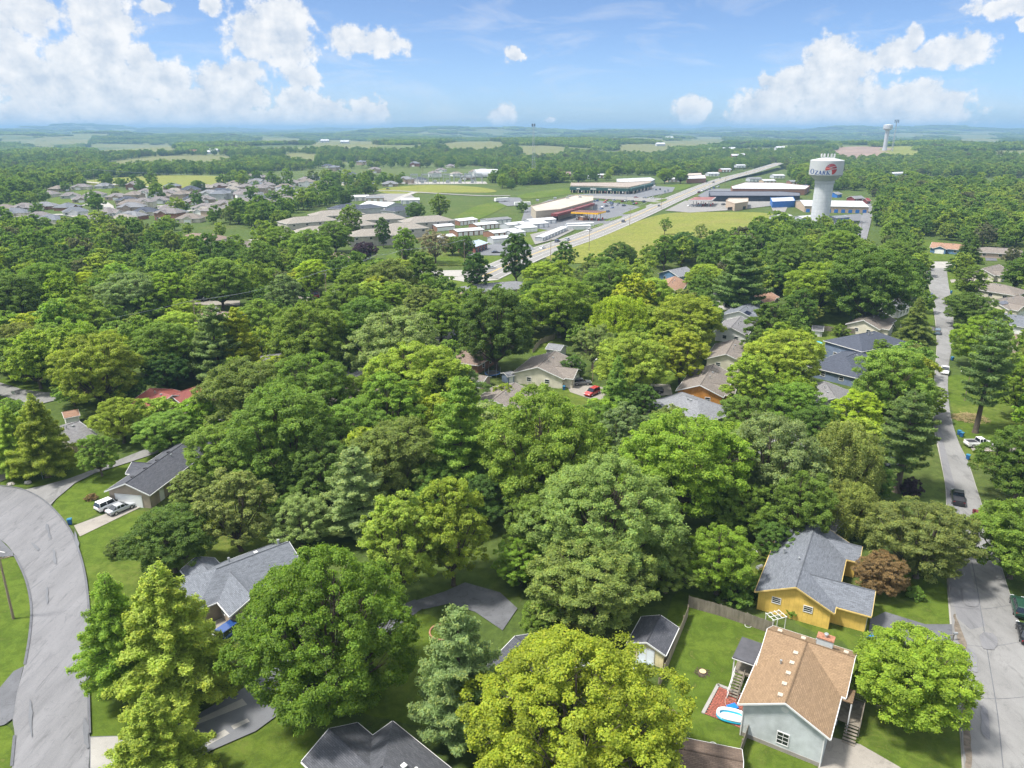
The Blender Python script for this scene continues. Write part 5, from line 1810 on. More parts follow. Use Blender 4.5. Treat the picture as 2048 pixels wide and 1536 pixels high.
    # ---- petrol canopies
    def canopy(name, pts, zt, th, trim, top, label, npost=3, land=None):
        P = [P2(px, py, zt) for px, py in pts]
        c = Vector((sum(p[0] for p in P) / 4, sum(p[1] for p in P) / 4, 0))
        root = empty(name, c, 0, label, 'canopy')
        b = MB(c)
        b.prism(P, zt - th, zt, bottom=True)
        b.build('trim_band', trim, root)
        b = MB(c)
        q = [(c.x + (p[0] - c.x) * 0.97, c.y + (p[1] - c.y) * 0.97) for p in P]
        b.prism(q, zt, zt + 0.05)
        b.build('canopy_deck', top, root)
        for k in range(npost):
            for s in (0.25, 0.75):
                f = (k + 0.5) / npost
                a = Vector((*P[0], 0)).lerp(Vector((*P[1], 0)), f)
                d = Vector((*P[3], 0)).lerp(Vector((*P[2], 0)), f)
                p = a.lerp(d, s)
                e = MB(p)
                e.box((p.x, p.y, (zt - th) / 2), (0.5, 0.5, zt - th))
                e.build('post', M_WHITE, root, loc=p - c)
                e = MB(p)
                e.box((p.x + 1.6, p.y, 0.9), (0.9, 0.6, 1.8))
                e.build('fuel_pump', M_REDF, root, loc=p - c)
        if land:
            LAND.append((land, (c.x, c.y, 4)))
        return root
    canopy('fuel_canopy', [(1142, 424), (1196, 426), (1212, 422), (1160, 420)], 6.0, 1.1, M_YELF, mat('maroon_deck', (0.13, 0.06, 0.05), 0.7, 0.2, 0.3), 'yellow-edged fuel canopy with maroon deck beside the car park', 4, land='the yellow fuel canopy')
    canopy('maroon_canopy', [(1376, 400), (1424, 400), (1432, 394), (1390, 394)], 6.0, 0.9, M_WHITE, mat('rust_deck', (0.22, 0.09, 0.08), 0.7, 0.2, 0.3), 'white-edged fuel canopy with rust-red deck right of the highway', 3, land='the rust-decked fuel canopy')
    # kiosk under the yellow canopy
    w = wing_px((1160, 432), (1172, 431), 3, 3, 3.4, 'gg', 0.2)
    house('fuel_kiosk', [w], W_BRICK, M_FLATR, 'brown kiosk under the yellow fuel canopy', 'kiosk')

    # ---- subdivision houses far left
    SUB = [(10, 413), (30, 421), (52, 417), (78, 428), (102, 434), (135, 410), (150, 419), (118, 374), (163, 371), (208, 369), (98, 385), (140, 388), (190, 386), (268, 371), (298, 381), (345, 374), (328, 389), (365, 390), (382, 381), (420, 383),
           (443, 389), (388, 399), (352, 407), (412, 411), (264, 402), (288, 406), (318, 397), (218, 421), (292, 419), (245, 433), (445, 404), (482, 399), (462, 376), (492, 371), (512, 366), (430, 423), (530, 373), (548, 363), (580, 361), (610, 356),
           (535, 395), (560, 386), (590, 386), (540, 407), (602, 391), (665, 353), (700, 363), (735, 366), (780, 365), (812, 360), (840, 357), (575, 402), (622, 394), (700, 346), (668, 336), (830, 328), (882, 338), (912, 346), (936, 352), (950, 345),
           (966, 339), (655, 330), (722, 325), (480, 385), (505, 384), (565, 372), (630, 372), (650, 364), (-30, 418), (165, 395), (235, 390), (505, 412), (470, 415), (340, 428), (380, 432), (180, 432), (90, 408), (900, 330), (870, 348), (750, 340)]
    ws_ = [W_CREAM, W_TANBRK, W_GREY, W_BRICK, W_WHITE, W_TAUPE]
    rf_ = [S_MAUVE, S_MAUVE, S_LGREY, S_TAUPE, S_BLUE, S_MAUVE, S_DKBL, S_PALE]
    rwd = ['mauve-grey', 'mauve-grey', 'grey', 'taupe', 'blue-grey', 'mauve-grey', 'slate', 'stone']
    g = random.Random(4)
    subs = []
    cache = {}
    got = [at(px, py, 4) for px, py in SUB]
    gx = random.Random(31)
    for _ in range(4000):
        px, py = gx.uniform(250, 640), gx.uniform(352, 432)
        q = at(px, py, 4)
        if inside((q.x, q.y), SUBZONE) and all((q.x - w_.x) ** 2 + (q.y - w_.y) ** 2 > 19 ** 2 for w_ in got) and not any(inside((q.x, q.y), pv) for pv in PAVED):
            got.append(q)
            SUB.append((px, py))
            if len(SUB) > 122:
                break
    for i, (px, py) in enumerate(SUB):
        ri, wi = g.randrange(8), g.randrange(6)
        ang = g.choice([0.15, 0.15, -0.2, 1.4, 0.5]) + g.uniform(-0.1, 0.1)
        p = at(px, py, 4)
        key = (ri, wi % 3)
        two = g.random() < 0.25
        hw, L_ = g.uniform(5.6, 7.0), g.uniform(3.5, 7.0)
        e, r_ = (5.4, 8.4) if two else (2.9, 5.9)
        d = Vector((math.cos(ang), math.sin(ang)))
        n = Vector((-d.y, d.x))
        q = Vector((p.x, p.y))
        w1 = Wing(q - d * L_ / 2, q + d * L_ / 2, hw, e, r_, 'hh')
        s = 1 if n.dot(-q) > 0 else -1
        g0 = q + d * g.uniform(-2, 3)
        w2 = Wing(g0, g0 + n * s * (hw + 2.5), 3.4, e - 0.03, e + 1.9)
        h = house('suburb_house', [w1, w2], ws_[wi], rf_[ri], None, group='houses of the far subdivision')
        h['category'] = 'house'
        door(h, w2, 'Q', 0, 4.4, 2.1, M_GDOOR, name='garage_door')
        win(h, w1, 'L' if s > 0 else 'R', 2.2, 1.6, 1.6, 1.3)
        subs.append((h, rwd[ri] + '-roofed ' + ('two-storey ' if two else '') + 'house', (p.x, p.y, 3)))
    # far farmsteads and hamlets, white specks on the hills
    for (px, py, wl, rf, l) in ((240, 350, W_TANBRK, S_RUST, 'tan farmhouse at the far edge of the meadow'), (112, 360, W_TANBRK, S_RUST, 'brown-roofed farmhouse by the left pylons'), (384, 307, M_WMETAL, M_MAROON, 'red-roofed barn on the far left pasture'),
                                (415, 308, M_WMETAL, M_WROOF, 'large white barn on the far left pasture'), (427, 305, M_WMETAL, M_WROOF, 'small white barn beside the large one'), (854, 319, M_WMETAL, M_WROOF, 'white gabled church-like hall among far trees'),
                                (564, 303, W_TANBRK, S_TAUPE, 'tall tan tower house on a far ridge'), (650, 285, M_WMETAL, M_WROOF, 'pale hamlet barn on the far middle pasture'), (690, 287, M_WMETAL, M_WROOF, 'second hamlet barn on the far middle pasture'),
                                (1320, 292, M_WMETAL, M_WROOF, 'white farm far above the highway'), (1338, 279, M_WMETAL, M_WROOF, 'white speck of a farm on the far ridge'), (1600, 320, M_WMETAL, M_WROOF, 'white shed in the trees left of the tower tank'),
                                (1580, 322, M_WMETAL, M_WROOF, 'pale shed further left of the tower tank'), (1560, 300, M_WMETAL, M_WROOF, 'pale works on the far left of the bare field'), (1590, 298, M_WMETAL, M_WROOF, 'pale works nearest the bare field'),
                                (1990, 318, W_WHITE, M_WROOF, 'white house on the far right hillside'), (1270, 372, W_BRICK, M_WROOF, 'brick store behind the strip mall arm'), (1130, 352, W_BRICK, S_BRN, 'brown house among trees behind the strip mall')):
        p = hit(px, py)
        d = Vector((math.cos(0.1), math.sin(0.1)))
        q = Vector((p.x, p.y))
        k = max(1.0, q.length / 1100.0) ** 0.7
        w = Wing(q - d * 8 * k, q + d * 8 * k, 6 * k, p.z + 3.5 * k, p.z + 6 * k, 'gg', 0.3, p.z - 2)
        h = house('farm_building', [w], wl, rf, l, 'farm building')
        win(h, w, 'R' if w.n.dot(-w.p) < 0 else 'L', 4 * k, p.z + 1.8, 1.4 * k, 1.3 * k)
    # white arched hall
    p = at(972, 352, 0)
    b = MB(p)
    n = 14
    d = Vector((0.96, 0.28, 0))
    nn = Vector((-d.y, d.x, 0))
    prof = [(math.cos(math.pi * k / n), math.sin(math.pi * k / n)) for k in range(n + 1)]
    for k in range(n):
        (y0, z0), (y1, z1) = prof[k], prof[k + 1]
        b.face([p - d * 16 + nn * y0 * 11 + Vector((0, 0, z0 * 9)), p + d * 16 + nn * y0 * 11 + Vector((0, 0, z0 * 9)), p + d * 16 + nn * y1 * 11 + Vector((0, 0, z1 * 9)), p - d * 16 + nn * y1 * 11 + Vector((0, 0, z1 * 9))])
    for s in (-1, 1):
        f = [p + d * 16 * s + nn * y * 11 + Vector((0, 0, z * 9)) for y, z in prof]
        b.face(f if s > 0 else f[::-1])
    root = empty('arched_hall', p, 0, 'white arched metal hall right of the substation', 'hall')
    b.build('arched_shell', M_WROOF, root)
    e = MB(p)
    q = p - d * 16.05
    e.box((q.x, q.y, 2.5), (0.1, 6, 5), math.atan2(d.y, d.x))
    e.build('hall_door', M_GALV, root)
    FOOT.append((p.x, p.y, 20))
    return subs


SUBS = town()


# ------------------------------------------------------------------ water towers and masts
def shaft_mat():
    m = bpy.data.materials.new('formed_concrete')
    m.use_nodes = True
    nt = m.node_tree
    b = nt.nodes['Principled BSDF']
    b.inputs['Roughness'].default_value = 0.8
    N, L, math_, vmath, noise, rng, mix = node_kit(nt)
    uv = N('ShaderNodeUVMap')
    sep = N('ShaderNodeSeparateXYZ')
    L(uv.outputs[0], sep.inputs[0])
    a = math_('FRACT', sep.outputs[0])
    z = math_('FRACT', sep.outputs[1])
    ln = math_('MAXIMUM', rng(a, 0.0, 0.10, 1, 0), rng(z, 0.0, 0.14, 1, 0))
    geo = N('ShaderNodeNewGeometry')
    n = noise(geo.outputs['Position'], 0.3, 5)
    c = mix(rng(n.outputs[0], 0.3, 0.7), (0.38, 0.40, 0.42, 1), (0.47, 0.485, 0.50, 1))
    c = mix(math_('MULTIPLY', ln, 0.55), c, (0.24, 0.26, 0.29, 1))
    L(c, b.inputs['Base Color'])
    return m


M_TANK = mat('white_tank_paint', (0.378, 0.392, 0.409), 0.5, 0.04, 0.3)
M_NAVY = mat('navy_lettering', (0.012, 0.045, 0.17), 0.5, 0.05)
M_LOGO1 = mat('emblem_crimson', (0.20, 0.012, 0.04), 0.5, 0.05)
M_LOGO2 = mat('emblem_red', (0.30, 0.025, 0.02), 0.5, 0.05)


def water_tower():
    c = at(1638, 446, 0)
    root = empty('water_tower', c, 0, 'white water tower with OZARK lettering and red round emblem', 'water tower')
    LAND.append(('the lettered water tower', (c.x, c.y, 20)))
    R = 6.0
    b = MB(c)
    n = 48
    H1 = 27.0
    rings = [(R, 0), (R, H1)]
    for k in range(n):
        a0, a1 = 2 * math.pi * k / n, 2 * math.pi * (k + 1) / n
        p = lambda a, z: c + Vector((R * math.cos(a), R * math.sin(a), z))
        b.face([p(a0, 0), p(a1, 0), p(a1, H1), p(a0, H1)], 0, [(k / 3, 0), ((k + 1) / 3, 0), ((k + 1) / 3, H1 / 2.4), (k / 3, H1 / 2.4)])
    b.build('shaft', shaft_mat(), root)
    b = MB(c)
    b.lathe([(R + 0.35, H1 - 0.3), (R + 0.4, H1 + 1.4), (R + 0.1, H1 + 1.6)], c, 48)
    b.build('collar', M_TANK, root, True)
    RT = 10.7
    zt0, zt1 = 32.4, 41.8
    b = MB(c)
    b.lathe([(R + 0.1, H1 + 1.5), (RT, zt0)], c, 64)
    b.build('tank_cone', M_TANK, root, True)
    b = MB(c)
    b.lathe([(RT, zt0), (RT + 0.12, zt0 + 0.2), (RT + 0.12, zt1), (RT - 0.2, zt1 + 0.25)], c, 64)
    b.build('tank_wall', M_TANK, root, False)
    b = MB(c)
    b.lathe([(RT - 0.2, zt1 + 0.25), (4, zt1 + 1.7), (0.01, zt1 + 1.9)], c, 64)
    tr = b.build('tank_roof', M_TANK, root, True)
    # antennas on the roof
    b = MB(c)
    for k in range(16):
        a = 2 * math.pi * k / 16
        p = c + Vector((4.2 * math.cos(a), 4.2 * math.sin(a), zt1 + 1.6))
        b.tube(p, p + Vector((0, 0, 2.6)), 0.06, n=5)
        b.tube(p, c + Vector((4.2 * math.cos(a + 0.4), 4.2 * math.sin(a + 0.4), zt1 + 2.6)), 0.05, n=4)
    b.build('antenna_ring', M_WHITE, root)
    for k in range(12):
        a = 2 * math.pi * k / 12 + 0.1
        p = c + Vector((4.5 * math.cos(a), 4.5 * math.sin(a), zt1 + 3.4))
        e = MB(p)
        e.box(p, (0.25, 0.5, 2.0), a)
        e.build('antenna_panel', M_WHITE, root, loc=p - c)
    # a patch of the tank wall faces the camera: lettering and emblem are laid on it
    face = math.atan2(-c.y, -c.x)          # angle towards the camera
    def on(u, z):
        """u metres to the right as seen from the front, z metres up"""
        a = face + (u + 0.9) / RT
        r = RT + 0.2
        return c + Vector((r * math.cos(a), r * math.sin(a), z))
    # measured in the photo: tank spans 340..1010 px of a 1536 px enlargement, 25.2 m
    PXM = 21.4 / 670.0
    def U(x):
        s = (x - 668) * PXM / RT
        return RT * math.asin(max(-0.99, min(0.99, s)))
    def Zp(y):
        return zt0 + (600 - y) * PXM * 1.0
    polys = []
    def bar(x0, y0, x1, y1, w0, w1=None):
        w1 = w1 or w0
        w0, w1 = w0 * 1.35, w1 * 1.35
        polys.append([(x0 - w0 / 2, y0), (x0 + w0 / 2, y0), (x1 + w1 / 2, y1), (x1 - w1 / 2, y1)])
    def rect(x0, y0, x1, y1):
        polys.append([(x0, y0), (x1, y0), (x1, y1), (x0, y1)])
    letters = {}
    def begin(name):
        polys.clear()
        letters[name] = None
    def end(name):
        e = MB(c)
        for q in polys:
            # subdivide so that it follows the cylinder
            for k in range(4):
                f0, f1 = k / 4, (k + 1) / 4
                a, b_, c_, d_ = [Vector((*v, 0)) for v in q]
                l0, l1, r0, r1 = a.lerp(d_, f0), a.lerp(d_, f1), b_.lerp(c_, f0), b_.lerp(c_, f1)
                e.face([on(U(v.x), Zp(v.y)) for v in (l1, r1, r0, l0)])
        e.build(name, M_NAVY, root)
    # O
    begin('letter_o')
    for k in range(20):
        a0, a1 = 2 * math.pi * k / 20, 2 * math.pi * (k + 1) / 20
        t0, t1 = 7 + 9 * abs(math.cos(a0)), 7 + 9 * abs(math.cos(a1))
        cx, cyy, rx, ry = 388, 524, 34, 52
        polys.append([(cx + (rx - t0) * math.cos(a0), cyy + (ry - 9) * math.sin(a0)), (cx + rx * math.cos(a0), cyy + ry * math.sin(a0)), (cx + rx * math.cos(a1), cyy + ry * math.sin(a1)), (cx + (rx - t1) * math.cos(a1), cyy + (ry - 9) * math.sin(a1))])
    end('letter_o')
    begin('letter_z')
    rect(432, 503, 494, 511)
    bar(484, 508, 446, 578, 14)
    rect(432, 574, 496, 583)
    end('letter_z')
    begin('letter_a')
    bar(534, 503, 510, 580, 7)
    bar(534, 503, 556, 580, 15)
    rect(519, 553, 548, 559)
    rect(500, 578, 522, 583)
    rect(544, 578, 568, 583)
    end('letter_a')
    begin('letter_r')
    bar(588, 505, 588, 582, 13)
    rect(576, 503, 600, 508)
    rect(576, 579, 602, 584)
    polys.append([(594, 503), (622, 503), (628, 512), (594, 511)])
    polys.append([(616, 506), (632, 514), (632, 534), (618, 532)])
    polys.append([(594, 539), (622, 539), (632, 530), (594, 532)])
    bar(606, 540, 632, 583, 14)
    end('letter_r')
    begin('letter_k')
    bar(664, 505, 664, 582, 13)
    rect(652, 503, 676, 508)
    rect(652, 579, 678, 584)
    bar(712, 505, 672, 546, 7)
    bar(680, 540, 714, 584, 15)
    rect(702, 502, 722, 507)
    rect(704, 580, 728, 585)
    end('letter_k')
    # emblem: a disc of red cut by a winding white river
    cx, cyy, rr = 735, 470, 112
    G1, G2, G3 = MB(c), MB(c), MB(c)
    st = 5.0
    y = cyy - rr
    while y < cyy + rr:
        x = cx - rr
        while x < cx + rr:
            mx, my = x + st / 2, y + st / 2
            if (mx - cx) ** 2 + (my - cyy) ** 2 < rr * rr:
                f = (mx - 625) / 215
                edge = 498 - 52 * f
                top = my < edge
                s1 = 812 - 75 * math.sin((my - 405) / 45 * math.pi) * (1 if 405 < my < 450 else 0)
                river = 400 < my < 455 and abs(mx - (775 + 55 * math.cos((my - 400) / 55 * math.pi * 1.5))) < 16 + (my - 400) * 0.35
                low = my > 466 and mx > 752 + max(0, (my - 490)) * 0.12 - max(0, 500 - my) * 0.2 and my - edge > 14
                tgt = None
                if top and not river:
                    tgt = G1 if my < 430 else G2
                    if 440 < my < 462 and 640 < mx < 735:
                        tgt = G3
                    if my < 412 and int((my - 360) / 9) % 3 == 2:
                        tgt = G3 if mx > 700 else None
                elif low and mx > 745:
                    tgt = G2
                if tgt is not None:
                    tgt.face([on(U(x), Zp(y + st)), on(U(x + st), Zp(y + st)), on(U(x + st), Zp(y)), on(U(x), Zp(y))])
            x += st
        y += st
    G1.build('emblem_upper', M_LOGO1, root)
    G2.build('emblem_lower', M_LOGO2, root)
    G3.build('emblem_stripe', mat('emblem_rose', (0.50, 0.16, 0.13), 0.5, 0.05), root)
    # doors at the foot, a mast beside the tank
    e = MB(c)
    q = c + Vector((R * math.cos(face), R * math.sin(face), 2))
    e.box(q, (0.2, 3.4, 4), face)
    e.build('shaft_door', M_GALV, root)
    FOOT.append((c.x, c.y, 11))
    # the far tower
    c2 = at(1768, 306, 0)
    z = hgt(c2.x, c2.y)
    c2.z = z
    k = c2.length / 2150.0
    r2 = empty('plain_water_tower', c2, 0, 'plain white water tower far off on the right', 'water tower')
    LAND.append(('the far water tower', (c2.x, c2.y, z + 20)))
    b = MB(c2)
    b.lathe([(5.6 * k, 0), (4.8 * k, 8), (4.6 * k, 46 * k), (5 * k, 48 * k)], c2, 28)
    b.build('shaft', M_TANK, r2, True)
    b = MB(c2)
    b.lathe([(4.8 * k, 47.5 * k), (10.4 * k, 51 * k), (11 * k, 52 * k), (11 * k, 60 * k), (10.2 * k, 61 * k), (0.1, 63 * k)], c2, 28)
    b.build('tank', M_TANK, r2, True)
    FOOT.append((c2.x, c2.y, 30))


water_tower()


def mast(px, py, ptop, label, wbase=4.5, wtop=1.2, n=14):
    base = hit(px, py)
    d = (base.xy).length
    # height from the pixel rise
    top = None
    h = 5.0
    while h < 250:
        if proj((base.x, base.y, base.z + h))[1] <= ptop:
            break
        h += 0.5
    root = empty('radio_mast', base, 0, label, 'mast')
    b = MB(base)
    k = max(1.0, d / 700.0)
    for i in range(n):
        f0, f1 = i / n, (i + 1) / n
        w0, w1 = (wbase + (wtop - wbase) * f0) / 2, (wbase + (wtop - wbase) * f1) / 2
        for a in range(3):
            an, an2 = a * 2.094, (a + 1) * 2.094
            p0 = base + Vector((math.cos(an) * w0, math.sin(an) * w0, h * f0))
            p1 = base + Vector((math.cos(an) * w1, math.sin(an) * w1, h * f1))
            q0 = base + Vector((math.cos(an2) * w0, math.sin(an2) * w0, h * f0))
            q1 = base + Vector((math.cos(an2) * w1, math.sin(an2) * w1, h * f1))
            b.tube(p0, p1, 0.11 * k, n=5, cap=False)
            b.tube(p0, q1, 0.05 * k, n=4, cap=False)
            b.tube(p1, q1, 0.05 * k, n=4, cap=False)
    b.build('lattice', M_GALV, root)
    e = MB(base)
    for a in range(6):
        an = a * 1.047
        p = base + Vector((math.cos(an) * 1.5 * k, math.sin(an) * 1.5 * k, h * 0.975))
        e.box(p, (0.3 * k, 0.5 * k, 2.4 * k), an)
        e.tube(base + Vector((0, 0, h * 0.975)), p, 0.07 * k, n=4)
    e.build('antenna_head', M_DARK, root)
    return root


mast(1066, 356, 248, 'tall lattice radio mast rising above the horizon in the middle', 7, 1.4, 20)
mast(1784, 303, 241, 'thin radio mast beside the far water tower', 5, 2.0, 14)

# ------------------------------------------------------------------ trees: prototypes
def leaf_mat(name, objcol=True, col=None, trans=0.46):
    """leaves take their colour from the tree they hang on, with clump-to-clump variation"""
    m = bpy.data.materials.new(name)
    m.use_nodes = True
    nt = m.node_tree
    nt.nodes.clear()
    N, L, math_, vmath, noise, rng, mix = node_kit(nt)
    at_ = N('ShaderNodeAttribute')
    at_.attribute_name = 'tone'
    sep = N('ShaderNodeSeparateColor')
    L(at_.outputs['Color'], sep.inputs[0])
    oi = N('ShaderNodeObjectInfo')
    if objcol:
        base = oi.outputs['Color']
    else:
        ramp = N('ShaderNodeValToRGB')
        ramp.color_ramp.interpolation = 'LINEAR'
        stops = col
        el = ramp.color_ramp.elements
        el[0].position, el[0].color = stops[0][0], (*stops[0][1], 1)
        el[1].position, el[1].color = stops[-1][0], (*stops[-1][1], 1)
        for p, c in stops[1:-1]:
            e = el.new(p)
            e.color = (*c, 1)
        L(oi.outputs['Random'], ramp.inputs[0])
        base = ramp.outputs[0]
    # tone.r: brightness of the clump, tone.g: young yellow growth
    v = rng(sep.outputs[0], 0, 1, 0.62, 1.32)
    comb = N('ShaderNodeCombineColor')
    for i in range(3):
        L(v, comb.inputs[i])
    c = mix(1.0, base, comb.outputs[0], 'MULTIPLY')
    yel = mix(1.0, base, (1.75, 1.38, 0.9, 1), 'MULTIPLY')
    c = mix(math_('MULTIPLY', sep.outputs[1], 0.85), c, yel)
    d = N('ShaderNodeBsdfPrincipled')
    d.inputs['Roughness'].default_value = 0.6
    d.inputs['Specular IOR Level'].default_value = 0.25
    L(c, d.inputs['Base Color'])
    t = N('ShaderNodeBsdfTranslucent')
    tcol = mix(1.0, c, (1.15, 1.25, 0.6, 1), 'MULTIPLY')
    L(tcol, t.inputs['Color'])
    ms = N('ShaderNodeMixShader')
    ms.inputs[0].default_value = trans
    L(d.outputs[0], ms.inputs[1])
    L(t.outputs[0], ms.inputs[2])
    o = N('ShaderNodeOutputMaterial')
    L(ms.outputs[0], o.inputs[0])
    return m


M_LEAF = leaf_mat('leaves')
M_BARK = mat('bark', (0.11, 0.088, 0.068), 0.95, 0.35, 3.0, streak=(3, 3, 0.4), bump=0.5)


def leaf_cloud(rs, cen, nrm, size, aspect=0.7, tone=None, name='crown', m=None, curl=0.25):
    """cen, nrm: n x 3; one bent leaf spray (two triangles) at each point"""
    n = len(cen)
    nrm = nrm / (np.linalg.norm(nrm, axis=1, keepdims=True) + 1e-9)
    r = rs.normal(size=(n, 3))
    u = np.cross(nrm, r)
    u /= (np.linalg.norm(u, axis=1, keepdims=True) + 1e-9)
    w = np.cross(nrm, u)
    s = size[:, None] if hasattr(size, '__len__') else np.full((n, 1), size)
    a = s * 0.5
    b = s * 0.5 * aspect
    k = -nrm * s * curl
    V = np.empty((n, 4, 3))
    V[:, 0] = cen - u * a + k
    V[:, 1] = cen - w * b
    V[:, 2] = cen + u * a + k
    V[:, 3] = cen + w * b
    V = V.reshape(-1, 3)
    F = np.arange(n * 4)
    me = bpy.data.meshes.new(name)
    me.vertices.add(n * 4)
    me.vertices.foreach_set('co', V.ravel())
    me.loops.add(n * 4)
    me.loops.foreach_set('vertex_index', F)
    me.polygons.add(n)
    me.polygons.foreach_set('loop_start', np.arange(n) * 4)
    me.polygons.foreach_set('loop_total', np.full(n, 4))
    if tone is not None:
        at_ = me.color_attributes.new('tone', 'FLOAT_COLOR', 'POINT')
        T = np.ones((n, 4, 4))
        T[:, :, 0] = tone[:, 0:1]
        T[:, :, 1] = tone[:, 1:2]
        T[:, :, 2] = 0
        at_.data.foreach_set('color', T.ravel())
    me.materials.append(m or M_LEAF)
    me.update()
    me.validate()
    return me


def sph(rs, n):
    v = rs.normal(size=(n, 3))
    return v / np.linalg.norm(v, axis=1, keepdims=True)


def broad_crown(seed, R=7.0, H=11.0, z0=2.6, lobes=9, clumps=120, leaves=34000, leaf=0.34, flat=0.5, droop=0.0, gap=0.0, name='crown', m=None, spike=0.0, young=0.5, csize=(0.055, 0.10)):
    """a deciduous crown: limbs carry lobes, lobes carry clumps, clumps carry leaves"""
    rs = np.random.RandomState(seed)
    # boughs set round an ovate envelope with an uneven skin
    L = []
    nb = lobes
    ga = math.pi * (3 - math.sqrt(5))
    for i in range(nb):
        f = 0.06 + 0.9 * (i + 0.5) / nb
        f = min(0.97, max(0.05, f + rs.uniform(-0.05, 0.05)))
        e = max(0.08, 1 - (2 * f ** 0.82 - 1) ** 2) ** 0.55
        br = rs.uniform(0.24, 0.36)
        rr = R * max(0.0, e * rs.uniform(0.84, 1.12) - br * 0.95)
        a = i * ga + rs.uniform(-0.35, 0.35)
        L.append((rr * math.cos(a), rr * math.sin(a), z0 + H * (0.04 + 0.88 * f), R * br, R * br * rs.uniform(0.6, 0.95)))
    L.append((0, 0, z0 + H * 0.5, R * 0.45, H * 0.3))
    L = np.array(L)
    S3 = np.stack([L[:, 3], L[:, 3], L[:, 4]], 1)
    C, CR, CD = [], [], []
    arr = np.zeros((clumps + 1, 3))
    tries = 0
    wl = L[:, 3] ** 2
    wl /= wl.sum()
    while len(C) < clumps and tries < clumps * 60:
        tries += 1
        k = rs.choice(len(L), p=wl)
        d = rs.normal(size=3)
        d /= np.linalg.norm(d)
        if d[2] < -0.35 and rs.rand() < 0.75:
            continue
        p = L[k, :3] + d * S3[k] * rs.uniform(0.86, 1.1)
        q = (p - L[:, :3]) / S3
        if (np.einsum('ij,ij->i', q, q) < 0.62).any() and rs.rand() < 0.94:
            continue
        if p[2] < z0 * 0.8:
            continue
        if gap and rs.rand() < gap:
            continue
        r = R * rs.uniform(*csize)
        n_ = len(C)
        if n_ and (((arr[:n_] - p) ** 2).sum(1) < (0.75 * r) ** 2).any():
            continue
        arr[n_] = p
        C.append(p)
        CR.append(r)
        CD.append(d)
    C, CR, CD = np.array(C), np.array(CR), np.array(CD)
    w = CR ** 2
    k = rs.choice(len(C), leaves, p=w / w.sum())
    d = sph(rs, leaves)
    out = CD[k] * 0.75 + np.array([0, 0, 0.45])
    d = d + out * rs.uniform(0.2, 1.1, (leaves, 1))
    d /= np.linalg.norm(d, axis=1, keepdims=True)
    rad = rs.uniform(0.35, 1.0, leaves) ** 0.45
    sq = np.array([1.2, 1.2, 0.75])
    cen = C[k] + d * (CR[k] * rad)[:, None] * sq
    # sprays reach out of the clump
    tip = rs.rand(leaves) < 0.12 + spike
    cen[tip] += d[tip] * (CR[k][tip] * rs.uniform(0.1, 0.55, tip.sum()))[:, None]
    cen[:, 2] -= droop * rs.uniform(0, 1, leaves) ** 2 * R * 0.35
    nrm = d * 0.7 + np.array([0, 0, 0.55]) + rs.normal(size=(leaves, 3)) * 0.5
    size = leaf * rs.uniform(0.65, 1.35, leaves)
    tone = np.zeros((leaves, 2))
    ct = rs.uniform(0, 1, len(C))
    tone[:, 0] = np.clip(ct[k] * 0.72 + rs.uniform(0, 0.28, leaves), 0, 1)
    ylw = (rad > 0.86) & (rs.rand(leaves) < young)
    tone[:, 1] = np.where(ylw, rs.uniform(0.3, 1.0, leaves), 0) * (0.4 + 0.6 * ct[k])
    me = leaf_cloud(rs, cen, nrm, size, 0.72, tone, name, m)
    return me, L


def trunk_mesh(seed, L, z0, H, r=0.32, name='trunk', limbs=True, lean=0.25):
    rs = np.random.RandomState(seed + 500)
    b = MB()
    fork = z0 * rs.uniform(0.75, 1.0)
    p0 = Vector((0, 0, -0.15))
    p1 = Vector((rs.uniform(-lean, lean), rs.uniform(-lean, lean), fork * 0.5))
    p2 = Vector((rs.uniform(-lean, lean), rs.uniform(-lean, lean), fork))
    b.tube(p0, p0 + Vector((0, 0, 0.5)), r * 1.5, r * 1.05, 10, cap=False)
    b.tube(p0 + Vector((0, 0, 0.45)), p1, r * 1.06, r * 0.95, 10, cap=False)
    b.tube(p1, p2, r * 0.95, r * 0.85, 10, cap=False)
    if limbs:
        for (x, y, z, rr, rh) in L:
            q = Vector((x, y, z))
            mid = p2.lerp(q, 0.5) + Vector((0, 0, -0.08 * (q - p2).length))
            b.tube(p2 - Vector((0, 0, 0.3)), mid, r * 0.5, r * 0.33, 7, cap=False)
            b.tube(mid, q, r * 0.33, r * 0.12, 6, cap=False)
            for k in range(4):
                e = q + Vector(rs.uniform(-1, 1, 3)) * rr * 0.9
                b.tube(mid.lerp(q, 0.6), e, r * 0.12, 0.02, 5, cap=False)
    else:
        b.tube(p2, Vector((0, 0, z0 + H * 0.8)), r * 0.85, 0.05, 8, cap=False)
    return b.mesh(name, M_BARK, True)


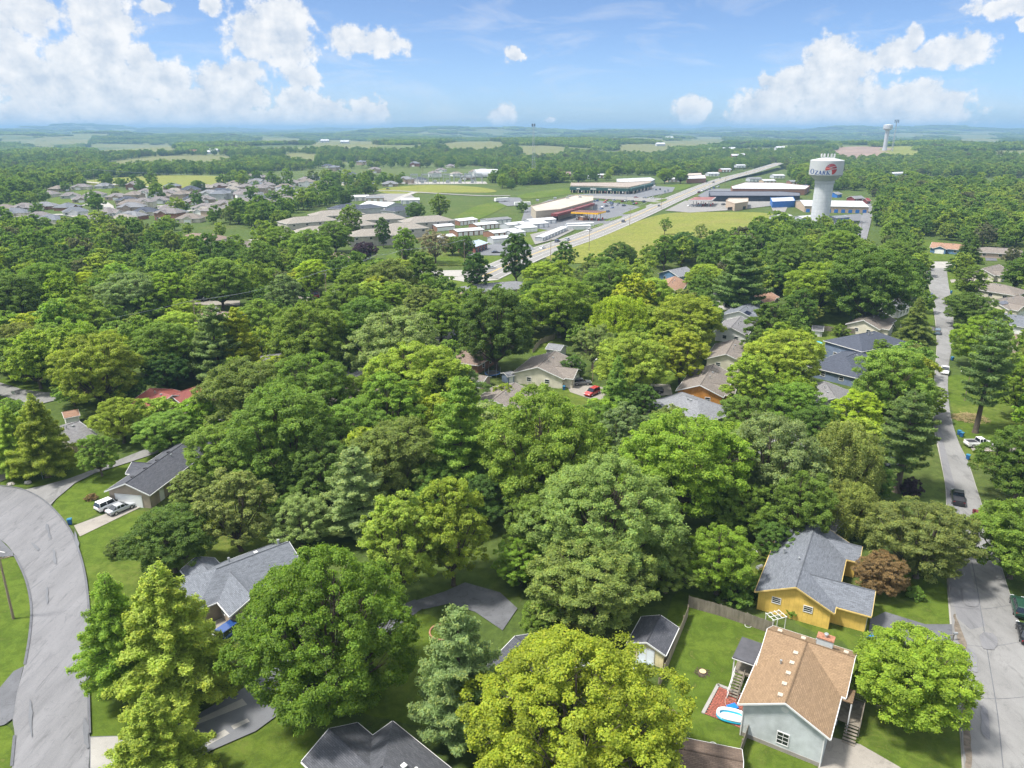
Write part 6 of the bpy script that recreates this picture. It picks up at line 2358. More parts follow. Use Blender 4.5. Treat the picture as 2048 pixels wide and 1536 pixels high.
def conifer_crown(seed, R=4.5, H=15.0, z0=1.2, leaves=26000, leaf=0.42, kind='pine', name='crown', m=None):
    """whorled branches carrying needle sprays; kind pine (soft layers), cypress (feathery, airy), spruce (dense cone)"""
    rs = np.random.RandomState(seed)
    B = []
    nwh = {'pine': 15, 'cypress': 24, 'spruce': 24, 'oldpine': 11}[kind]
    for i in range(nwh):
        f = (i + 0.5) / nwh
        z = z0 + H * f * 0.98
        if kind == 'pine':
            prof = (1 - f) ** 0.62 * (0.72 + 0.28 * min(1, f * 5))
        elif kind == 'oldpine':
            prof = (1 - f) ** 0.5 * (0.5 + 0.5 * min(1, f * 2.2))
        elif kind == 'cypress':
            prof = (1 - f) ** 0.78 * (0.8 + 0.2 * min(1, f * 6))
        else:
            prof = (1 - f) ** 0.9
        nb = rs.randint(5, 8)
        for j in range(nb):
            a = 2 * math.pi * (j + rs.uniform(-0.35, 0.35)) / nb + i * 0.9
            ln = R * prof * rs.uniform(0.7, 1.12) + 0.25
            rise = {'pine': 0.18, 'oldpine': 0.1, 'cypress': 0.22, 'spruce': -0.12}[kind] + rs.uniform(-0.1, 0.1)
            B.append((z + rs.uniform(-0.3, 0.3), a, ln, rise))
    B = np.array(B)
    w = B[:, 2] ** 1.35
    k = rs.choice(len(B), leaves, p=w / w.sum())
    t = rs.uniform(0.12, 1.0, leaves) ** 0.7
    z, a, ln, rise = B[k].T
    dirx, diry = np.cos(a), np.sin(a)
    sag = {'pine': 0.10, 'oldpine': 0.12, 'cypress': 0.34, 'spruce': 0.22}[kind]
    d = t * ln
    # secondary twigs fan out of the branch
    tw = rs.randint(-4, 5, leaves) / 4.0
    spread = 0.42 * ln * (1.05 - t) * tw + rs.normal(size=leaves) * 0.10
    px = dirx * d - diry * spread
    py = diry * d + dirx * spread
    pz = z + rise * d - sag * t * t * ln * 0.5 + rs.normal(size=leaves) * (0.14 if kind != 'cypress' else 0.16)
    if kind in ('pine', 'oldpine'):
        pz += 0.12 * ln * t ** 3
        # needles gather in tufts along the twigs
        px += rs.normal(size=leaves) * 0.1
    cen = np.stack([px, py, pz], 1)
    nrm = np.stack([dirx * 0.3, diry * 0.3, np.ones(leaves)], 1) + rs.normal(size=(leaves, 3)) * 0.55
    size = leaf * rs.uniform(0.6, 1.35, leaves)
    tone = np.zeros((leaves, 2))
    bt = rs.uniform(0, 1, len(B))
    tone[:, 0] = np.clip(0.5 * bt[k] + 0.5 * rs.rand(leaves), 0, 1)
    tone[:, 1] = np.where((t > 0.72) & (rs.rand(leaves) < 0.4), rs.uniform(0.2, 0.8, leaves), 0)
    me = leaf_cloud(rs, cen, nrm, size, 0.34 if kind != 'cypress' else 0.42, tone, name, m, 0.2)
    b = MB()
    r = 0.024 * (H + z0)
    b.tube((0, 0, -0.15), (0, 0, 0.6), r * 1.35, r, 9, cap=False)
    b.tube((0, 0, 0.55), (0, 0, z0 + H * 0.98), r, 0.03, 9, cap=False)
    for (z, a, ln, rise) in B:
        e = Vector((math.cos(a) * ln * 0.85, math.sin(a) * ln * 0.85, z + (rise - sag * 0.4) * ln * 0.85))
        b.tube((0, 0, z), e, 0.022 * ln, 0.012, 5, cap=False)
    return me, b.mesh('trunk', M_BARK, True)


# kind -> list of (crown mesh, trunk mesh, R, total height); R and height are the natural size
PROTO = {}


def make_protos():
    def br(key, seed, R, H, z0, **kw):
        cm, L = broad_crown(seed, R, H, z0, **kw)
        tm = trunk_mesh(seed, L, z0, H, 0.045 * R + 0.05)
        PROTO.setdefault(key, []).append((cm, tm, R, z0 + H))
    # near trees: full leaf count
    br('giant', 31, 10.0, 15.5, 2.8, lobes=44, clumps=1000, leaves=150000, leaf=0.23, csize=(0.042, 0.078))
    br('maple', 1, 7.2, 12.0, 2.6, lobes=30, clumps=620, leaves=90000, leaf=0.22)
    br('maple', 2, 7.0, 11.0, 2.4, lobes=26, clumps=560, leaves=84000, leaf=0.22)
    br('maple', 3, 6.8, 12.5, 2.8, lobes=28, clumps=580, leaves=84000, leaf=0.22, spike=0.06)
    br('ash', 4, 6.4, 12.0, 3.0, lobes=22, clumps=380, leaves=60000, leaf=0.23, spike=0.12, young=0.25)
    br('ash', 5, 6.8, 10.5, 3.0, lobes=20, clumps=340, leaves=56000, leaf=0.23, spike=0.15, young=0.3)
    br('oval', 6, 5.2, 12.5, 2.6, lobes=24, clumps=420, leaves=56000, leaf=0.22, young=0.45)
    br('oval', 7, 5.0, 11.0, 2.4, lobes=22, clumps=380, leaves=52000, leaf=0.22, young=0.4, spike=0.05)
    br('willow', 8, 6.5, 9.5, 2.6, lobes=24, clumps=380, leaves=56000, leaf=0.23, droop=0.9, spike=0.1, young=0.6)
    br('airy', 9, 5.6, 10.5, 3.2, lobes=14, clumps=150, leaves=20000, leaf=0.24, spike=0.2, young=0.2)
    br('shrub', 10, 2.6, 3.4, -0.3, lobes=12, clumps=130, leaves=12000, leaf=0.18, young=0.3, csize=(0.09, 0.15))
    for key, seed, R, H, z0, kd, lv, lf in (('pine', 20, 4.4, 15.0, 0.8, 'pine', 76000, 0.32), ('pine', 21, 4.8, 14.0, 1.2, 'pine', 70000, 0.32),
                                            ('cypress', 22, 4.6, 14.0, 1.6, 'cypress', 84000, 0.21), ('cypress', 23, 4.4, 13.0, 2.4, 'cypress', 60000, 0.21),
                                            ('spruce', 24, 3.6, 13.0, 0.6, 'spruce', 40000, 0.29), ('oldpine', 25, 5.2, 14.0, 4.5, 'oldpine', 40000, 0.32)):
        cm, tm = conifer_crown(seed, R, H, z0, lv, lf, kd)
        PROTO.setdefault(key, []).append((cm, tm, R, z0 + H))
    # the same kinds for the middle distance: fewer, larger leaf sprays
    def mid(key, seed, R, H, z0, **kw):
        cm, L = broad_crown(seed, R, H, z0, **kw)
        tm = trunk_mesh(seed, L[:6], z0, H, 0.045 * R + 0.05)
        PROTO.setdefault(key, []).append((cm, tm, R, z0 + H))
    for s in range(3):
        mid('mid_maple', 40 + s, 7.0, 11.5, 2.4, lobes=24, clumps=260, leaves=12000, leaf=0.5, csize=(0.07, 0.12))
        mid('mid_ash', 44 + s, 6.5, 11.0, 2.8, lobes=18, clumps=200, leaves=10000, leaf=0.5, csize=(0.07, 0.12), spike=0.12, young=0.25)
        mid('mid_oval', 48 + s, 5.0, 11.5, 2.4, lobes=18, clumps=200, leaves=9500, leaf=0.48, csize=(0.07, 0.12))
    for s in range(2):
        cm, tm = conifer_crown(60 + s, 4.4, 13.5, 0.8, 7000, 0.75, 'pine')
        PROTO.setdefault('mid_pine', []).append((cm, tm, 4.4, 14.3))
        cm, tm = conifer_crown(64 + s, 3.4, 12.0, 0.6, 6000, 0.7, 'spruce')
        PROTO.setdefault('mid_spruce', []).append((cm, tm, 3.4, 12.6))


make_protos()

# ------------------------------------------------------------------ trees: planting
GREEN = {
    'x': (0.300, 0.385, 0.060),
    'G': (0.154, 0.253, 0.033),
    'd': (0.128, 0.212, 0.044), 'm': (0.193, 0.294, 0.050), 'l': (0.293, 0.380, 0.057), 'y': (0.330, 0.420, 0.037),
    'g': (0.221, 0.340, 0.042), 'o': (0.221, 0.272, 0.075), 's': (0.246, 0.327, 0.123), 'b': (0.171, 0.259, 0.086),
    'c': (0.297, 0.358, 0.040), 'q': (0.259, 0.347, 0.088), 'p': (0.065, 0.040, 0.065), 'r': (0.246, 0.178, 0.091), 'n': (0.260, 0.240, 0.168), 'k': (0.085, 0.166, 0.039), 'w': (0.275, 0.374, 0.154),
}
WORD = {'x': 'soft yellow-green', 'G': 'rich green', 'd': 'dark green', 'm': 'mid-green', 'l': 'light green', 'y': 'bright lime', 'g': 'fresh green', 'o': 'olive', 's': 'silvery green', 'b': 'blue-green',
        'c': 'yellow-green', 'q': 'pale fresh green', 'p': 'dark purple', 'r': 'reddish brown', 'n': 'grey-brown', 'k': 'deep green', 'w': 'pale silver-green'}
KNAME = {'giant': ('giant_maple_tree', 'huge spreading tree'), 'maple': ('maple_tree', 'broad tree'), 'ash': ('ash_tree', 'loose-crowned tree'), 'oval': ('oval_tree', 'oval tree'), 'willow': ('weeping_tree', 'weeping tree'),
         'airy': ('airy_tree', 'thin-crowned tree'), 'shrub': ('shrub', 'shrub'), 'pine': ('pine_tree', 'pine'), 'cypress': ('cypress_tree', 'feathery conifer'),
         'spruce': ('spruce_tree', 'cone-shaped conifer'), 'oldpine': ('tall_pine_tree', 'bare-trunked pine')}
TREES = []      # dict(pos, R, kind, col, label, mid)


def place(px, py, w, kind, col, hs=1.0, label=None, var=None):
    """crown centre pixel and crown width in pixels -> a tree rooted on the ground"""
    pr = PROTO[kind]
    v = (hash((px, py)) % len(pr)) if var is None else var
    R0, H0 = pr[v][2], pr[v][3]
    u = pix_dir(px, py)
    c, s_ = math.cos(PITCH), math.sin(PITCH)
    z = 7.0
    for _ in range(30):
        p = at(px, py, z)
        dep = proj(p)[2]
        R = w / 2 / FPX * dep * (1.22 if kind in ('cypress', 'spruce', 'pine', 'oldpine') else 1.0)
        k = R / R0
        z2 = H0 * k * hs * (0.56 if kind not in ('cypress', 'spruce', 'pine', 'oldpine') else 0.5)
        z += (z2 - z) * 0.6
    TREES.append(dict(x=p.x, y=p.y, k=R / R0, hs=hs, R=R, kind=kind, col=col, label=label, v=v, px=px, py=py, w=w))


HAND = [
    # bottom rows
    (1150, 1440, 450, 'giant', 'c', 0.78), (918, 1355, 185, 'pine', 'w', 0.95), (652, 1262, 365, 'giant', 'G', 1.0), (795, 1085, 170, 'oval', 'l', 1.0), (903, 1050, 165, 'oval', 'l', 1.05),
    (1212, 1040, 320, 'giant', 'q', 0.85), (1190, 1160, 250, 'maple', 'q', 0.72), (1335, 1135, 125, 'ash', 'q', 0.85), (335, 1268, 235, 'cypress', 'x', 0.68), (232, 1272, 160, 'cypress', 'g', 0.85), (308, 1492, 205, 'cypress', 'x', 0.6),
    (340, 1075, 170, 'maple', 'd', 0.75), (236, 1092, 52, 'shrub', 'o', 1.1), (470, 1012, 150, 'oval', 'o', 0.85), (378, 978, 80, 'oval', 'o', 0.8), (598, 1042, 135, 'ash', 's', 0.8),
    (420, 1045, 60, 'shrub', 'c', 1.0), (712, 985, 140, 'pine', 'w', 0.75), (800, 920, 190, 'maple', 'o', 0.9), (922, 880, 150, 'pine', 'm', 0.95),
    (445, 905, 150, 'maple', 'm', 0.9), (565, 870, 220, 'maple', 'm', 0.95), (640, 940, 150, 'ash', 'd', 0.9), (500, 790, 200, 'maple', 'o', 0.85), (610, 780, 180, 'maple', 'm', 0.9), (700, 860, 150, 'ash', 'm', 0.9),
    (830, 755, 210, 'maple', 'l', 0.75), (775, 815, 150, 'oval', 'g', 0.8), (905, 775, 130, 'ash', 'b', 0.8), (1082, 895, 240, 'maple', 'm', 1.1), (1246, 865, 110, 'oval', 's', 0.9),
    (1370, 930, 250, 'maple', 'g', 0.95), (1440, 1115, 145, 'ash', 'g', 0.9), (1330, 872, 130, 'ash', 'm', 0.75), (1540, 920, 205, 'maple', 's', 1.05), (1600, 1010, 140, 'ash', 'm', 1.0), (1690, 920, 150, 'willow', 'o', 1.25),
    (1712, 830, 115, 'oval', 'y', 0.7), (1812, 885, 135, 'oldpine', 'b', 0.75), (1848, 1075, 205, 'maple', 'o', 0.8), (1765, 1145, 108, 'maple', 'r', 0.75), (1832, 1185, 36, 'shrub', 'm', 1.2),
    (1830, 1350, 240, 'maple', 'g', 0.75), (2040, 1075, 185, 'maple', 'm', 0.95), (2050, 922, 165, 'maple', 'd', 0.9), (1700, 1015, 130, 'willow', 'o', 0.9), (1822, 972, 44, 'shrub', 'p', 1.3),
    (1530, 1170, 80, 'shrub', 'g', 0.8), (1470, 1175, 90, 'shrub', 'm', 0.9), (1545, 1080, 90, 'ash', 'd', 0.9), (1580, 1215, 40, 'shrub', 'm', 1.1), (1640, 1240, 22, 'shrub', 'm', 1.2),
    (1040, 1120, 110, 'ash', 'g', 0.8), (1060, 1060, 120, 'oval', 'm', 1.0), (1085, 1235, 90, 'ash', 'm', 0.8),
    # right street
    (1785, 768, 160, 'maple', 'm', 0.95), (1570, 715, 155, 'maple', 'l', 0.8), (1500, 760, 110, 'oval', 'l', 0.8), (1590, 810, 130, 'ash', 'm', 0.75), (1640, 850, 110, 'ash', 'd', 0.75), (1834, 638, 68, 'spruce', 'o', 0.6),
    (1944, 617, 100, 'maple', 'd', 0.72), (1942, 562, 66, 'oval', 'm', 0.8), (1962, 680, 110, 'maple', 'g', 0.9), (1975, 755, 105, 'oldpine', 'b', 1.05), (2044, 770, 90, 'oval', 'm', 1.0), (2036, 545, 60, 'oval', 'd', 0.8),
    (1926, 512, 50, 'spruce', 'd', 0.55), (1948, 497, 36, 'spruce', 'd', 0.7), (1632, 575, 120, 'maple', 'l', 0.95), (1742, 565, 175, 'maple', 'd', 0.95), (1830, 556, 60, 'oval', 'k', 0.9), (1600, 615, 70, 'oval', 'd', 0.9),
    (1540, 650, 100, 'oval', 'd', 0.75), (1460, 579, 62, 'maple', 'p', 0.6), (1485, 548, 110, 'pine', 'b', 0.75), (1410, 555, 75, 'maple', 'l', 0.75), (1680, 500, 100, 'maple', 'm', 0.8), (1590, 520, 110, 'maple', 'd', 0.85),
    (1240, 640, 128, 'willow', 'y', 0.9), (1120, 608, 145, 'maple', 'm', 0.85), (992, 650, 165, 'maple', 'd', 0.95), (1372, 640, 150, 'maple', 'l', 0.8), (1268, 725, 160, 'maple', 'l', 0.85), (1365, 708, 100, 'oval', 'c', 0.8),
    (1186, 690, 90, 'airy', 's', 0.9), (1146, 732, 50, 'oval', 'd', 0.7), (1234, 775, 80, 'spruce', 'm', 0.75), (1300, 600, 110, 'maple', 'l', 0.85), (1225, 575, 130, 'maple', 'm', 0.85), (1330, 680, 80, 'oval', 'l', 0.8),
    (1560, 555, 60, 'oval', 'd', 0.8), (1790, 508, 80, 'maple', 'm', 0.8), (1520, 690, 70, 'oval', 'd', 0.75), (1680, 660, 36, 'shrub', 'm', 1.0), (1760, 700, 50, 'oval', 'm', 0.7), (1722, 690, 44, 'shrub', 'g', 1.0),
    # middle
    (622, 668, 165, 'maple', 'm', 0.9), (790, 690, 190, 'ash', 's', 0.8), (735, 650, 130, 'maple', 'd', 0.9), (690, 612, 120, 'maple', 'm', 0.85), (520, 640, 110, 'ash', 'm', 0.8), (570, 590, 80, 'oval', 's', 0.85),
    (625, 550, 72, 'maple', 'y', 0.9), (430, 692, 105, 'pine', 'b', 0.75), (478, 690, 80, 'pine', 'c', 0.9), (360, 665, 110, 'maple', 'l', 0.8), (330, 700, 140, 'maple', 'm', 0.85), (195, 735, 165, 'maple', 'l', 0.95), (240, 838, 110, 'ash', 'l', 0.85),
    (335, 862, 125, 'maple', 'm', 0.62), (78, 872, 110, 'cypress', 'x', 0.8), (22, 880, 90, 'cypress', 'x', 0.8), (195, 905, 80, 'ash', 'm', 1.0), (330, 742, 90, 'ash', 'k', 0.85), (262, 775, 60, 'oval', 'd', 0.8),
    (30, 690, 120, 'maple', 'o', 0.85), (100, 690, 110, 'ash', 'm', 0.85), (30, 600, 120, 'maple', 'd', 0.9), (150, 640, 130, 'maple', 'm', 0.85), (165, 575, 75, 'maple', 'y', 0.85), (260, 590, 120, 'maple', 's', 0.85), (340, 585, 90, 'oval', 'g', 0.75),
    (370, 622, 70, 'ash', 'c', 0.75), (440, 560, 110, 'maple', 'm', 0.85), (90, 570, 110, 'maple', 'm', 0.85), (850, 615, 90, 'oval', 'o', 0.8), (790, 600, 80, 'oval', 'g', 0.75), (880, 640, 110, 'ash', 'm', 0.8), (720, 560, 90, 'maple', 'm', 0.85),
    (780, 560, 110, 'ash', 'o', 0.8), (845, 545, 75, 'oval', 'd', 0.9), (952, 540, 60, 'oval', 'k', 1.0), (1033, 512, 68, 'oval', 'k', 1.1), (870, 490, 70, 'airy', 'n', 0.8), (1130, 510, 50, 'oval', 'd', 0.9), (1240, 510, 65, 'maple', 'd', 0.85),
    (1085, 555, 80, 'maple', 'l', 0.8), (1180, 560, 75, 'oval', 'o', 0.8), (1370, 490, 65, 'maple', 'k', 0.9), (1330, 500, 55, 'oval', 'm', 0.9), (1330, 450, 26, 'airy', 'm', 1.1), (1400, 465, 28, 'airy', 'o', 1.2), (1470, 505, 70, 'oval', 'm', 0.8),
    (900, 705, 80, 'shrub', 'm', 1.0), (700, 720, 60, 'shrub', 'd', 1.0), (820, 840, 60, 'shrub', 'd', 1.0), (705, 790, 110, 'ash', 'm', 0.8), (1010, 790, 60, 'shrub', 'l', 1.2), (975, 830, 80, 'ash', 'm', 0.8),
    (1428, 868, 75, 'ash', 'm', 0.7), (1490, 830, 110, 'ash', 'm', 0.75), (1180, 840, 90, 'ash', 'm', 0.8), (1285, 800, 70, 'oval', 'd', 0.8), (1120, 820, 70, 'oval', 'g', 0.6),
    (860, 980, 130, 'maple', 'd', 0.9), (960, 1000, 120, 'ash', 'd', 0.9), (560, 980, 120, 'maple', 'd', 0.8), (1150, 985, 120, 'ash', 'd', 0.9), (1480, 1010, 130, 'maple', 'm', 0.95), (1620, 935, 110, 'ash', 'd', 0.9), (1750, 960, 90, 'ash', 'd', 0.9),
    (395, 372, 30, 'maple', 'd', 0.8), (810, 488, 50, 'oval', 'm', 1.1), (765, 462, 34, 'oval', 'd', 1.3), (730, 500, 50, 'maple', 'p', 0.75), (1900, 600, 30, 'shrub', 'm', 1.0), (1718, 640, 30, 'shrub', 'm', 1.0),
    (270, 948, 30, 'shrub', 'k', 0.9), (183, 993, 26, 'shrub', 'r', 0.7), (700, 440, 50, 'oval', 'm', 1.0), (670, 470, 70, 'maple', 'm', 0.9), (620, 495, 90, 'maple', 'm', 0.9), (560, 480, 70, 'maple', 'm', 0.9), (520, 520, 80, 'ash', 'm', 0.9),
    (880, 410, 40, 'oval', 'm', 0.9), (830, 420, 38, 'maple', 'd', 0.9), (930, 490, 40, 'maple', 'd', 1.0), (905, 490, 44, 'maple', 'm', 0.9), (1330, 350, 34, 'maple', 'g', 0.9), (1362, 352, 30, 'maple', 'm', 0.9), (690, 395, 34, 'maple', 'd', 0.9),
]
for t in HAND:
    place(t[0], t[1], t[2], t[3], t[4], t[5])
for t in TREES:
    t['hand'] = True

# ground kept open: roads, roofs, fields and anything written here (pixels)
OPEN = [[tuple(at(*p)[:2]) for p in q] for q in (
    [(1345, 1195), (1400, 1190), (1535, 1255), (1560, 1330), (1750, 1250), (1910, 1180), (1950, 1536), (1450, 1560), (1320, 1370)],
    [(155, 1075), (300, 1020), (420, 1090), (430, 1130), (300, 1150), (200, 1300), (250, 1480), (180, 1480)],
    [(420, 1540), (500, 1380), (660, 1480), (640, 1560)], [(-300, 960), (0, 960), (70, 1180), (60, 1300), (30, 1540), (-300, 1540)],
    [(100, 1020), (180, 950), (340, 890), (250, 1000), (140, 1050)],
    [(1895, 730), (1920, 740), (1990, 780), (2048, 830), (2000, 900), (1930, 900)], [(1835, 470), (1990, 500), (2000, 530), (1835, 525)],
    [(1640, 660), (1680, 665), (1700, 690), (1640, 740), (1600, 700)], [(1080, 760), (1200, 770), (1340, 760), (1340, 800), (1180, 820), (1090, 790)],
    [(720, 530), (1010, 515), (1020, 560), (720, 560)], [(900, 440), (960, 405), (1030, 400), (1040, 480), (930, 520), (900, 500)],
    [(1060, 500), (1180, 470), (1300, 420), (1550, 420), (1560, 440), (1450, 475), (1250, 530), (1100, 540)],
    [(1040, 380), (1300, 360), (1420, 345), (1560, 320), (1600, 380), (1600, 440), (1300, 440), (1050, 480)],
    [(580, 430), (760, 400), (900, 410), (900, 470), (760, 490), (590, 470)], [(930, 470), (1050, 440), (1150, 450), (1060, 510), (930, 520)],
    [(1540, 385), (1740, 385), (1740, 450), (1560, 450)], [(1720, 400), (1760, 400), (1745, 490), (1715, 490)],
    [(1040, 400), (1060, 370), (1150, 365), (1150, 400)], [(740, 372), (1000, 368), (1010, 392), (750, 395)],
)]


def free(x, y, r):
    for h in FOOT:
        if (x - h[0]) ** 2 + (y - h[1]) ** 2 < (h[2] + r * 0.45) ** 2:
            return False
    for q in PAVED:
        if inside((x, y), q):
            return False
    for q in OPEN:
        if inside((x, y), q):
            return False
    return True


SKYL = [(-300, 440), (0, 442), (100, 438), (200, 432), (300, 440), (400, 446), (500, 458), (560, 468), (600, 480), (700, 502), (800, 504), (880, 508), (900, 528), (1000, 532), (1060, 522), (1100, 520), (1180, 508), (1280, 500), (1350, 482), (1400, 474), (1450, 466),
        (1500, 452), (1560, 440), (1640, 440), (1690, 458), (1715, 486), (1745, 490), (1765, 470), (1779, 470)]


def skyl(px):
    if px > 1779:
        return -999.0
    return float(np.interp(px, [a for a, b in SKYL], [b for a, b in SKYL]))


def fill_trees():
    """the rest of the wooded streets: trees wherever there is room, out to the fields"""
    rs = np.random.RandomState(5)
    n0 = len(TREES)
    ymax, tries = 560.0, 9000
    for i in range(tries):
        y = math.sqrt(rs.uniform(118 ** 2, ymax ** 2))
        x = rs.uniform(-0.80, 0.80) * (y + 25)
        # the view ends where the woods beyond take over
        R = rs.uniform(3.8, 7.8)
        kind = rs.choice(['mid_maple', 'mid_maple', 'mid_ash', 'mid_oval', 'mid_pine'], p=[0.34, 0.26, 0.2, 0.15, 0.05])
        px, py, dep = proj((x, y, 0))
        if px < -150 or px > 2200:
            continue
        if not free(x, y, R):
            continue
        if any((x - t['x']) ** 2 + (y - t['y']) ** 2 < (0.60 * (R + t['R'])) ** 2 for t in TREES):
            continue
        # do not grow over open views of houses and streets that the photo shows
        v = rs.randint(len(PROTO[kind]))
        R0, H0 = PROTO[kind][v][2], PROTO[kind][v][3]
        k = R / R0 * (0.62 if kind == 'mid_pine' else 1)
        hs = rs.uniform(0.62, 1.0)
        top = proj((x, y, H0 * k * hs))
        bad = top[1] < skyl(px)
        for h in KEEP:
            hx, hy, hw = h
            if abs(px - hx) < hw + R / dep * FPX * 0.8 and top[1] < hy + 4 and py > hy - 4:
                bad = True
                break
        if bad:
            continue
        col = rs.choice(list('dmmmgglloscc'))
        TREES.append(dict(x=x, y=y, k=k, hs=hs, R=R0 * k, kind=str(kind), col=str(col), label=None, v=v, px=px, py=(py + top[1]) / 2, w=2 * R / dep * FPX))
    return len(TREES) - n0


# sight lines kept clear: pixel x, y of things in view and half width
KEEP = [(1965, 888, 45), (1930, 810, 45), (1460, 590, 28), (1945, 830, 40), (1080, 750, 70), (1400, 770, 70), (1440, 715, 30), (1480, 660, 20), (1490, 615, 40), (1515, 595, 40), (1340, 565, 25), (1355, 540, 30), (1745, 640, 45), (1725, 680, 55), (1690, 725, 55), (1660, 780, 40),
        (1790, 605, 20), (1985, 540, 35), (2000, 575, 40), (2010, 605, 40), (2010, 640, 40), (2030, 675, 20), (1897, 495, 45), (2000, 503, 45), (1870, 560, 30), (1885, 650, 25), (1885, 750, 30), (1895, 850, 40), (1915, 960, 40),
        (345, 785, 65), (440, 625, 42), (135, 855, 35), (60, 795, 60), (300, 920, 120), (250, 960, 140), (680, 755, 25), (1110, 690, 25), (985, 745, 35), (960, 755, 30), (1160, 775, 60), (1300, 785, 50), (1640, 655, 25), (1660, 690, 30),
        (480, 1140, 120), (1640, 1150, 140), (1600, 1350, 200), (1310, 1280, 60), (970, 1190, 60), (940, 1230, 40), (985, 572, 50), (370, 780, 60), (1400, 800, 70), (1890, 700, 22), (1885, 620, 22), (650, 740, 60), (680, 582, 25), (620, 598, 30), (430, 605, 50), (910, 700, 45), (1150, 545, 10), (925, 545, 90), (405, 475, 25), (485, 485, 20)]
N_FILL = fill_trees()


def in_view(t):
    return -60 < t['px'] < 2110


TREES.sort(key=lambda t: (0 if t.get('hand') else 1, -t['w']))
_seen = [t for t in TREES if in_view(t)]
_out = [t for t in TREES if not in_view(t)]
NEAR = _seen[:298]
REST = _seen[298:] + _out


def plant():
    import hashlib
    used = {}
    rs = np.random.RandomState(9)
    for i, t in enumerate(NEAR):
        cm, tm, R0, H0 = PROTO[t['kind']][t['v']]
        kind = t['kind'].replace('mid_', '')
        nm, word = KNAME[kind]
        root = empty(nm, (t['x'], t['y'], 0), float(rs.uniform(0, 6.28)))
        k = t['k']
        sc = (k, k, k * t['hs'])
        tr = instance('trunk', tm, parent=root, s=sc)
        cr = instance('crown', cm, parent=root, s=sc)
        c = np.array(GREEN[t['col']]) * rs.uniform(0.86, 1.14) * np.array([rs.uniform(0.90, 1.05), 1, rs.uniform(0.85, 1.15)])
        cr.color = (*c.tolist(), 1)
        t['obj'] = root
        t['word'] = WORD[t['col']] + ' ' + word


plant()


# ------------------------------------------------------------------ woods beyond: one mass, instanced
FOREST_RAMP = [(0.0, (0.124, 0.211, 0.049)), (0.3, (0.167, 0.265, 0.054)), (0.6, (0.216, 0.313, 0.059)), (0.85, (0.292, 0.373, 0.065)), (0.95, (0.184, 0.232, 0.076)), (1.0, (0.162, 0.167, 0.103))]
M_LEAF_FAR = leaf_mat('forest_leaves', False, FOREST_RAMP)
PROTO_COL = bpy.data.collections.new('forest_stock')


def inside_np(x, y, poly):
    p = np.asarray(poly, float)
    bb = (x > p[:, 0].min()) & (x < p[:, 0].max()) & (y > p[:, 1].min()) & (y < p[:, 1].max())
    c = np.zeros(len(x), bool)
    if not bb.any():
        return c
    xs, ys = x[bb], y[bb]
    r = np.zeros(len(xs), bool)
    n = len(p)
    j = n - 1
    for i in range(n):
        xi, yi = p[i]
        xj, yj = p[j]
        if yi != yj:
            r ^= ((yi > ys) != (yj > ys)) & (xs < (xj - xi) * (ys - yi) / (yj - yi) + xi)
        j = i
    c[bb] = r
    return c


def stock(name, me):
    o = bpy.data.objects.new(name, me)
    PROTO_COL.objects.link(o)
    return o


def merge_mesh(name, parts, mats):
    """parts: list of (mesh, matrix 4x4 numpy-like offset/scale, material index)"""
    V, F, M, T = [], [], [], []
    off = 0
    for me, loc, s, mi in parts:
        n = len(me.vertices)
        co = np.empty(n * 3)
        me.vertices.foreach_get('co', co)
        co = co.reshape(-1, 3) * np.array(s) + np.array(loc)
        V.append(co)
        at_ = me.color_attributes.get('tone')
        tn = np.full((n, 4), 0.5)
        if at_:
            b = np.empty(n * 4)
            at_.data.foreach_get('color', b)
            tn = b.reshape(-1, 4)
        T.append(tn)
        for p in me.polygons:
            F.append([v + off for v in p.vertices])
            M.append(mi)
        off += n
    V = np.concatenate(V)
    T = np.concatenate(T)
    out = bpy.data.meshes.new(name)
    out.from_pydata(V.tolist(), [], F)
    for m in mats:
        out.materials.append(m)
    out.polygons.foreach_set('material_index', M)
    a = out.color_attributes.new('tone', 'FLOAT_COLOR', 'POINT')
    a.data.foreach_set('color', T.ravel())
    out.update()
    return out


def forest_stock():
    rs = np.random.RandomState(3)
    singles, groves = [], []
    for s in range(5):
        R = rs.uniform(5.4, 6.6)
        cm, L = broad_crown(200 + s, R, rs.uniform(9.5, 11.5), 2.2, lobes=16, clumps=110, leaves=3200, leaf=0.9, csize=(0.08, 0.15), m=M_LEAF_FAR, young=0.3)
        b = MB()
        b.tube((0, 0, -0.5), (0, 0, 7), 0.4, 0.15, 6, cap=False)
        tm = b.mesh('stem', M_BARK)
        me = merge_mesh('wood_tree', [(cm, (0, 0, 0), (1, 1, 1), 0), (tm, (0, 0, 0), (1, 1, 1), 1)], [M_LEAF_FAR, M_BARK])
        singles.append(stock('a_wood_tree_%d' % s, me))
    for s in range(4):
        parts = []
        cs = []
        for k in range(12):
            for _ in range(40):
                x, y = rs.uniform(-21, 21, 2)
                if all((x - a) ** 2 + (y - b) ** 2 > 70 for a, b in cs):
                    break
            cs.append((x, y))
            cm, L = broad_crown(300 + s * 20 + k, rs.uniform(5, 7.5), rs.uniform(9, 13), 1.0, lobes=9, clumps=26, leaves=230, leaf=2.8, csize=(0.14, 0.24), m=M_LEAF_FAR, young=0.3)
            parts.append((cm, (x, y, 0), (1, 1, 1), 0))
        me = merge_mesh('wood_grove', parts, [M_LEAF_FAR])
        groves.append(stock('b_wood_grove_%d' % s, me))
    return len(singles), len(groves)


N_SING, N_GROVE = forest_stock()
_ws = [(_tr.uniform(0, 6.28), _tr.uniform(0, 6.28), w) for w in (260, 340, 430, 560, 700, 900, 1200, 1700)]


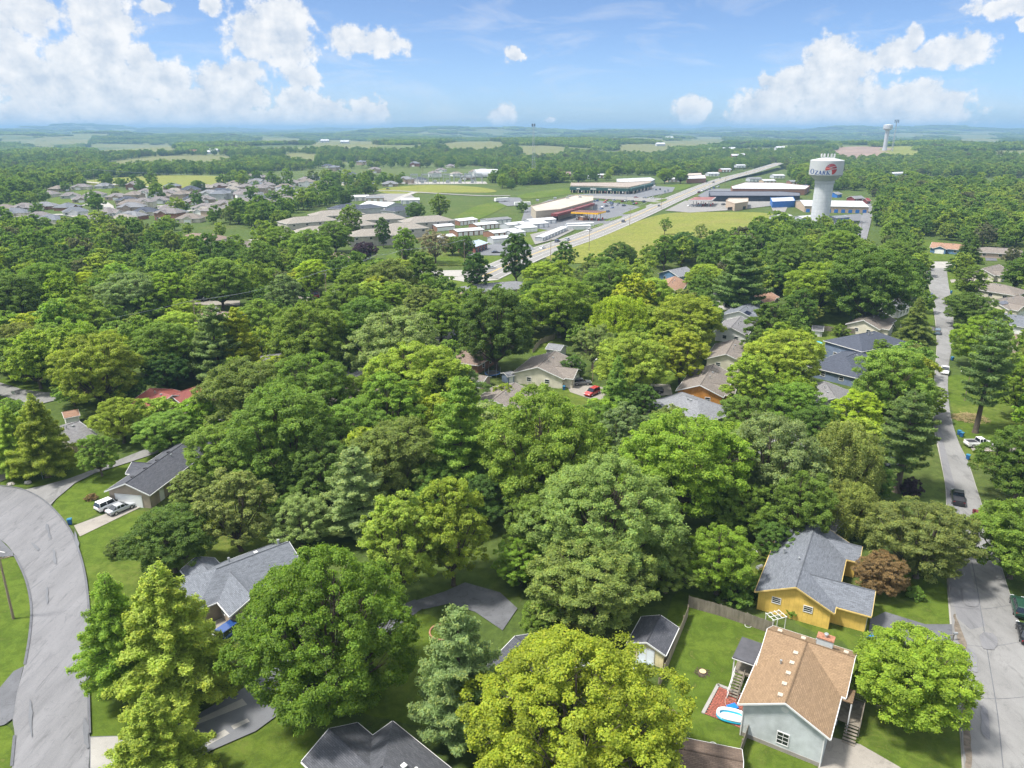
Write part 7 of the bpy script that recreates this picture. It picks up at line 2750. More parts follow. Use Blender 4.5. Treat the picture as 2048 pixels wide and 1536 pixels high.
def wooded(x, y):
    s = np.zeros_like(x)
    for a, p, w in _ws:
        s += np.sin((x * math.cos(a) + y * math.sin(a)) * 2 * math.pi / w + p)
    return s / 8


SUBURB = [tuple(at(*p)[:2]) for p in [(-120, 450), (-120, 424), (0, 416), (60, 395), (95, 372), (200, 364), (330, 372), (450, 376), (520, 352), (600, 340), (640, 326), (800, 318), (980, 326), (1010, 345), (960, 362), (860, 368), (760, 376), (700, 398), (640, 408), (560, 425), (500, 440), (380, 446), (200, 450)]]
TOWN = [tuple(at(*p)[:2]) for p in [(560, 455), (600, 425), (700, 400), (830, 380), (1000, 380), (1050, 372), (1140, 366), (1300, 356), (1420, 342), (1545, 322), (1590, 335), (1560, 370), (1620, 380), (1740, 385), (1750, 445), (1700, 470), (1560, 450), (1450, 480), (1250, 535), (1060, 530), (920, 530), (900, 490), (760, 485), (600, 480)]]


def build_forest():
    rs = np.random.RandomState(21)
    X, Y, S, I, ZS = [], [], [], [], []

    def band(r0, r1, step, idx0, nidx, smin, smax, thr, zs=1.0, amax=47, sub=1.0):
        A = math.radians(amax)
        n = int(A * (r1 * r1 - r0 * r0) / (step * step))
        r = np.sqrt(rs.uniform(r0 * r0, r1 * r1, n))
        a = rs.uniform(-A, A, n)
        x, y = r * np.sin(a), r * np.cos(a)
        ok = wooded(x, y) > thr
        for q in PAVED + OPEN:
            if len(q) >= 3:
                ok &= ~inside_np(x, y, q)
        ins = inside_np(x, y, TOWN)
        ok &= ~ins | (rs.rand(n) < 0.02)
        ins = inside_np(x, y, SUBURB)
        ok &= ~ins | (rs.rand(n) < 0.20)
        for (fx, fy, fr) in FOOT:
            if math.hypot(fx, fy) > r0 - 60 and math.hypot(fx, fy) < r1 + 60:
                ok &= (x - fx) ** 2 + (y - fy) ** 2 > (fr + 4 * sub) ** 2
        if r0 < 1500:
            sx = np.array([a for a, b in SKYL] + [1780, 9999])
            sy = np.array([b for a, b in SKYL] + [-999, -999])
            c_, s_ = math.cos(PITCH), math.sin(PITCH)
            dep = y * c_ + HCAM * s_
            bx = 1024 + FPX * x / dep
            by = 768 - FPX * (y * s_ - HCAM * c_) / dep
            ty = 768 - FPX * (y * s_ + (13.0 - HCAM) * c_) / (y * c_ - (13.0 - HCAM) * s_)
            line = np.interp(bx, sx, sy)
            ok &= ~((by > line) & (ty < line))
        x, y = x[ok], y[ok]
        X.append(x)
        Y.append(y)
        S.append(rs.uniform(smin, smax, len(x)))
        I.append(rs.randint(idx0, idx0 + nidx, len(x)))
        ZS.append(np.full(len(x), zs))

    band(520, 1000, 10.0, 0, N_SING, 0.6, 1.3, -0.30)
    band(1000, 2200, 12.5, 0, N_SING, 0.7, 1.35, -0.14, sub=1)
    band(2200, 6000, 34.0, N_SING, N_GROVE, 0.8, 1.15, -0.02)
    band(6000, 16000, 100.0, N_SING, N_GROVE, 2.2, 3.4, -0.02, 0.42)
    for t in REST:
        X.append(np.array([t['x']]))
        Y.append(np.array([t['y']]))
        S.append(np.array([t['R'] / 6.0]))
        I.append(np.array([rs.randint(0, N_SING)]))
        ZS.append(np.array([1.0]))
    X, Y, S, I, ZS = map(np.concatenate, (X, Y, S, I, ZS))
    Z = height(X, Y) - 0.2
    n = len(X)
    me = bpy.data.meshes.new('forest')
    me.vertices.add(n)
    me.vertices.foreach_set('co', np.stack([X, Y, Z], 1).ravel())
    for nm, ty, dat in (('inst', 'INT', I.astype(np.int32)), ('rotz', 'FLOAT', rs.uniform(0, 6.28, n).astype(np.float32))):
        a = me.attributes.new(nm, ty, 'POINT')
        a.data.foreach_set('value', dat)
    a = me.attributes.new('size', 'FLOAT_VECTOR', 'POINT')
    a.data.foreach_set('vector', np.stack([S, S, S * ZS * rs.uniform(0.85, 1.15, n)], 1).ravel().astype(np.float32))
    ob = bpy.data.objects.new('forest', me)
    COL.objects.link(ob)
    tag(ob, 'wooded hills and treetops stretching away behind the town', kind='stuff')
    ng = bpy.data.node_groups.new('forest_scatter', 'GeometryNodeTree')
    ng.interface.new_socket('Geometry', in_out='INPUT', socket_type='NodeSocketGeometry')
    ng.interface.new_socket('Geometry', in_out='OUTPUT', socket_type='NodeSocketGeometry')
    gi = ng.nodes.new('NodeGroupInput')
    go = ng.nodes.new('NodeGroupOutput')
    ci = ng.nodes.new('GeometryNodeCollectionInfo')
    ci.inputs['Collection'].default_value = PROTO_COL
    ci.inputs['Separate Children'].default_value = True
    ci.inputs['Reset Children'].default_value = True
    ip = ng.nodes.new('GeometryNodeInstanceOnPoints')
    ip.inputs['Pick Instance'].default_value = True

    def attr(nm, ty):
        a = ng.nodes.new('GeometryNodeInputNamedAttribute')
        a.data_type = ty
        a.inputs['Name'].default_value = nm
        return next(o for o in a.outputs if o.enabled and o.name == 'Attribute')
    cb = ng.nodes.new('ShaderNodeCombineXYZ')
    ng.links.new(attr('rotz', 'FLOAT'), cb.inputs[2])
    ng.links.new(gi.outputs[0], ip.inputs['Points'])
    ng.links.new(ci.outputs[0], ip.inputs['Instance'])
    ng.links.new(attr('inst', 'INT'), ip.inputs['Instance Index'])
    ng.links.new(cb.outputs[0], ip.inputs['Rotation'])
    ng.links.new(attr('size', 'FLOAT_VECTOR'), ip.inputs['Scale'])
    ng.links.new(ip.outputs[0], go.inputs[0])
    md = ob.modifiers.new('scatter', 'NODES')
    md.node_group = ng
    print('forest instances', n)



# ------------------------------------------------------------------ vehicles
def paint_mat():
    m = bpy.data.materials.new('car_paint')
    m.use_nodes = True
    nt = m.node_tree
    b = nt.nodes['Principled BSDF']
    oi = nt.nodes.new('ShaderNodeObjectInfo')
    nt.links.new(oi.outputs['Color'], b.inputs['Base Color'])
    b.inputs['Roughness'].default_value = 0.3
    b.inputs['Metallic'].default_value = 0.1
    b.inputs['Coat Weight'].default_value = 0.6
    b.inputs['Coat Roughness'].default_value = 0.08
    return m


M_PAINT = paint_mat()
M_TYRE = mat('tyre_rubber', (0.02, 0.02, 0.021), 0.85, 0.15)
M_RIM = mat('alloy_rim', (0.45, 0.46, 0.48), 0.3, 0.05, metal=0.8)
M_CGLASS = mat('car_glass', (0.012, 0.016, 0.022), 0.06, 0.1, spec=0.9)
M_HEAD = mat('headlamp', (0.7, 0.72, 0.75), 0.15, 0.03, spec=0.8)
M_TAIL = mat('tail_lamp', (0.40, 0.015, 0.015), 0.25, 0.05)
CARS = {}


def loft(mb, secs, m=0, cap=True):
    """secs: list of rings with the same number of points"""
    n = len(secs[0])
    for a, b in zip(secs[:-1], secs[1:]):
        for k in range(n):
            j = (k + 1) % n
            mb.face([a[k], a[j], b[j], b[k]], m)
    if cap:
        mb.face(secs[0][::-1], m)
        mb.face(secs[-1], m)


def body_ring(x, zb, zt, w, ws=0.9):
    w2 = w / 2
    return [Vector(p) for p in ((x, -w2 * 0.86, zb), (x, -w2, zb + 0.14), (x, -w2, zt - 0.16), (x, -w2 * ws, zt), (x, w2 * ws, zt), (x, w2, zt - 0.16), (x, w2, zb + 0.14), (x, w2 * 0.86, zb))]


def cab_ring(x, z0, z1, w0, w1):
    return [Vector(p) for p in ((x, -w0 / 2, z0), (x, -w1 / 2, z1), (x, w1 / 2, z1), (x, w0 / 2, z0))]


def make_car(kind):
    """front of the vehicle along +x; origin on the ground"""
    spec = {
        'sedan': dict(L=4.75, W=1.82, belt=0.92, roof=1.44, wb=2.75, r=0.33),
        'suv': dict(L=4.9, W=1.95, belt=1.08, roof=1.76, wb=2.85, r=0.38),
        'pickup': dict(L=5.7, W=2.0, belt=1.12, roof=1.86, wb=3.55, r=0.40),
        'van': dict(L=5.2, W=2.0, belt=1.1, roof=2.05, wb=3.1, r=0.36),
    }[kind]
    L_, W, belt, roof, wb, r = (spec[k] for k in ('L', 'W', 'belt', 'roof', 'wb', 'r'))
    h = L_ / 2
    body = MB()
    zb = 0.24
    loft(body, [body_ring(-h, zb + 0.18, belt - 0.16, W * 0.86), body_ring(-h + 0.12, zb, belt - 0.04, W * 0.95), body_ring(-h * 0.55, zb, belt, W), body_ring(0.1, zb, belt, W),
                body_ring(h * 0.42, zb, belt - 0.03, W), body_ring(h * 0.72, zb, belt - 0.14, W * 0.98), body_ring(h - 0.15, zb + 0.02, belt - 0.26, W * 0.92), body_ring(h, zb + 0.16, belt - 0.38, W * 0.82)])
    glass, roofm = MB(), MB()
    ww, rw = W * 0.90, W * 0.72
    if kind == 'sedan':
        cab = [(-h * 0.72, belt - 0.04, belt - 0.02, ww, ww), (-h * 0.40, belt - 0.04, roof - 0.05, ww, rw), (h * 0.08, belt - 0.04, roof - 0.02, ww, rw), (h * 0.46, belt - 0.06, belt - 0.04, ww, ww)]
        rf = (-h * 0.42, h * 0.10)
    elif kind == 'suv':
        cab = [(-h * 0.97, belt - 0.06, belt - 0.02, ww, ww), (-h * 0.84, belt - 0.04, roof - 0.05, ww, rw * 1.04), (h * 0.10, belt - 0.04, roof - 0.02, ww, rw * 1.04), (h * 0.44, belt - 0.06, belt - 0.04, ww, ww)]
        rf = (-h * 0.86, h * 0.12)
    elif kind == 'van':
        cab = [(-h * 0.98, belt - 0.06, belt - 0.02, ww, ww), (-h * 0.93, belt - 0.04, roof - 0.05, ww, rw * 1.1), (h * 0.34, belt - 0.04, roof - 0.02, ww, rw * 1.1), (h * 0.68, belt - 0.18, belt - 0.16, ww, ww)]
        rf = (-h * 0.95, h * 0.36)
    else:
        cab = [(-h * 0.20, belt - 0.06, belt, ww, ww), (-h * 0.14, belt - 0.04, roof - 0.05, ww, rw * 1.05), (h * 0.24, belt - 0.04, roof - 0.02, ww, rw * 1.05), (h * 0.50, belt - 0.06, belt - 0.04, ww, ww)]
        rf = (-h * 0.17, h * 0.26)
        # open bed: dark liner with rails
    loft(glass, [cab_ring(*c) for c in cab])
    x0, x1 = rf
    roofm.hexa([(x0, -rw * 0.53, roof - 0.07), (x1, -rw * 0.53, roof - 0.06), (x1, rw * 0.53, roof - 0.06), (x0, rw * 0.53, roof - 0.07)],
               [(x0 + 0.1, -rw * 0.47, roof), (x1 - 0.12, -rw * 0.47, roof), (x1 - 0.12, rw * 0.47, roof), (x0 + 0.1, rw * 0.47, roof)])
    # pillars
    pil = [x0 + 0.05, (x0 + x1) / 2, x1 - 0.05]
    for s in (-1, 1):
        for k, xp in enumerate(pil):
            xb = xp + (-0.12 if k == 0 else (0.30 if k == 2 else 0))
            roofm.tube((xb, s * ww * 0.5, belt - 0.03), (xp, s * rw * 0.52, roof - 0.06), 0.05, n=5)
    bed = None
    if kind == 'pickup':
        bed = MB()
        bed.box(((-h + 0.12 - h * 0.22) / 2, 0, belt + 0.01), (h * 0.78 - 0.28, W * 0.76, 0.03))
        for s in (-1, 1):
            body.box((-h * 0.61, s * W * 0.44, belt + 0.04), (h * 0.74, 0.12, 0.10))
        body.box((-h + 0.08, 0, belt + 0.02), (0.10, W * 0.86, 0.12))
    wheel_t, wheel_r = MB(), MB()
    wheel_t.tube((0, -0.12, 0), (0, 0.12, 0), r, n=18)
    wheel_r.tube((0, -0.135, 0), (0, 0.135, 0), r * 0.62, n=12)
    hl, tl, bp = MB(), MB(), MB()
    hl.box((0, 0, 0), (0.16, 0.42, 0.16))
    tl.box((0, 0, 0), (0.10, 0.30, 0.26))
    bp.box((0, 0, 0), (0.16, W * 0.84, 0.18))
    CARS[kind] = dict(body=body.mesh('body', M_PAINT), top=roofm.mesh('roof_panel', M_PAINT), glass=glass.mesh('window_glass', M_CGLASS), tyre=wheel_t.mesh('tyre', M_TYRE, True), rim=wheel_r.mesh('rim', M_RIM),
                      head=hl.mesh('headlight', M_HEAD), tail=tl.mesh('tail_light', M_TAIL), bump=bp.mesh('bumper', M_DARK), bed=bed.mesh('load_bed', M_DARK) if bed else None, **spec)


for k_ in ('sedan', 'suv', 'pickup', 'van'):
    make_car(k_)

CCOL = {'white': (0.72, 0.72, 0.72), 'silver': (0.42, 0.44, 0.46), 'black': (0.012, 0.013, 0.016), 'grey': (0.12, 0.13, 0.14), 'red': (0.42, 0.018, 0.015), 'maroon': (0.13, 0.015, 0.02), 'blue': (0.02, 0.06, 0.20), 'navy': (0.012, 0.02, 0.05), 'green': (0.02, 0.06, 0.04), 'slate': (0.10, 0.15, 0.19)}
CAR_ALL = []


def car(px, py, ang, kind, col, label, detail=True, group=None, pos=None):
    """ang: heading in degrees, 0 = +x (right), 90 = away from the camera"""
    p = pos if pos is not None else at(px, py, 0)
    z = max((q[2] for q in ()), default=0.0)
    P = CARS[kind]
    nm = {'sedan': 'parked_car', 'suv': 'parked_suv', 'pickup': 'pickup_truck', 'van': 'delivery_van'}[kind]
    root = empty(nm, (p.x, p.y, 0.45 if False else 0.12), math.radians(ang), label, {'sedan': 'car', 'suv': 'car', 'pickup': 'pickup', 'van': 'van'}[kind], group)
    for part, nme in (('body', 'body'), ('top', 'roof_panel'), ('glass', 'window_glass'), ('bed', 'load_bed')):
        if P[part] is None:
            continue
        o = instance(nme, P[part], parent=root)
        o.color = (*CCOL[col], 1)
    for sx in (-1, 1):
        for sy in (-1, 1):
            w = instance('wheel', P['tyre'], (sx * P['wb'] / 2, sy * (P['W'] / 2 - 0.10), P['r']), parent=root)
            if detail:
                instance('rim', P['rim'], parent=w)
    if detail:
        for sy in (-1, 1):
            instance('headlight', P['head'], (P['L'] / 2 - 0.09, sy * P['W'] * 0.32, P['belt'] - 0.36), parent=root)
            instance('tail_light', P['tail'], (-P['L'] / 2 + 0.07, sy * P['W'] * 0.36, P['belt'] - 0.24), parent=root)
        instance('bumper', P['bump'], (P['L'] / 2 - 0.08, 0, 0.45), parent=root)
        instance('bumper', P['bump'], (-P['L'] / 2 + 0.08, 0, 0.47), parent=root)
    CAR_ALL.append((root, col, kind, label, p))
    return root


def all_cars():
    car(222, 1015, 57, 'suv', 'white', 'white SUV parked in front of the white garage door')
    car(243, 1022, 57, 'sedan', 'silver', 'silver sedan parked right beside the white SUV')
    car(438, 1288, 60, 'sedan', 'white', 'white car under the feathery conifer at the speckled-roof house')
    car(468, 1268, 60, 'suv', 'blue', 'bright blue car between conifer and broad tree at the garage')
    car(1957, 893, 2, 'pickup', 'white', 'white pickup pulled onto the right-hand driveway')
    car(1914, 1002, 64, 'pickup', 'black', 'black pickup parked at the left kerb of the right street')
    car(1958, 1042, -115, 'sedan', 'maroon', 'maroon sedan parked at the right kerb of the right street')
    car(2038, 1222, 65, 'suv', 'green', 'dark green car cut by the right edge')
    car(2050, 1275, 65, 'sedan', 'black', 'black car behind the dark green one at the right edge')
    car(1889, 746, -120, 'pickup', 'white', 'white truck parked by the street lamp')
    car(1860, 597, -118, 'suv', 'slate', 'slate-grey car parked in the far right street')
    car(1831, 603, 8, 'sedan', 'navy', 'navy car on the short drive by the street')
    car(1874, 668, 61, 'suv', 'slate', 'slate-grey car in tree shade at the left kerb')
    car(1163, 770, 8, 'suv', 'grey', 'grey SUV beside the cream gabled house')
    car(1184, 790, -130, 'suv', 'red', 'red car with black roof on the lawn drive')
    car(1303, 786, 178, 'pickup', 'black', 'black pickup beside the orange cedar house')
    car(1268, 814, 150, 'sedan', 'black', 'black car half hidden under the conifer')
    car(1258, 778, 80, 'sedan', 'silver', 'silver car behind the cone-shaped conifer')
    car(1787, 930, 10, 'sedan', 'silver', 'silver car glimpsed under the bare-trunked pine')
    car(1460, 614, 5, 'suv', 'black', 'black SUV below the purple tree')
    car(1380, 740, 120, 'sedan', 'grey', 'grey car in the shade behind the orange cedar house')
    car(402, 602, 5, 'suv', 'black', 'black SUV on the left woodland drive')
    car(420, 600, 5, 'sedan', 'maroon', 'maroon car next to the black SUV on the woodland drive')
    car(632, 594, 110, 'pickup', 'maroon', 'dark red pickup beside the power pole')
    car(1972, 584, 20, 'sedan', 'white', 'white car behind the street-side bins')
    car(983, 538, 30, 'sedan', 'silver', 'silver car at the junction below the repair shop')
    # repair shop
    for k, (px, py, c, l) in enumerate(((945, 496, 'white', 'white pickup at the repair shop'), (957, 495, 'navy', 'navy car at the repair shop bays'), (963, 492, 'red', 'red car at the repair shop bays'), (992, 507, 'black', 'black car alone on the repair shop lot'))):
        car(px, py, 60 if k < 3 else 10, 'pickup' if k == 0 else 'sedan', c, l, False)
    # highway traffic
    for px, py, a, k, c, l in ((1085, 498, 63, 'sedan', 'white', 'white car lowest on the highway'), (1115, 485, 63, 'suv', 'navy', 'navy car on the highway above the lowest white one'), (1135, 482, 63, 'suv', 'silver', 'silver car on the highway beside the tree tops'), (1178, 463, 66, 'pickup', 'white', 'white pickup turning off the highway'),
                               (1247, 445, 66, 'suv', 'navy', 'navy SUV on the highway beside the yellow meadow'), (1318, 413, 67, 'sedan', 'black', 'black car on the highway by the strip mall drive'), (1427, 366, 65, 'pickup', 'grey', 'grey pickup far up the highway'), (1447, 361, 65, 'sedan', 'white', 'white car far up the highway'),
                               (1440, 357, 65, 'sedan', 'black', 'black car at the far crossing'), (1500, 344, 65, 'sedan', 'white', 'white speck of a car near the far bend'), (1272, 396, -40, 'sedan', 'maroon', 'maroon car on the drive below the strip mall'), (1290, 397, -40, 'sedan', 'grey', 'grey car on the drive below the strip mall'),
                               (1305, 398, 5, 'pickup', 'white', 'white pickup on the drive below the strip mall'), (776, 379, 5, 'sedan', 'black', 'black car on the back road by the substation')):
        car(px, py, a, k, c, l, False)
    # parking lots
    g = random.Random(12)
    cols = ['white', 'white', 'silver', 'grey', 'black', 'navy', 'blue', 'maroon', 'red', 'silver', 'slate']
    rows = [
        ('the supermarket front row', [(1118, 424), (1124, 422), (1131, 420), (1152, 413), (1160, 411), (1170, 408), (1176, 407), (1182, 405), (1188, 404), (1195, 403), (1141, 416)], 70),
        ('the supermarket car park', [(1210, 406), (1213, 402), (1218, 407), (1224, 408), (1206, 415), (1212, 414), (1222, 412), (1228, 402), (1203, 419), (1224, 417), (1233, 412), (1236, 409), (1216, 425), (1170, 419), (1245, 404), (1251, 403), (1265, 404), (1268, 409), (1273, 408), (1248, 413), (1288, 405)], 60),
        ('the strip mall front', [(1145, 384), (1150, 384), (1155, 384), (1164, 384), (1200, 386), (1209, 386), (1224, 386), (1231, 386), (1245, 387), (1255, 387), (1274, 386), (1279, 385), (1285, 383), (1290, 381), (1295, 379), (1300, 377), (1305, 375), (1309, 373), (1312, 381), (1320, 380), (1330, 385), (1336, 383)], 80),
        ('the dark shop row', [(1405, 383), (1412, 382), (1419, 380), (1428, 377), (1436, 375), (1398, 386), (1470, 396), (1475, 396)], 55),
        ('the rust-decked canopy', [(1380, 413), (1388, 414), (1400, 414), (1448, 411), (1462, 417), (1545, 408)], 20),
    ]
    for where, pts, ang in rows:
        cnt = {}
        for i, (px, py) in enumerate(pts):
            c = g.choice(cols)
            k = g.choice(['sedan', 'sedan', 'suv', 'pickup', 'suv'])
            car(px, py, ang + g.choice([0, 180]) + g.uniform(-6, 6), k, c, None, False, 'cars parked at ' + where)
    # trailers
    for px, py, a, l in ((1003, 404, 35, 'white box trailer parked alone behind the supermarket'), (1045, 413, 15, 'white box trailer at the supermarket dock')):
        p = at(px, py)
        r = empty('box_trailer', (p.x, p.y, 0.02), math.radians(a), l, 'trailer')
        b = MB()
        b.box((0, 0, 2.4), (14, 2.5, 2.7))
        b.build('cargo_box', M_GDOOR, r)
        b = MB()
        b.box((-1, 0, 0.95), (11, 1.0, 0.2))
        b.build('chassis', M_DARK, r)
        for sx in (-5, -3.8, 4):
            for sy in (-1, 1):
                w = MB()
                w.tube((sx, sy * 1.0 - 0.15, 0.5), (sx, sy * 1.0 + 0.15, 0.5), 0.5, n=12)
                w.build('wheel', M_TYRE, r)


all_cars()

# ------------------------------------------------------------------ street furniture and garden things
M_BIN = mat('blue_bin_plastic', (0.02, 0.10, 0.26), 0.5, 0.1)
M_TBIN = mat('teal_bin_plastic', (0.03, 0.16, 0.28), 0.5, 0.1)


def make_bin_meshes():
    b = MB()
    b.hexa([(-0.24, -0.26, 0.06), (0.24, -0.26, 0.06), (0.24, 0.26, 0.06), (-0.24, 0.26, 0.06)], [(-0.32, -0.34, 0.98), (0.32, -0.34, 0.98), (0.32, 0.34, 0.98), (-0.32, 0.34, 0.98)])
    l = MB()
    l.hexa([(-0.35, -0.38, 0.985), (0.35, -0.38, 0.985), (0.35, 0.38, 0.985), (-0.35, 0.38, 0.985)], [(-0.30, -0.33, 1.09), (0.30, -0.33, 1.09), (0.30, 0.33, 1.09), (-0.30, 0.33, 1.09)])
    l.tube((-0.3, 0.38, 1.0), (0.3, 0.38, 1.0), 0.03, n=6)
    w = MB()
    w.tube((-0.05, 0, 0), (0.05, 0, 0), 0.13, n=10)
    return b.mesh('bin_body', M_BIN), l.mesh('bin_lid', M_TBIN), w.mesh('bin_wheel', M_DARK)


BINM = make_bin_meshes()


def wheelie(px, py, rz, label):
    p = at(px, py)
    r = empty('wheelie_bin', (p.x, p.y, 0.02), rz, label, 'bin')
    instance('bin_body', BINM[0], parent=r)
    instance('lid', BINM[1], parent=r)
    for s in (-1, 1):
        instance('bin_wheel', BINM[2], (s * 0.3, 0.27, 0.13), parent=r)


for px, py, l in ((141, 1049, 'blue wheelie bin at the kerb by the white-garage house'), (1918, 870, 'farther of the two blue bins beside the white pickup drive'), (1923, 874, 'nearer of the two blue bins beside the white pickup drive'),
                  (1935, 919, 'blue bin standing alone below the white pickup'), (1904, 721, 'blue bin at the kerb behind the white truck'), (1911, 673, 'blue bin at the right kerb under the trees'), (1856, 612, 'blue bin at the kerb beside the navy car'),
                  (1902, 587, 'blue bin by the white car on the far right street'), (1137, 769, 'dark blue bin at the corner of the cream gabled house'), (1128, 780, 'teal bin in front of the cream gabled house'), (1268, 796, 'blue bin beside the black car under the conifer'),
                  (1793, 629, 'blue bin at the shady pale house'), (1988, 616, 'blue bin in front of the cream solar-panel house')):
    wheelie(px, py, RNG.uniform(0, 3), l)


def fence(name, pts, label, h=1.7, pick=0.16, m=None, land=None):
    """close-boarded fence: posts, rails and pickets"""
    W = [at(*p) for p in pts]
    root = empty(name, W[0], 0, label, 'fence')
    pk = MB(W[0])
    for a, b in zip(W[:-1], W[1:]):
        d = (b - a)
        L_ = d.length
        d.normalize()
        ang = math.atan2(d.y, d.x)
        n = max(2, int(L_ / pick))
        for k in range(n):
            p = a + d * (L_ * (k + 0.5) / n)
            hh = h + RNG.uniform(-0.04, 0.04)
            pk.box((p.x, p.y, hh / 2), (pick * 0.93, 0.022, hh), ang)
        m_ = (a + b) / 2
        rl = MB(m_)
        nn = Vector((-d.y, d.x, 0)) * 0.05
        for z in (0.35, h * 0.55, h - 0.3):
            rl.box((m_.x + nn.x, m_.y + nn.y, z), (L_, 0.05, 0.09), ang)
        rl.build('rail', m or M_WOOD, root, loc=m_ - W[0])
        np_ = max(1, int(L_ / 2.4))
        for k in range(np_ + 1):
            p = a + d * (L_ * k / np_)
            e = MB(p)
            e.box((p.x + nn.x * 2, p.y + nn.y * 2, (h + 0.06) / 2), (0.1, 0.1, h + 0.06), ang)
            e.build('post', m or M_WOOD, root, loc=p - W[0])
    o = pk.build('picket_boards', m or M_WOOD, root)
    o['kind'] = 'stuff'
    return root


M_WOODL = mat('sunned_fence_wood', (0.30, 0.255, 0.19), 0.9, 0.25, 2.0, streak=(1, 1, 0.2))
fence('board_fence', [(1318, 1378), (1376, 1232)], 'weathered board fence along the cream shed', m=M_WOODL)
fence('board_fence', [(1376, 1214), (1440, 1232), (1545, 1268)], 'weathered board fence behind the back lawn, below the yellow house', 1.8)
fence('board_fence', [(1470, 1545), (1496, 1470)], 'short board fence from the paddling pool to the lower edge', 1.8)
fence('board_fence', [(1648, 662), (1712, 668)], 'board fence behind the grey barn-shaped shed', 1.7)
fence('board_fence', [(1642, 708), (1690, 714)], 'board fence left of the lower dark hip roof', 1.7)
fence('board_fence', [(1066, 706), (1082, 688), (1110, 678)], 'wooden fence around the lawn behind the pale-roofed grey shed', 1.7, m=M_WOODL)
fence('board_fence', [(340, 762), (420, 752)], 'dark board fence behind the red-roofed house', 1.7)


def simple(name, build, loc, label, cat, rz=0.0):
    root = empty(name, loc, rz, label, cat)
    build(root)
    return root


# utility poles with wires
def pole(px, py, h, label, arms=1, rz=0.3, lean=(0, 0), m=None, tr=False):
    p = at(px, py)
    root = empty('utility_pole', (p.x, p.y, 0), rz, label, 'utility pole')
    b = MB()
    b.tube((0, 0, -0.3), (lean[0], lean[1], h), 0.17, 0.11, n=10)
    b.build('pole_shaft', m or M_POLE, root)
    tips = []
    for k in range(arms):
        z = h - 0.35 - k * 1.0
        e = MB()
        e.box((lean[0], lean[1] + 0.14, z), (2.6, 0.11, 0.13))
        e.build('crossarm', M_POLE if not tr else M_GALV, root)
        for x in (-1.15, -0.4, 0.4, 1.15):
            i = MB()
            i.tube((lean[0] + x, lean[1] + 0.14, z + 0.06), (lean[0] + x, lean[1] + 0.14, z + 0.3), 0.05, 0.03, n=6)
            i.build('insulator', M_GALV, root)
    if tr:
        e = MB()
        e.tube((0.35, 0, h - 2.6), (0.35, 0, h - 1.6), 0.28, n=12)
        e.build('transformer', M_GALV, root)
    M4 = Matrix.Translation((p.x, p.y, 0)) @ Matrix.Rotation(rz, 4, 'Z')
    return root, [M4 @ Vector((lean[0] + x, lean[1] + 0.14, h - 0.05)) for x in (-1.15, 0.4, 1.15)]


POLES = {}
for key, px, py, h, l, arms, rz in (
        ('near', 27, 1238, 9.5, 'wooden utility pole on the grass inside the left curve', 1, 0.5), ('a', 395, 668, 11, 'utility pole by the white-chimney house', 1, 1.1), ('b', 654, 600, 11.5, 'tan utility pole beside the dark red pickup', 2, 1.0),
        ('c', 755, 560, 11, 'utility pole between the plum tree and the lawns', 1, 1.0), ('d', 806, 548, 11, 'utility pole left of the junction lawn', 1, 1.0), ('e', 929, 524, 11, 'utility pole in front of the repair shop', 1, 0.8),
        ('f', 1101, 528, 12, 'utility pole where the highway meets the trees', 1, 0.7), ('g', 1178, 502, 12, 'highway pole at the lower corner of the meadow', 1, 0.7), ('h', 1259, 452, 12, 'highway pole beside the navy SUV', 1, 0.7),
        ('i', 1322, 418, 12, 'highway pole at the canopy corner', 1, 0.7), ('z', -140, 760, 11, 'utility pole left of the frame', 1, 1.2), ('q', 1720, 478, 9, 'pale pole at the end of the short road', 0, 0.4), ('r', 189, 362, 14, 'pylon pole at the left end of the meadow', 1, 0.4), ('s', 145, 366, 14, 'pylon pole further left of the meadow', 1, 0.4),
        ('t', 632, 378, 14, 'pylon pole above the subdivision roofs', 1, 0.4), ('u', 846, 358, 13, 'pole at the left of the substation', 1, 0.4), ('v', 868, 356, 13, 'pole over the substation', 1, 0.4), ('w', 1186, 402, 13, 'tall lamp pole in the strip mall drive', 0, 0.4), ('x', 1252, 412, 13, 'tall lamp pole in the supermarket car park', 0, 0.4),
        ('y', 1288, 388, 13, 'tall lamp pole before the strip mall bend', 0, 0.4), ('aa', 1450, 372, 13, 'pole beside the far highway crossing', 1, 0.5), ('bb', 1492, 348, 14, 'pole beside the far highway bend', 1, 0.5), ('cc', 1610, 380, 12, 'pole left of the water tower', 1, 0.5)):
    if key == 'z':
        p_ = at(px, py)
        POLES[key] = (None, [Vector((p_.x + dx, p_.y, h)) for dx in (-1.1, 0.4, 1.1)])
        continue
    POLES[key] = pole(px, py, h, l, arms, rz, lean=(0.2, 0.0) if key == 'near' else (0, 0), m=M_GALV if arms == 0 else None, tr=(key in 'be'))


def wires(a, b, label, sag=1.1, r=0.035, ks=(0, 1, 2)):
    A, B = POLES[a][1], POLES[b][1]
    root = empty('power_line', A[0], 0, label, 'power line')
    for k in ks:
        m = MB(A[0])
        pts = []
        for i in range(13):
            f = i / 12
            p = A[k].lerp(B[k], f)
            p.z -= sag * 4 * f * (1 - f)
            pts.append(p)
        for u, v in zip(pts[:-1], pts[1:]):
            m.tube(u, v, r, n=4, cap=False)
        m.build('wire', M_GALV, root)


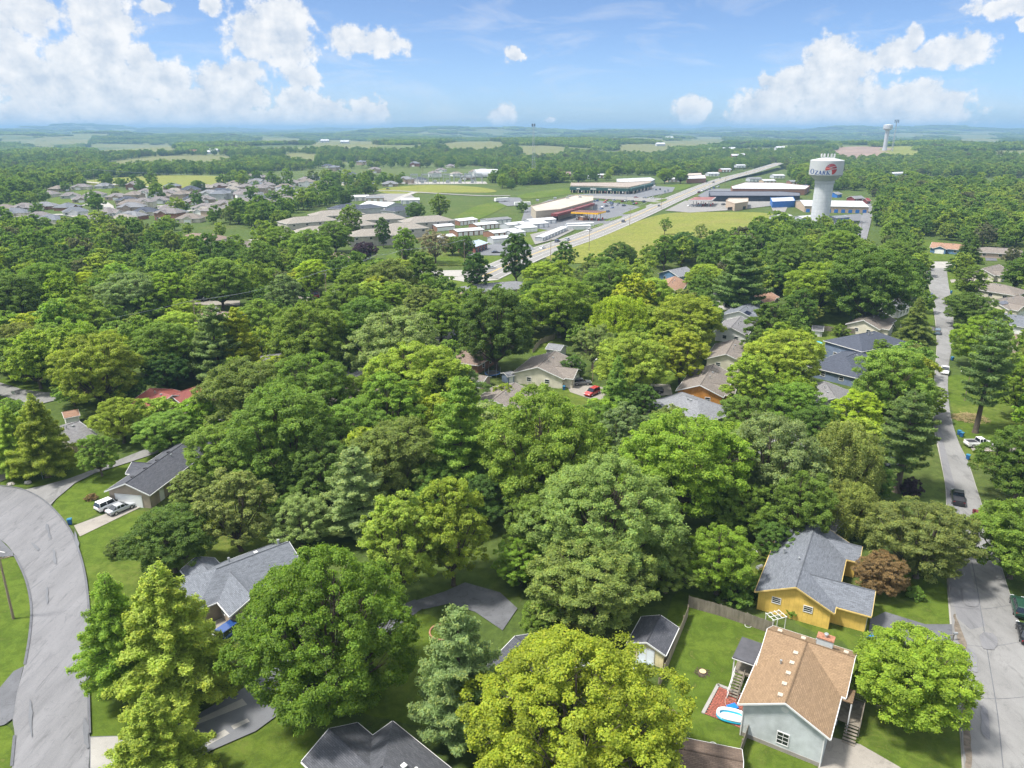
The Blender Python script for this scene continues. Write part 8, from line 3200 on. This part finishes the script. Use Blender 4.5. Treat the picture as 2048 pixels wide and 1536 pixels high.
wires('z', 'a', 'power wires crossing the left woods to the white-chimney house pole', 2.0, 0.028)
wires('a', 'b', 'power wires between the white-chimney pole and the tan pole', 1.6, 0.028)
wires('b', 'c', 'power wires from the tan pole towards the plum tree', 1.2, 0.028)
wires('c', 'd', 'power wires past the plum tree', 0.8, 0.028)
wires('d', 'e', 'power wires over the junction lawn', 1.0, 0.028)
wires('g', 'h', 'power wires along the lower meadow edge', 1.2, 0.035)
wires('h', 'i', 'power wires along the upper meadow edge', 1.2, 0.035)
wires('s', 'r', 'power wires at the left end of the meadow', 1.0, 0.05)
wires('r', 't', 'long power wires over the subdivision', 3.0, 0.05)


def street_lamp(px, py, h, label, ang=2.6):
    p = at(px, py)
    root = empty('street_lamp', (p.x, p.y, 0), ang, label, 'street lamp')
    b = MB()
    b.tube((0, 0, 0), (0, 0, h), 0.10, 0.07, n=8)
    b.build('lamp_post', M_POLE, root)
    b = MB()
    b.tube((0, 0, h - 0.3), (1.5, 0, h + 0.2), 0.04, n=6)
    b.build('lamp_arm', M_GALV, root)
    b = MB()
    b.box((1.75, 0, h + 0.2), (0.7, 0.28, 0.16))
    b.build('lamp_head', M_WHITE, root)


street_lamp(1929, 802, 7.2, 'wooden street lamp post on the right-hand lawn', 2.9)
street_lamp(1185, 764, 5.5, 'pale lamp post beside the cone-shaped conifer', 1.0)
street_lamp(1720, 470, 8, 'street lamp beside the short road right of the tower', 0.4)


def mailbox(px, py, label, rz=0.2, long=False):
    p = at(px, py)
    root = empty('mailbox', (p.x, p.y, 0), rz, label, 'mailbox')
    b = MB()
    b.box((0, 0, 0.55), (0.1, 0.1, 1.1))
    if long:
        b.box((-0.6, 0, 1.0), (1.3, 0.09, 0.09))
    b.build('mailbox_post', M_WOOD, root)
    b = MB()
    b.box((0.15, 0, 1.2), (0.55, 0.22, 0.2))
    b.tube((-0.125, 0, 1.3), (0.425, 0, 1.3), 0.11, n=10)
    b.build('mailbox_body', M_GALV if long else M_DARK, root)


mailbox(1905, 1283, 'white mailbox on a wooden arm at the kerb', 0.1, True)
mailbox(1926, 1449, 'black mailbox at the gutter of the right street', 0.1)
mailbox(1843, 678, 'pale mailbox across from the shady trees', 0.1, True)


def tan_yard():
    # brick patio with edging
    pts = [(1436, 1371), (1490, 1392), (1494, 1462), (1406, 1427)]
    w = [at(*p) for p in pts]
    c = sum(w, Vector()) / 4
    root = empty('brick_patio', (c.x, c.y, 0), 0, 'red brick patio with pale edging beside the tan-roofed house', 'patio')
    base = MB(c)
    base.prism([(p.x, p.y) for p in w], 0.0, 0.028)
    base.build('patio_bed', M_MULCH, root)
    # pavers: small, but each with its own edge
    pv = MB(c)
    u, v = (w[1] - w[0]), (w[3] - w[0])
    nu, nv = max(3, int(u.length / 0.42)), max(3, int(v.length / 0.22))
    for i in range(nu):
        for j in range(nv):
            o = 0.5 if j % 2 else 0.0
            f0, f1 = (i + o) / nu + 0.006, (i + 1 + o) / nu - 0.006
            f1 = min(f1, 0.995)
            if f1 - f0 < 0.02:
                continue
            g0, g1 = j / nv + 0.008, (j + 1) / nv - 0.008
            q = []
            for a, b in ((f0, g0), (f1, g0), (f1, g1), (f0, g1)):
                p = w[0].lerp(w[1], a).lerp(w[3].lerp(w[2], a), b)
                q.append(p)
            h = 0.085 + RNG.uniform(-0.008, 0.008)
            t_ = [Vector((p.x, p.y, h)) for p in q][::-1]
            pv.hexa([Vector((p.x, p.y, 0.04)) for p in q][::-1], t_)
    o = pv.build('paver', mat('red_brick_paver', (0.33, 0.105, 0.075), 0.85, 0.3, 2.2), root)
    o['kind'] = 'stuff'
    for k in (3, 0):
        a, b = w[k], w[(k + 1) % 4]
        m = (a + b) / 2
        e = MB(m)
        e.box((m.x, m.y, 0.08), ((b - a).length + 0.1, 0.38, 0.16), math.atan2((b - a).y, (b - a).x))
        e.build('edging', M_CONC_W, root, loc=m - Vector((c.x, c.y, 0)))
    # inflatable pool
    p = at(1463, 1437)
    r = empty('paddling_pool', (p.x, p.y, 0.09), math.radians(-18), 'white and turquoise inflatable paddling pool on the brick patio', 'pool')

    def ring(name, z, rad, m, L_=3.0, W_=1.55):
        b = MB()
        n, k_ = 40, 10
        rings = []
        for i in range(n):
            a = 2 * math.pi * i / n
            e = 2.6
            ca, sa = math.cos(a), math.sin(a)
            x = (abs(ca) ** (2 / e)) * (1 if ca > 0 else -1) * L_ / 2
            y = (abs(sa) ** (2 / e)) * (1 if sa > 0 else -1) * W_ / 2
            nx, ny = ca * W_, sa * L_
            l_ = math.hypot(nx, ny)
            nx, ny = nx / l_, ny / l_
            rings.append([Vector((x + nx * rad * math.cos(t), y + ny * rad * math.cos(t), z + rad * math.sin(t))) for t in [2 * math.pi * q / k_ for q in range(k_)]])
        for i in range(n):
            A, B = rings[i], rings[(i + 1) % n]
            for q in range(k_):
                j = (q + 1) % k_
                b.face([A[q], B[q], B[j], A[j]])
        return b.build(name, m, r, True)
    ring('lower_ring', 0.18, 0.19, mat('turquoise_vinyl', (0.03, 0.36, 0.55), 0.3, 0.04))
    ring('upper_ring', 0.46, 0.18, mat('white_vinyl', (0.72, 0.76, 0.78), 0.3, 0.04))
    b = MB()
    n = 40
    fl = []
    for i in range(n):
        a = 2 * math.pi * i / n
        ca, sa = math.cos(a), math.sin(a)
        fl.append(Vector(((abs(ca) ** (2 / 2.6)) * (1 if ca > 0 else -1) * 1.45, (abs(sa) ** (2 / 2.6)) * (1 if sa > 0 else -1) * 0.72, 0.12)))
    b.face(fl)
    b.build('pool_floor', mat('pool_floor_white', (0.68, 0.74, 0.78), 0.3, 0.06, 2), r)
    b = MB()
    b.tube((0.55, -0.2, 0.14), (0.55, -0.2, 0.2), 0.09, n=10)
    b.build('drain_plug', M_BIN, r)
    q = at(1464, 1420)
    bx = empty('blue_tub', (q.x, q.y, 0.09), 0.35, 'blue plastic tub behind the paddling pool', 'tub')
    b = MB()
    b.hexa([(-0.45, -0.3, 0), (0.45, -0.3, 0), (0.45, 0.3, 0), (-0.45, 0.3, 0)], [(-0.55, -0.38, 0.38), (0.55, -0.38, 0.38), (0.55, 0.38, 0.38), (-0.55, 0.38, 0.38)])
    b.build('tub_body', mat('royal_blue_plastic', (0.01, 0.16, 0.62), 0.4, 0.05), bx)
    b = MB()
    b.box((0, 0, 0.4), (1.14, 0.8, 0.05))
    b.build('tub_lid', MATS['royal_blue_plastic'], bx)
    # hose on the patio
    b = MB()
    pts_ = [at(1455, 1392), at(1450, 1400), at(1452, 1412), at(1462, 1418), at(1474, 1416), at(1480, 1406)]
    sm = smooth_open([(p.x, p.y) for p in pts_], 4)
    for a_, b_ in zip(sm[:-1], sm[1:]):
        b.tube((*a_, 0.11), (*b_, 0.11), 0.025, n=5, cap=False)
    tag(b.build('garden_hose', mat('hose', (0.5, 0.36, 0.3), 0.5)), 'pale garden hose curled on the brick patio', 'hose')
    # stump
    p = at(1405, 1346)
    s = empty('tree_stump', (p.x, p.y, 0), 0, 'sawn tree stump with bark chips in the back lawn', 'stump')
    b = MB()
    b.lathe([(0.62, -0.05), (0.5, 0.1), (0.42, 0.28)], (0, 0, 0), 14)
    b.build('stump_bark', M_BARK, s, True)
    b = MB()
    b.lathe([(0.41, 0.281), (0.2, 0.285), (0.01, 0.286)], (0, 0, 0), 14)
    b.build('sawn_face', mat('sawn_wood', (0.55, 0.42, 0.24), 0.8, 0.2, 6), s)
    b = MB()
    for k in range(60):
        a, rr = RNG.uniform(0, 6.28), RNG.uniform(0.5, 0.95)
        b.box((rr * math.cos(a), rr * math.sin(a), 0.03 + RNG.uniform(0, 0.05)), (RNG.uniform(0.1, 0.25), 0.08, 0.05), RNG.uniform(0, 3))
    o = b.build('bark_chips', M_MULCH, s)
    o['kind'] = 'stuff'
    # bare soil patches and mulch bed
    sheet('soil_patch', [(1346, 1354), (1354, 1356), (1366, 1372), (1362, 1376), (1352, 1366)], M_DIRT, paved=False, smooth=4)
    sheet('soil_patch', [(1335, 1420), (1350, 1428), (1362, 1446), (1352, 1448), (1338, 1434)], M_DIRT, paved=False, smooth=4)
    # low brown roof cut by the lower edge
    A, B = Vector(P2(1392, 1470, 2.6)), Vector(P2(1448, 1520, 2.6))
    A = Vector(P2(1352, 1500, 2.6))
    w1 = Wing(A, A + (B - A).normalized() * 6.5, 2.5, 2.0, 2.9, 'gg', 0.25)
    h = house('brown_roof_shed', [w1], W_TAUPE, shingle_mat('umber_shingles', (0.135, 0.10, 0.078)), 'low umber-brown shingle roof beside the bright lime canopy, lower edge', 'shed', land='the low umber roof')
    # pale trellis frame beside the house corner
    p = at(1548, 1262)
    t = empty('garden_trellis', (p.x, p.y, 0), 0.35, 'white open garden trellis between the two houses', 'trellis')
    b = MB()
    for x in (-1.0, 1.0):
        for y in (-0.7, 0.7):
            b.box((x, y, 1.2), (0.08, 0.08, 2.4))
    b.build('trellis_post', M_WHITE, t)
    b = MB()
    for y in (-0.7, 0, 0.7):
        b.box((0, y, 2.43), (2.3, 0.06, 0.06))
    for x in (-1, -0.35, 0.35, 1):
        b.box((x, 0, 2.49), (0.06, 1.7, 0.06))
    b.build('trellis_lattice', M_WHITE, t)
    # blue tarp heap and drums by the yellow garage
    p = at(1743, 1272)
    s = empty('blue_tarp', (p.x, p.y, 0), 0, 'crumpled blue tarp by the yellow garage', 'tarp')
    rs = np.random.RandomState(2)
    b = MB()
    n = 8
    g = [[Vector((-0.8 + 1.6 * i / n, -0.45 + 0.9 * j / n, 0.05 + 0.3 * max(0, 1 - ((i / n - .5) ** 2 + (j / n - .5) ** 2) * 5) + rs.uniform(-0.06, 0.06))) for j in range(n + 1)] for i in range(n + 1)]
    for i in range(n):
        for j in range(n):
            b.face([g[i][j], g[i + 1][j], g[i + 1][j + 1], g[i][j + 1]])
    b.build('tarp_sheet', mat('tarp_blue', (0.01, 0.22, 0.6), 0.4, 0.15, 3), s)
    p = at(1500, 1112)
    s = empty('hot_tub', (p.x, p.y, 0), 0, 'dark round hot tub behind the yellow house', 'tub')
    b = MB()
    b.lathe([(0.95, 0), (1.0, 0.7), (0.92, 0.78)], (0, 0, 0), 24)
    b.build('tub_shell', M_DARK, s)
    b = MB()
    b.lathe([(0.99, 0.72), (1.05, 0.74), (1.03, 0.8), (0.95, 0.8)], (0, 0, 0), 24)
    b.build('tub_rim', M_WHITE, s)
    b = MB()
    b.lathe([(0.93, 0.77), (0.5, 0.86), (0.01, 0.88)], (0, 0, 0), 24)
    b.build('tub_cover', M_DARK, s)
    p = at(1518, 1145)
    s = empty('gas_grill', (p.x, p.y, 0), 0.5, 'grey barbecue grill beside the hot tub', 'grill')
    b = MB()
    for x in (-0.4, 0.4):
        for y in (-0.25, 0.25):
            b.tube((x, y, 0), (x, y, 0.8), 0.03, n=6)
    b.build('grill_legs', M_DARK, s)
    b = MB()
    b.box((0, 0, 0.85), (1.0, 0.6, 0.25))
    b.tube((-0.45, 0, 0.98), (0.45, 0, 0.98), 0.3, n=14)
    b.build('grill_hood', M_GALV, s)
    # round brick planter ring
    p = at(884, 1265)
    s = empty('brick_planter_ring', (p.x, p.y, 0), 0, 'round brick-edged planting ring on the shaded lawn', 'planter')
    b = MB()
    b.lathe([(1.5, 0.0), (1.5, 0.05), (0.01, 0.06)], (0, 0, 0), 24)
    b.build('planting_soil', M_MULCH, s)
    e = MB()
    e.box((0, 0, 0.1), (0.36, 0.2, 0.2))
    em = e.mesh('edging_brick', mat('edging_brick_clay', (0.36, 0.19, 0.12), 0.85, 0.3, 3))
    for k in range(26):
        a = 2 * math.pi * k / 26
        instance('edging_brick', em, (1.6 * math.cos(a), 1.6 * math.sin(a), 0), a + math.pi / 2, s)
    # downspout pipe lying
    for px, py, l in ((80, 1068, 'pale rock at the left of the curve, nearest the edge'), (56, 967, 'large pale rock on the verge inside the junction'), (22, 970, 'small pale rock left of the large verge rock'), (122, 947, 'pale rock by the street sign')):
        p = at(px, py)
        if py > 1000:
            continue
        b = MB()
        rs = np.random.RandomState(px)
        n, k_ = 8, 6
        for i in range(k_):
            pass
        prof = [(0.5, 0), (0.55, 0.2), (0.4, 0.42), (0.15, 0.52), (0.01, 0.53)]
        b.lathe(prof, (0, 0, 0), 9)
        b.v = [(x * rs.uniform(0.8, 1.25) * 1.2, y * rs.uniform(0.8, 1.2), z * rs.uniform(0.85, 1.15)) for x, y, z in b.v]
        o = b.build('boulder', mat('pale_limestone', (0.45, 0.42, 0.37), 0.9, 0.2, 2), loc=(p.x, p.y, 0), smooth=False)
        tag(o, l, 'rock')
    # street signs
    for px, py, h, l in ((86, 959, 2.6, 'green street name sign on a post at the junction'), (30, 802, 2.2, 'stop sign seen from behind at the far left junction')):
        p = at(px, py)
        s = empty('street_sign', (p.x, p.y, 0), 0.3, l, 'sign')
        b = MB()
        b.tube((0, 0, 0), (0, 0, h), 0.035, n=6)
        b.build('sign_post', M_GALV, s)
        b = MB()
        if py > 900:
            b.box((0, 0, h + 0.12), (0.9, 0.03, 0.2))
            b.box((0, 0, h - 0.12), (0.03, 0.9, 0.2))
            b.build('sign_blade', mat('sign_green', (0.01, 0.16, 0.06), 0.5), s)
        else:
            b.tube((0, -0.02, h), (0, 0.02, h), 0.4, n=8)
            b.build('sign_plate', M_GALV, s)
    # trampoline
    p = at(985, 752)
    t = empty('trampoline', (p.x, p.y, 0), 0, 'round trampoline with dark safety net by the low brown shed', 'trampoline')
    b = MB()
    b.lathe([(2.0, 0.8), (2.05, 0.86), (1.8, 0.86)], (0, 0, 0), 28)
    b.build('pad_ring', M_BLUEP, t)
    b = MB()
    b.lathe([(1.82, 0.84), (0.01, 0.82)], (0, 0, 0), 28)
    b.build('jump_mat', M_DARK, t)
    for k in range(6):
        a = k * math.pi / 3
        e = MB()
        e.tube((2.05 * math.cos(a), 2.05 * math.sin(a), 0), (2.05 * math.cos(a), 2.05 * math.sin(a), 2.6), 0.04, n=6)
        e.build('net_pole', M_GALV, t)
    b = MB()
    for k in range(56):
        a = 2 * math.pi * k / 56
        b.tube((2.0 * math.cos(a), 2.0 * math.sin(a), 0.86), (2.0 * math.cos(a), 2.0 * math.sin(a), 2.5), 0.012, n=3, cap=False)
    for z in [0.9 + 0.16 * i for i in range(11)]:
        b.lathe([(2.0, z), (2.0, z + 0.015)], (0, 0, 0), 28)
    b.build('safety_net', M_DARK, t)
    # swing set / pale awnings
    p = at(1010, 752)
    # splash pools and toys in the slate house garden
    for px, py, rr, c, l in ((1633, 688, 1.6, (0.10, 0.45, 0.70), 'turquoise round splash pool beside the fence'), (1648, 725, 1.2, (0.55, 0.35, 0.60), 'pale pink and blue splash mat behind the lower dark hip roof'), (1648, 748, 1.3, (0.12, 0.40, 0.68), 'blue play pool at the corner of the lower dark hip roof')):
        q = at(px, py)
        s = empty('splash_pool', (q.x, q.y, 0), 0, l, 'pool')
        b = MB()
        b.lathe([(rr, 0), (rr + 0.1, 0.25), (rr, 0.5), (rr - 0.12, 0.45), (rr - 0.12, 0.2)], (0, 0, 0), 24)
        b.build('pool_wall', mat('pool_' + l.split()[0], c, 0.35, 0.1), s, True)
        b = MB()
        b.lathe([(rr - 0.1, 0.22), (0.01, 0.22)], (0, 0, 0), 24)
        b.build('pool_water', mat('pool_water', (0.25, 0.55, 0.65), 0.08, 0.05), s)
    # brush pile from the broken pine
    p = at(1940, 838)
    s = empty('brush_pile', (p.x, p.y, 0), 0, 'heap of dry cut branches on the right-hand lawn', 'brush pile')
    b = MB()
    rs = np.random.RandomState(8)
    for k in range(420):
        a, rr = rs.uniform(0, 6.28), rs.uniform(0, 1) ** 0.6 * 3.4
        x, y = rr * math.cos(a) * 1.15, rr * math.sin(a) * 0.9
        z = max(0.05, 1.3 * (1 - rr / 3.6)) * rs.uniform(0.1, 1)
        th, l_ = rs.uniform(0, 6.28), rs.uniform(0.6, 2.2)
        d = Vector((math.cos(th) * l_ / 2, math.sin(th) * l_ / 2, rs.uniform(-0.25, 0.25)))
        c = Vector((x, y, z + 0.1))
        b.tube(c - d, c + d, rs.uniform(0.02, 0.05), 0.012, n=4, cap=False)
    o = b.build('cut_branches', mat('dry_branches', (0.36, 0.28, 0.14), 0.9, 0.3, 2), s)
    o['kind'] = 'stuff'
    # satellite dish ring and small garden hoop
    for px, py, l in ((1426, 1491, 'small white hoop on the lawn above the umber roof'), (1496, 1252, 'pale coiled hoop by the back fence')):
        q = at(px, py)
        b = MB()
        n = 20
        for k in range(n):
            a0, a1 = 2 * math.pi * k / n, 2 * math.pi * (k + 1) / n
            b.tube((0.4 * math.cos(a0), 0.4 * math.sin(a0), 0.06), (0.4 * math.cos(a1), 0.4 * math.sin(a1), 0.06), 0.035, n=5, cap=False)
        tag(b.build('garden_hoop', M_WHITE, loc=(q.x, q.y, 0.02)), l, 'hoop')


tan_yard()


def substation():
    c = at(895, 366)
    root = empty('substation', (c.x, c.y, 0), 0.1, 'grey electrical substation of steel frames beyond the yellow field', 'substation')
    pad = MB()
    pad.box((0, 0, 0.1), (95, 40, 0.2))
    pad.build('gravel_pad', M_CONC_W, root)
    for i in range(7):
        for j in range(3):
            b = MB()
            x, y = -40 + i * 13, -13 + j * 13
            for s in (-1, 1):
                b.box((x + s * 4, y, 5), (0.5, 0.5, 10))
            b.box((x, y, 10), (9, 0.6, 0.6))
            b.box((x, y, 7), (8.5, 0.3, 0.3))
            b.build('bus_frame', M_GALV, root)
    for i in range(5):
        b = MB()
        b.box((-30 + i * 15, -6, 2), (4, 3, 3.6))
        b.build('transformer', M_GALV, root)
    FOOT.append((c.x, c.y, 50))
    LAND.append(('the substation', (c.x, c.y, 5)))


substation()

build_forest()

# ------------------------------------------------------------------ labels that single each thing out
def locate(items, marks, maxwords=16):
    """items: list of (obj, phrase, world point). Each gets phrase + where it stands next to a named landmark."""
    used = {}
    lm = [(ph, proj(p), Vector(p)) for ph, p in marks]
    made = []
    for ob, phrase, p in items:
        px, py, dep = proj(p)
        best = sorted(lm, key=lambda m: math.hypot(m[1][0] - px, (m[1][1] - py) * 1.6))
        ph, (mx, my, md), mp = best[0]
        dx, dy = px - mx, py - my
        k = 1.0
        vert = 'below' if dy > 0 else 'above'
        side = 'right of' if dx > 0 else 'left of'
        if abs(dx) > 2.2 * abs(dy):
            rel = side
        elif abs(dy) > 2.2 * abs(dx):
            rel = vert
        else:
            rel = ('below ' if dy > 0 else 'above ') + ('right of' if dx > 0 else 'left of')
        made.append((ob, phrase, rel, ph, math.hypot(dx, dy)))
    groups = {}
    for m in made:
        groups.setdefault((m[1], m[2], m[3]), []).append(m)
    ORD = ['nearest', 'second nearest', 'third nearest', 'fourth nearest', 'fifth nearest', 'sixth nearest', 'seventh nearest', 'eighth nearest', 'ninth nearest', 'tenth nearest', 'eleventh nearest', 'twelfth nearest', 'thirteenth nearest', 'fourteenth nearest', 'fifteenth nearest', 'sixteenth nearest']
    for key, ms in groups.items():
        ms.sort(key=lambda m: m[4])
        for i, (ob, phrase, rel, ph, d) in enumerate(ms):
            if len(ms) == 1:
                ob['label'] = '%s %s %s' % (phrase, rel, ph)
            else:
                ob['label'] = '%s %s %s, %s' % (phrase, rel, ph, ORD[min(i, 15)])


TREE_MARKS = LAND + [('the curved road', tuple(at(110, 1180))), ('the road bend by the conifers', tuple(at(120, 1400))), ('the right street', tuple(at(1935, 1150))), ('the meeting of lawn and meadow', tuple(at(1250, 530))),
                     ('the brush pile', tuple(at(1940, 838))), ('the paddling pool', tuple(at(1468, 1438))), ('the trampoline', tuple(at(985, 752))), ('the far end of the right street', tuple(at(1870, 540))), ('the tan utility pole', tuple(at(654, 600))),
                     ('the left junction', tuple(at(60, 795))), ('the side street bend', tuple(at(690, 752)))]


def label_all():
    for t in NEAR:
        t['obj']['category'] = 'shrub' if t['kind'] == 'shrub' else 'tree'
        t['obj']['group'] = 'garden shrubs' if t['kind'] == 'shrub' else 'trees of the wooded streets'
    locate([(t['obj'], t['word'], (t['x'], t['y'], t['R'] * 0.9)) for t in NEAR], TREE_MARKS)
    cars = [(o, c + ' ' + {'sedan': 'car', 'suv': 'SUV', 'pickup': 'pickup', 'van': 'van'}[k], (p.x, p.y, 0.8)) for o, c, k, l, p in CAR_ALL if l is None]
    locate(cars, [(ph, p) for ph, p in LAND if any(w in ph for w in ('supermarket', 'strip mall', 'canopy', 'navy'))] + [('the strip mall bend', tuple(at(1290, 388))), ('the left end of the strip mall', tuple(at(1150, 386))), ('the car park entrance verge', tuple(at(1262, 424)))])
    locate(SUBS, [('the bright far-left meadow', tuple(at(320, 362))), ('the substation', tuple(at(895, 366))), ('the long white warehouse', tuple(at(765, 404))), ('the lone tree in the meadow', tuple(at(395, 380))), ('the curve of the pale estate road', tuple(at(200, 405))), ('the far left frame edge', tuple(at(5, 420))), ('the arched white hall', tuple(at(972, 352)))])


label_all()

# ------------------------------------------------------------------ the air
def build_haze(density=0.00013, col=(0.30, 0.50, 0.72)):
    X = 43000.0
    z0, z1 = ZMIN, ZMAX
    v = [(-X, -X, z0), (X, -X, z0), (X, X, z0), (-X, X, z0), (-X, -X, z1), (X, -X, z1), (X, X, z1), (-X, X, z1)]
    me = bpy.data.meshes.new('haze')
    me.from_pydata(v, [], [(3, 2, 1, 0), (4, 5, 6, 7), (0, 1, 5, 4), (1, 2, 6, 5), (2, 3, 7, 6), (3, 0, 4, 7)])
    o = bpy.data.objects.new('haze', me)
    COL.objects.link(o)
    tag(o, kind='stuff')
    m = bpy.data.materials.new('haze_air')
    m.use_nodes = True
    nt = m.node_tree
    nt.nodes.clear()
    pv = nt.nodes.new('ShaderNodeVolumePrincipled')
    pv.inputs['Color'].default_value = (*col, 1)
    pv.inputs['Density'].default_value = density
    mo = nt.nodes.new('ShaderNodeOutputMaterial')
    nt.links.new(pv.outputs[0], mo.inputs['Volume'])
    me.materials.append(m)


_pts = [v.co.z for o in bpy.data.objects if o.name == 'ground' for v in o.data.vertices]
ZMIN = min(_pts) - 1.0
ZMAX = max(max(_pts) + 4.0, 100.0)
print('haze', ZMIN, ZMAX)
build_haze()
